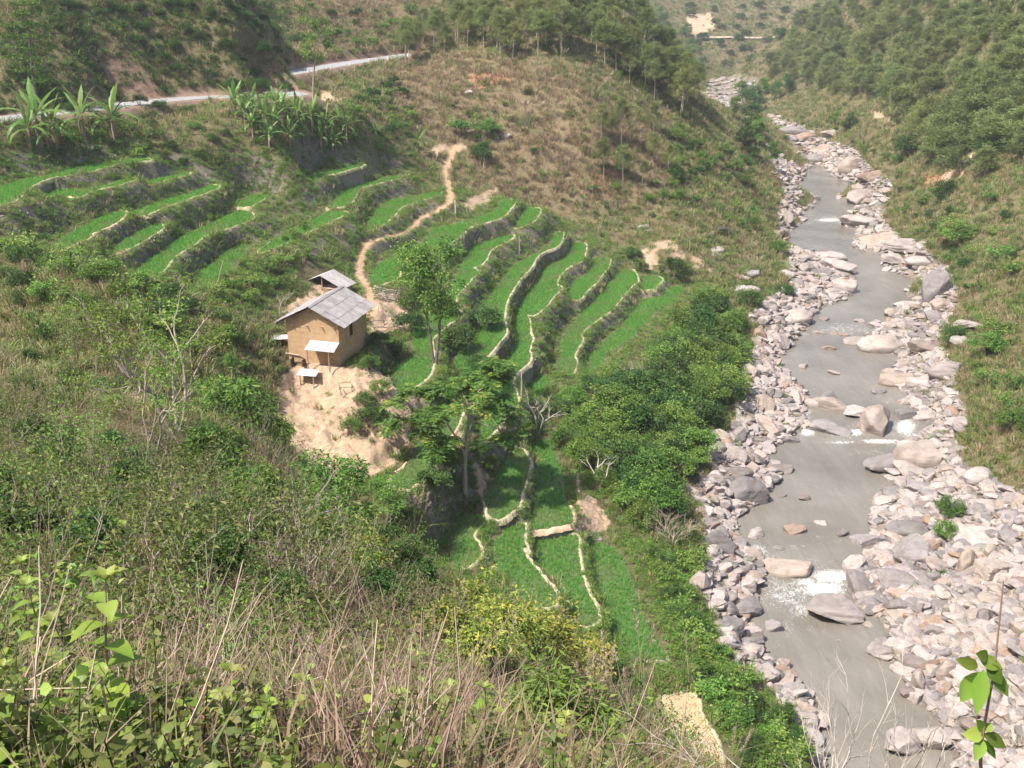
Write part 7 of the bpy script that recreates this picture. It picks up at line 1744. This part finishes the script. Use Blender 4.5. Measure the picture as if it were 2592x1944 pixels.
# scrub: waist-high tangle of twigs and leaves over the near slope
def scrub_pair(h, seed):
    r_ = np.random.default_rng(seed); mt = MB(); mb = MB(); tips = []
    for k in range(6):
        a = r_.uniform(0, 6.28); d = np.array([math.cos(a) * .5, math.sin(a) * .5, 1.0])
        grow(mt, r_, (math.cos(a) * .1, math.sin(a) * .1, -.05), d, h * .5, .009, 2, tips, 3, .22, .05, (2, 3), .7, .62, 4)
    for t, d in tips: clump(mb, r_, t, .16, 5, .085, .048, 1, .1, bias=.3 + .5 * r_.random())
    a_ = mt.mesh('scrub_twigs'); a_.materials.append(G['stalk']); b_ = mb.mesh('scrub_leaves'); b_.materials.append(G['herb_d'] if seed % 3 else G['bush']); return a_, b_
SC = [scrub_pair(1.15, 780 + i) for i in range(6)]
scz = INV * (ZZ > 3) * (1 - sstep(62, 82, YY)) * (XX < 12) * (PDIST > 1.5) * (1 - W_BARE) * (dist > 11)
dsc = scz * np.clip(.55 * (30 / np.maximum(dist, 8)) ** .4, 0, 1.1) * np.clip(.35 + 1.3 * (low - .4) * 2, .15, 1.2) * (1 - .55 * sstep(850, 1200, GPX))
x_, y_, jj, ii = pts_for(dsc)
n_ = len(x_); rot_ = np.stack([rc.normal(0, .15, n_), rc.normal(0, .15, n_), rc.uniform(0, 6.28, n_)], 1); sc_ = rc.uniform(.6, 1.35, n_); id_ = rc.integers(0, 6, n_); P_s = np.stack([x_, y_, H(x_, y_)], 1)
scatter('scrub_twigs', P_s, rot_, sc_, id_, [q[0] for q in SC], None, 'brown twigs of the scrub on the near slope')
scatter('scrub_leaves', P_s, rot_, sc_, id_, [q[1] for q in SC], None, 'leaves of the scrub on the near slope')
print('SCATTER scrub', n_)
# ------------------------------------------------------------------ plants close to the camera
ri = np.random.default_rng(4242)
def broad_leaf(mb, p, d, L, W, lv, curl=.35, side=None):
    d = np.asarray(d, float); d /= np.linalg.norm(d); s = np.cross(d, [0, 0, 1.0] if side is None else side); s /= np.linalg.norm(s) + 1e-6; nn = np.cross(s, d)
    t = np.array([0, .12, .3, .5, .7, .87, 1.0]); w = np.array([.03, .55, .98, 1.0, .72, .34, 0.0]) * W * .5
    C = p + d * (t * L)[:, None] - np.array([0, 0, 1]) * (curl * L * t ** 2)[:, None]
    Lf = C + s * w[:, None] + nn * (w * .35)[:, None]; Rt = C - s * w[:, None] + nn * (w * .35)[:, None]
    V = np.stack([Lf, C, Rt], 1).reshape(-1, 3); j = np.arange(6)[:, None] * 3
    mb.add(V, np.concatenate([j + np.array([0, 1, 4, 3]), j + np.array([1, 2, 5, 4])]), lv)
def leafy_plant(h, seed, nodes=6, L=.16, W=.10):
    r_ = np.random.default_rng(seed); mt = MB(); parts = []
    bend = r_.normal(0, .08, 2)
    st = lambda t: np.array([bend[0] * h * t * t, bend[1] * h * t * t, -.1 + (h + .1) * t])
    mt.tube([st(t) for t in np.linspace(0, 1, 7)], np.linspace(.010, .004, 7), 6, .3); parts.append(('stem', mt.mesh('stem', True), G['stalk']))
    for k in range(nodes):
        t = .25 + .75 * k / (nodes - 1)
        for s_ in (0, 1):
            mb = MB(); a = k * 1.57 + s_ * math.pi + r_.uniform(-.35, .35); sz = (1.15 - .55 * t) * r_.uniform(.85, 1.15)
            broad_leaf(mb, st(t), (math.cos(a), math.sin(a), .25 + .6 * (t > .9)), L * sz * 1.15, W * sz * 1.1, float(np.clip(.35 + .5 * t + r_.uniform(-.15, .15), 0, 1)), r_.uniform(.2, .6))
            parts.append(('leaf', mb.mesh('leaf', True), G['herb']))
    mb = MB()
    for i in range(5): a = i * 1.26; broad_leaf(mb, st(1.0), (math.cos(a), math.sin(a), 1.0), L * .45, W * .4, .95, .1)
    parts.append(('shoot_tip', mb.mesh('shoot_tip', True), G['herb']))
    return proto(parts, h)
LP = [leafy_plant(1.0, 801, 8, .22, .14), leafy_plant(.8, 802, 7, .20, .12), leafy_plant(.6, 803, 5, .18, .12)]
for x, y, h_, k_, lab in [(235, 1830, 230, 1, 'broad-leaved plant just behind the tall one at bottom left'), (75, 1640, 200, 1, 'light green leafy plant at the left edge, above the corner'), (345, 1935, 240, 0, 'broad-leaved plant right of the tall one at bottom left'), (410, 1700, 120, 2, 'small leafy plant uphill of the purple flowers'), (560, 1935, 200, 1, 'leafy plant at the bottom edge left of the dark leafy one'), (740, 1935, 180, 1, 'leafy plant at the bottom edge before dry stems'), (1240, 1935, 170, 1, 'leafy plant at the bottom edge left of the bright bush'), (285, 1925, 370, 0, 'tall broad-leaved plant at bottom left, its pale leaves in pairs'), (135, 1760, 240, 1, 'broad-leaved plant near the left edge of the foreground'), (165, 1540, 110, 1, 'light green broad-leaved plant up the slope at left'), (325, 1440, 110, 2, 'small light green plant among dry stems on the left slope'), (690, 1600, 110, 2, 'single light green plant in the middle of the near slope'), (590, 1660, 110, 2, 'round-leaved plant left of the middle of the near slope'), (790, 1830, 120, 2, 'plant with a hanging pointed leaf at bottom, left of centre'), (860, 1925, 130, 1, 'bright plant at the bottom edge, left of centre'), (1130, 1880, 150, 1, 'light green plant at the bottom edge near the centre'), (1420, 1925, 110, 2, 'plant with one round leaf right of the bottom centre'), (40, 1925, 190, 1, 'leafy plant in the bottom left corner'), (640, 1930, 150, 1, 'dark leafy plant among purple flowers at the bottom'), (480, 1920, 170, 1, 'leafy plant between the purple flowers at bottom left'), (1010, 1935, 150, 2, 'grey-green leafy plant at the bottom edge, centre')]:
    plant_at(LP[k_], x, y, h_, 'leafy_plant', lab, 'plant', None, tilt=.12)
# purple flower spikes
def flower_proto(seed):
    r_ = np.random.default_rng(seed); mt = MB(); mb = MB()
    mt.tube([(0, 0, -.1), (.01, 0, .25), (0, .02, .5)], [.004, .003, .002], 5); 
    for i in range(26):
        z = .34 + .17 * r_.random(); a = r_.uniform(0, 6.28)
        leaves(mb, r_, np.array([[0.0, 0.01, z]]), np.array([[math.cos(a), math.sin(a), .3]]), .045, .028)
    return proto([('stem', mt.mesh('stem'), G['stalk']), ('petals', mb.mesh('petals'), G['petal'])], .5)
FL = flower_proto(811)
for x, y, h_, lab in [(437, 1925, 75, 'purple flower spike at the bottom, left one of a pair'), (520, 1910, 80, 'purple flower spike at the bottom, right one of a pair'), (528, 1800, 62, 'pink-purple flower spike above the pair'), (682, 1850, 70, 'pale purple flower spike right of the others'), (622, 1910, 60, 'reddish-purple flower near the bottom, between two plants'), (1060, 1930, 60, 'small purple flower at the bottom centre')]:
    plant_at(FL, x, y, h_, 'flower_spike', lab, 'flower')
# the sapling rising into the lower right corner
SD = 4.1
base_xy = at_D(2475, 2080, SD); bz = float(H(base_xy[0], base_xy[1]))
sap = empty('tall_sapling', (base_xy[0], base_xy[1], bz)); tag(sap, 'tall thin sapling with big pointed leaves in the lower right corner', 'sapling')
o0 = np.array([base_xy[0], base_xy[1], bz])
spine = [np.array([0, 0, -.15])] + [at_D(x, y, SD) - o0 for x, y in ((2478, 2060), (2482, 1930), (2488, 1860), (2505, 1760), (2517, 1690), (2530, 1570), (2540, 1470))]
mb = MB(); mb.tube(smooth_poly(np.array(spine), 3, False), np.linspace(.011, .003, 22), 7, .2); mb.obj('stem', G['stalk'], sap, True)
for (x, y, tx, ty, wpx, lv) in [(2480, 1700, 2440, 1765, 56, .8), (2490, 1695, 2475, 1790, 46, .7), (2500, 1680, 2530, 1725, 40, .25), (2475, 1690, 2420, 1670, 34, .6), (2480, 1670, 2530, 1690, 40, .75), (2500, 1665, 2470, 1655, 34, .2), (2510, 1700, 2545, 1755, 36, .6), (2490, 1860, 2440, 1860, 44, .85), (2488, 1858, 2538, 1890, 40, .6), (2486, 1870, 2470, 1920, 38, .8), (2492, 1850, 2510, 1830, 30, .75), (2488, 1850, 2470, 1822, 30, .7), (2490, 1872, 2515, 1915, 22, .35)]:
    p0 = at_D(x, y, SD) - o0; p1 = at_D(tx, ty, SD + ri.uniform(-.07, .04)) - o0; d_ = p1 - p0; ln = np.linalg.norm(d_)
    mb = MB(); broad_leaf(mb, p0, d_ + np.array([0, 0, .12 * ln]), ln * 1.1, wpx * (SD + .6) / FPX * .95, lv, .1, (ri.uniform(-.3, .3) - .25, -.75, .6)); mb.obj('leaf', G['herb'], sap, True)
# the bare pale shrub at the bottom right
SH_B = at_D(2140, 2000, 8.6); gz = float(H(SH_B[0], SH_B[1]))
BS = bare_proto(3.2, 821, 7, 5, .022, 'bark_w', .42, base_sp=.30, split=(2, 3))
put(BS, (SH_B[0], SH_B[1], gz), 45 - gz - 6.1, .3, 'bare_shrub', 'pale leafless shrub with fine twigs before the water at bottom right', 'shrub', None, 0, 1.0)
# reeds and plumes
def reed_proto(h, seed, nb=40, npl=6, lean=.5):
    r_ = np.random.default_rng(seed); mb = MB(); ms = MB(); mp_ = MB()
    blades(mb, r_, nb, h * .75, .22 * h / 2, .03, lean, droop=.5)
    for i in range(npl):
        a = r_.uniform(0, 6.28); le = r_.uniform(.08, .38); d = np.array([math.cos(a) * le, math.sin(a) * le, 1.0]); L_ = h * r_.uniform(.8, 1.05)
        tip = d * L_ * .78; ms.tube([np.array([0, 0, -.05]), tip * .5 + np.array([0, 0, .04]), tip], [.012, .009, .005], 4, .6)
        t = np.linspace(0, 1, 46)[:, None]; P = tip + d * t * L_ * .24 + np.array([d[0], d[1], -.1]) * t ** 2 * .12 * L_
        D = d + r_.normal(0, .55, P.shape); leaves(mp_, r_, P, D, .11 * h / 2, .022 * h / 2, None, .05)
    parts = [('blades', mb.mesh('blades'), G['reed'])]
    if npl: parts += [('stems', ms.mesh('stems'), G['stalk']), ('plumes', mp_.mesh('plumes'), G['plume'])]
    return proto(parts, h)
RE = [reed_proto(2.2, 831, 46, 5), reed_proto(2.2, 832, 40, 7), reed_proto(2.4, 833, 12, 2, .3)]
for x, y, h_, k_, w_, lab in [(1070, 1340, 95, 1, 1.1, 'reed clump with drooping plumes left of the lowest paddies'), (1045, 1360, 100, 0, 1.3, 'leaning reed clump behind the olive-green trees'), (1270, 1720, 150, 2, 1.0, 'single tall reed plume in front of the yellow-green bushes'), (1630, 1770, 200, 2, .9, 'tall pale reed plume before the lowest paddy'), (1545, 1800, 150, 1, .9, 'reed clump with pale plumes right of the yellow-green bushes'), (1590, 1830, 140, 0, 1.1, 'reed clump above the fallow plot'), (1500, 1810, 130, 1, 1.0, 'reed clump between bushes and fallow plot'), (1745, 1740, 130, 2, .8, 'brown reed plume leaning over the river bank'), (1640, 1900, 130, 0, 1.1, 'reed clump at the left edge of the fallow plot'), (1850, 1960, 100, 1, .9, 'brown plumed reeds at the bottom right of the fallow plot'), (1330, 1590, 90, 2, 1.0, 'thin reed plume over the yellow-green bush'), (1160, 1580, 90, 1, 1.0, 'reed with brownish plumes left of the yellow-green bushes'), (975, 1520, 80, 2, 1, 'brownish reed plume on the near slope, left of centre'),
    (1497, 248, 62, 0, 1.9, 'big rounded clump of plumed grass on the upper knoll'), (1365, 205, 55, 1, 1.4, 'plumed grass clump high on the knoll'), (1330, 320, 66, 1, 2.0, 'wide plumed grass clump in the middle of the knoll face'), (1415, 172, 52, 1, 1.2, 'topmost plumed grass clump on the knoll'), (1120, 262, 60, 0, 1.5, 'grass clump on the left slope of the knoll'), (1390, 300, 40, 1, 1.4, 'small plumed grass clump right of the wide one'), (2160, 240, 40, 1, 1.6, 'grass clump on the right slope under the plantation'), (1905, 690, 46, 1, 1.4, 'pale grass clump above the left bank rocks')]:
    plant_at(RE[k_], x, y, h_, 'reed_clump', lab, 'reeds', None, w_, tilt=.1)

# ------------------------------------------------------------------ the hazy air of the valley
zlo, zhi = float(ZZ.min()) - 2.0, float(max(ZZ.max(), 48)) + 16.0
hx0 = float(np.abs(XX).max()) + 12
bm = bmesh.new(); bmesh.ops.create_cube(bm, size=1)
for v in bm.verts: v.co = Vector((v.co.x * 2 * hx0, -30 + (v.co.y + .5) * (1180 + 30), zlo + (v.co.z + .5) * (zhi - zlo)))
me = bpy.data.meshes.new('haze'); bm.to_mesh(me); bm.free()
m, nt, out = new_mat('haze_air')
pv = N(nt, 'ShaderNodeVolumePrincipled', ins={'Density': 0.0003, 'Anisotropy': 0.25}); pv.inputs['Color'].default_value = (.93, .95, 1.0, 1)
nt.links.new(pv.outputs[0], out.inputs['Volume'])
haze = tag(obj('haze', me, m), 'thin haze filling the valley', None, None, 'stuff')
print('HAZE', zlo, zhi, hx0)

# ------------------------------------------------------------------ labels: where several alike things share one, tell them apart by their place
from collections import defaultdict
bpy.context.view_layer.update()
same = defaultdict(list)
for o in scene.objects:
    if o.parent is None and 'label' in o.keys() and 'category' in o.keys(): same[o['label']].append(o)
def ordinal(k):
    return '%d%s' % (k, 'th' if 10 <= k % 100 <= 20 else {1: 'st', 2: 'nd', 3: 'rd'}.get(k % 10, 'th'))
for lab, L_ in same.items():
    if len(L_) < 2 or len(lab.split()) > 13: continue
    L_.sort(key=lambda o: float(project(np.array(o.matrix_world.translation))[0]))
    for k, o in enumerate(L_):
        o['label'] = lab + (', leftmost' if k == 0 else (', rightmost' if k == len(L_) - 1 else ', %s from left' % ordinal(k + 1)))
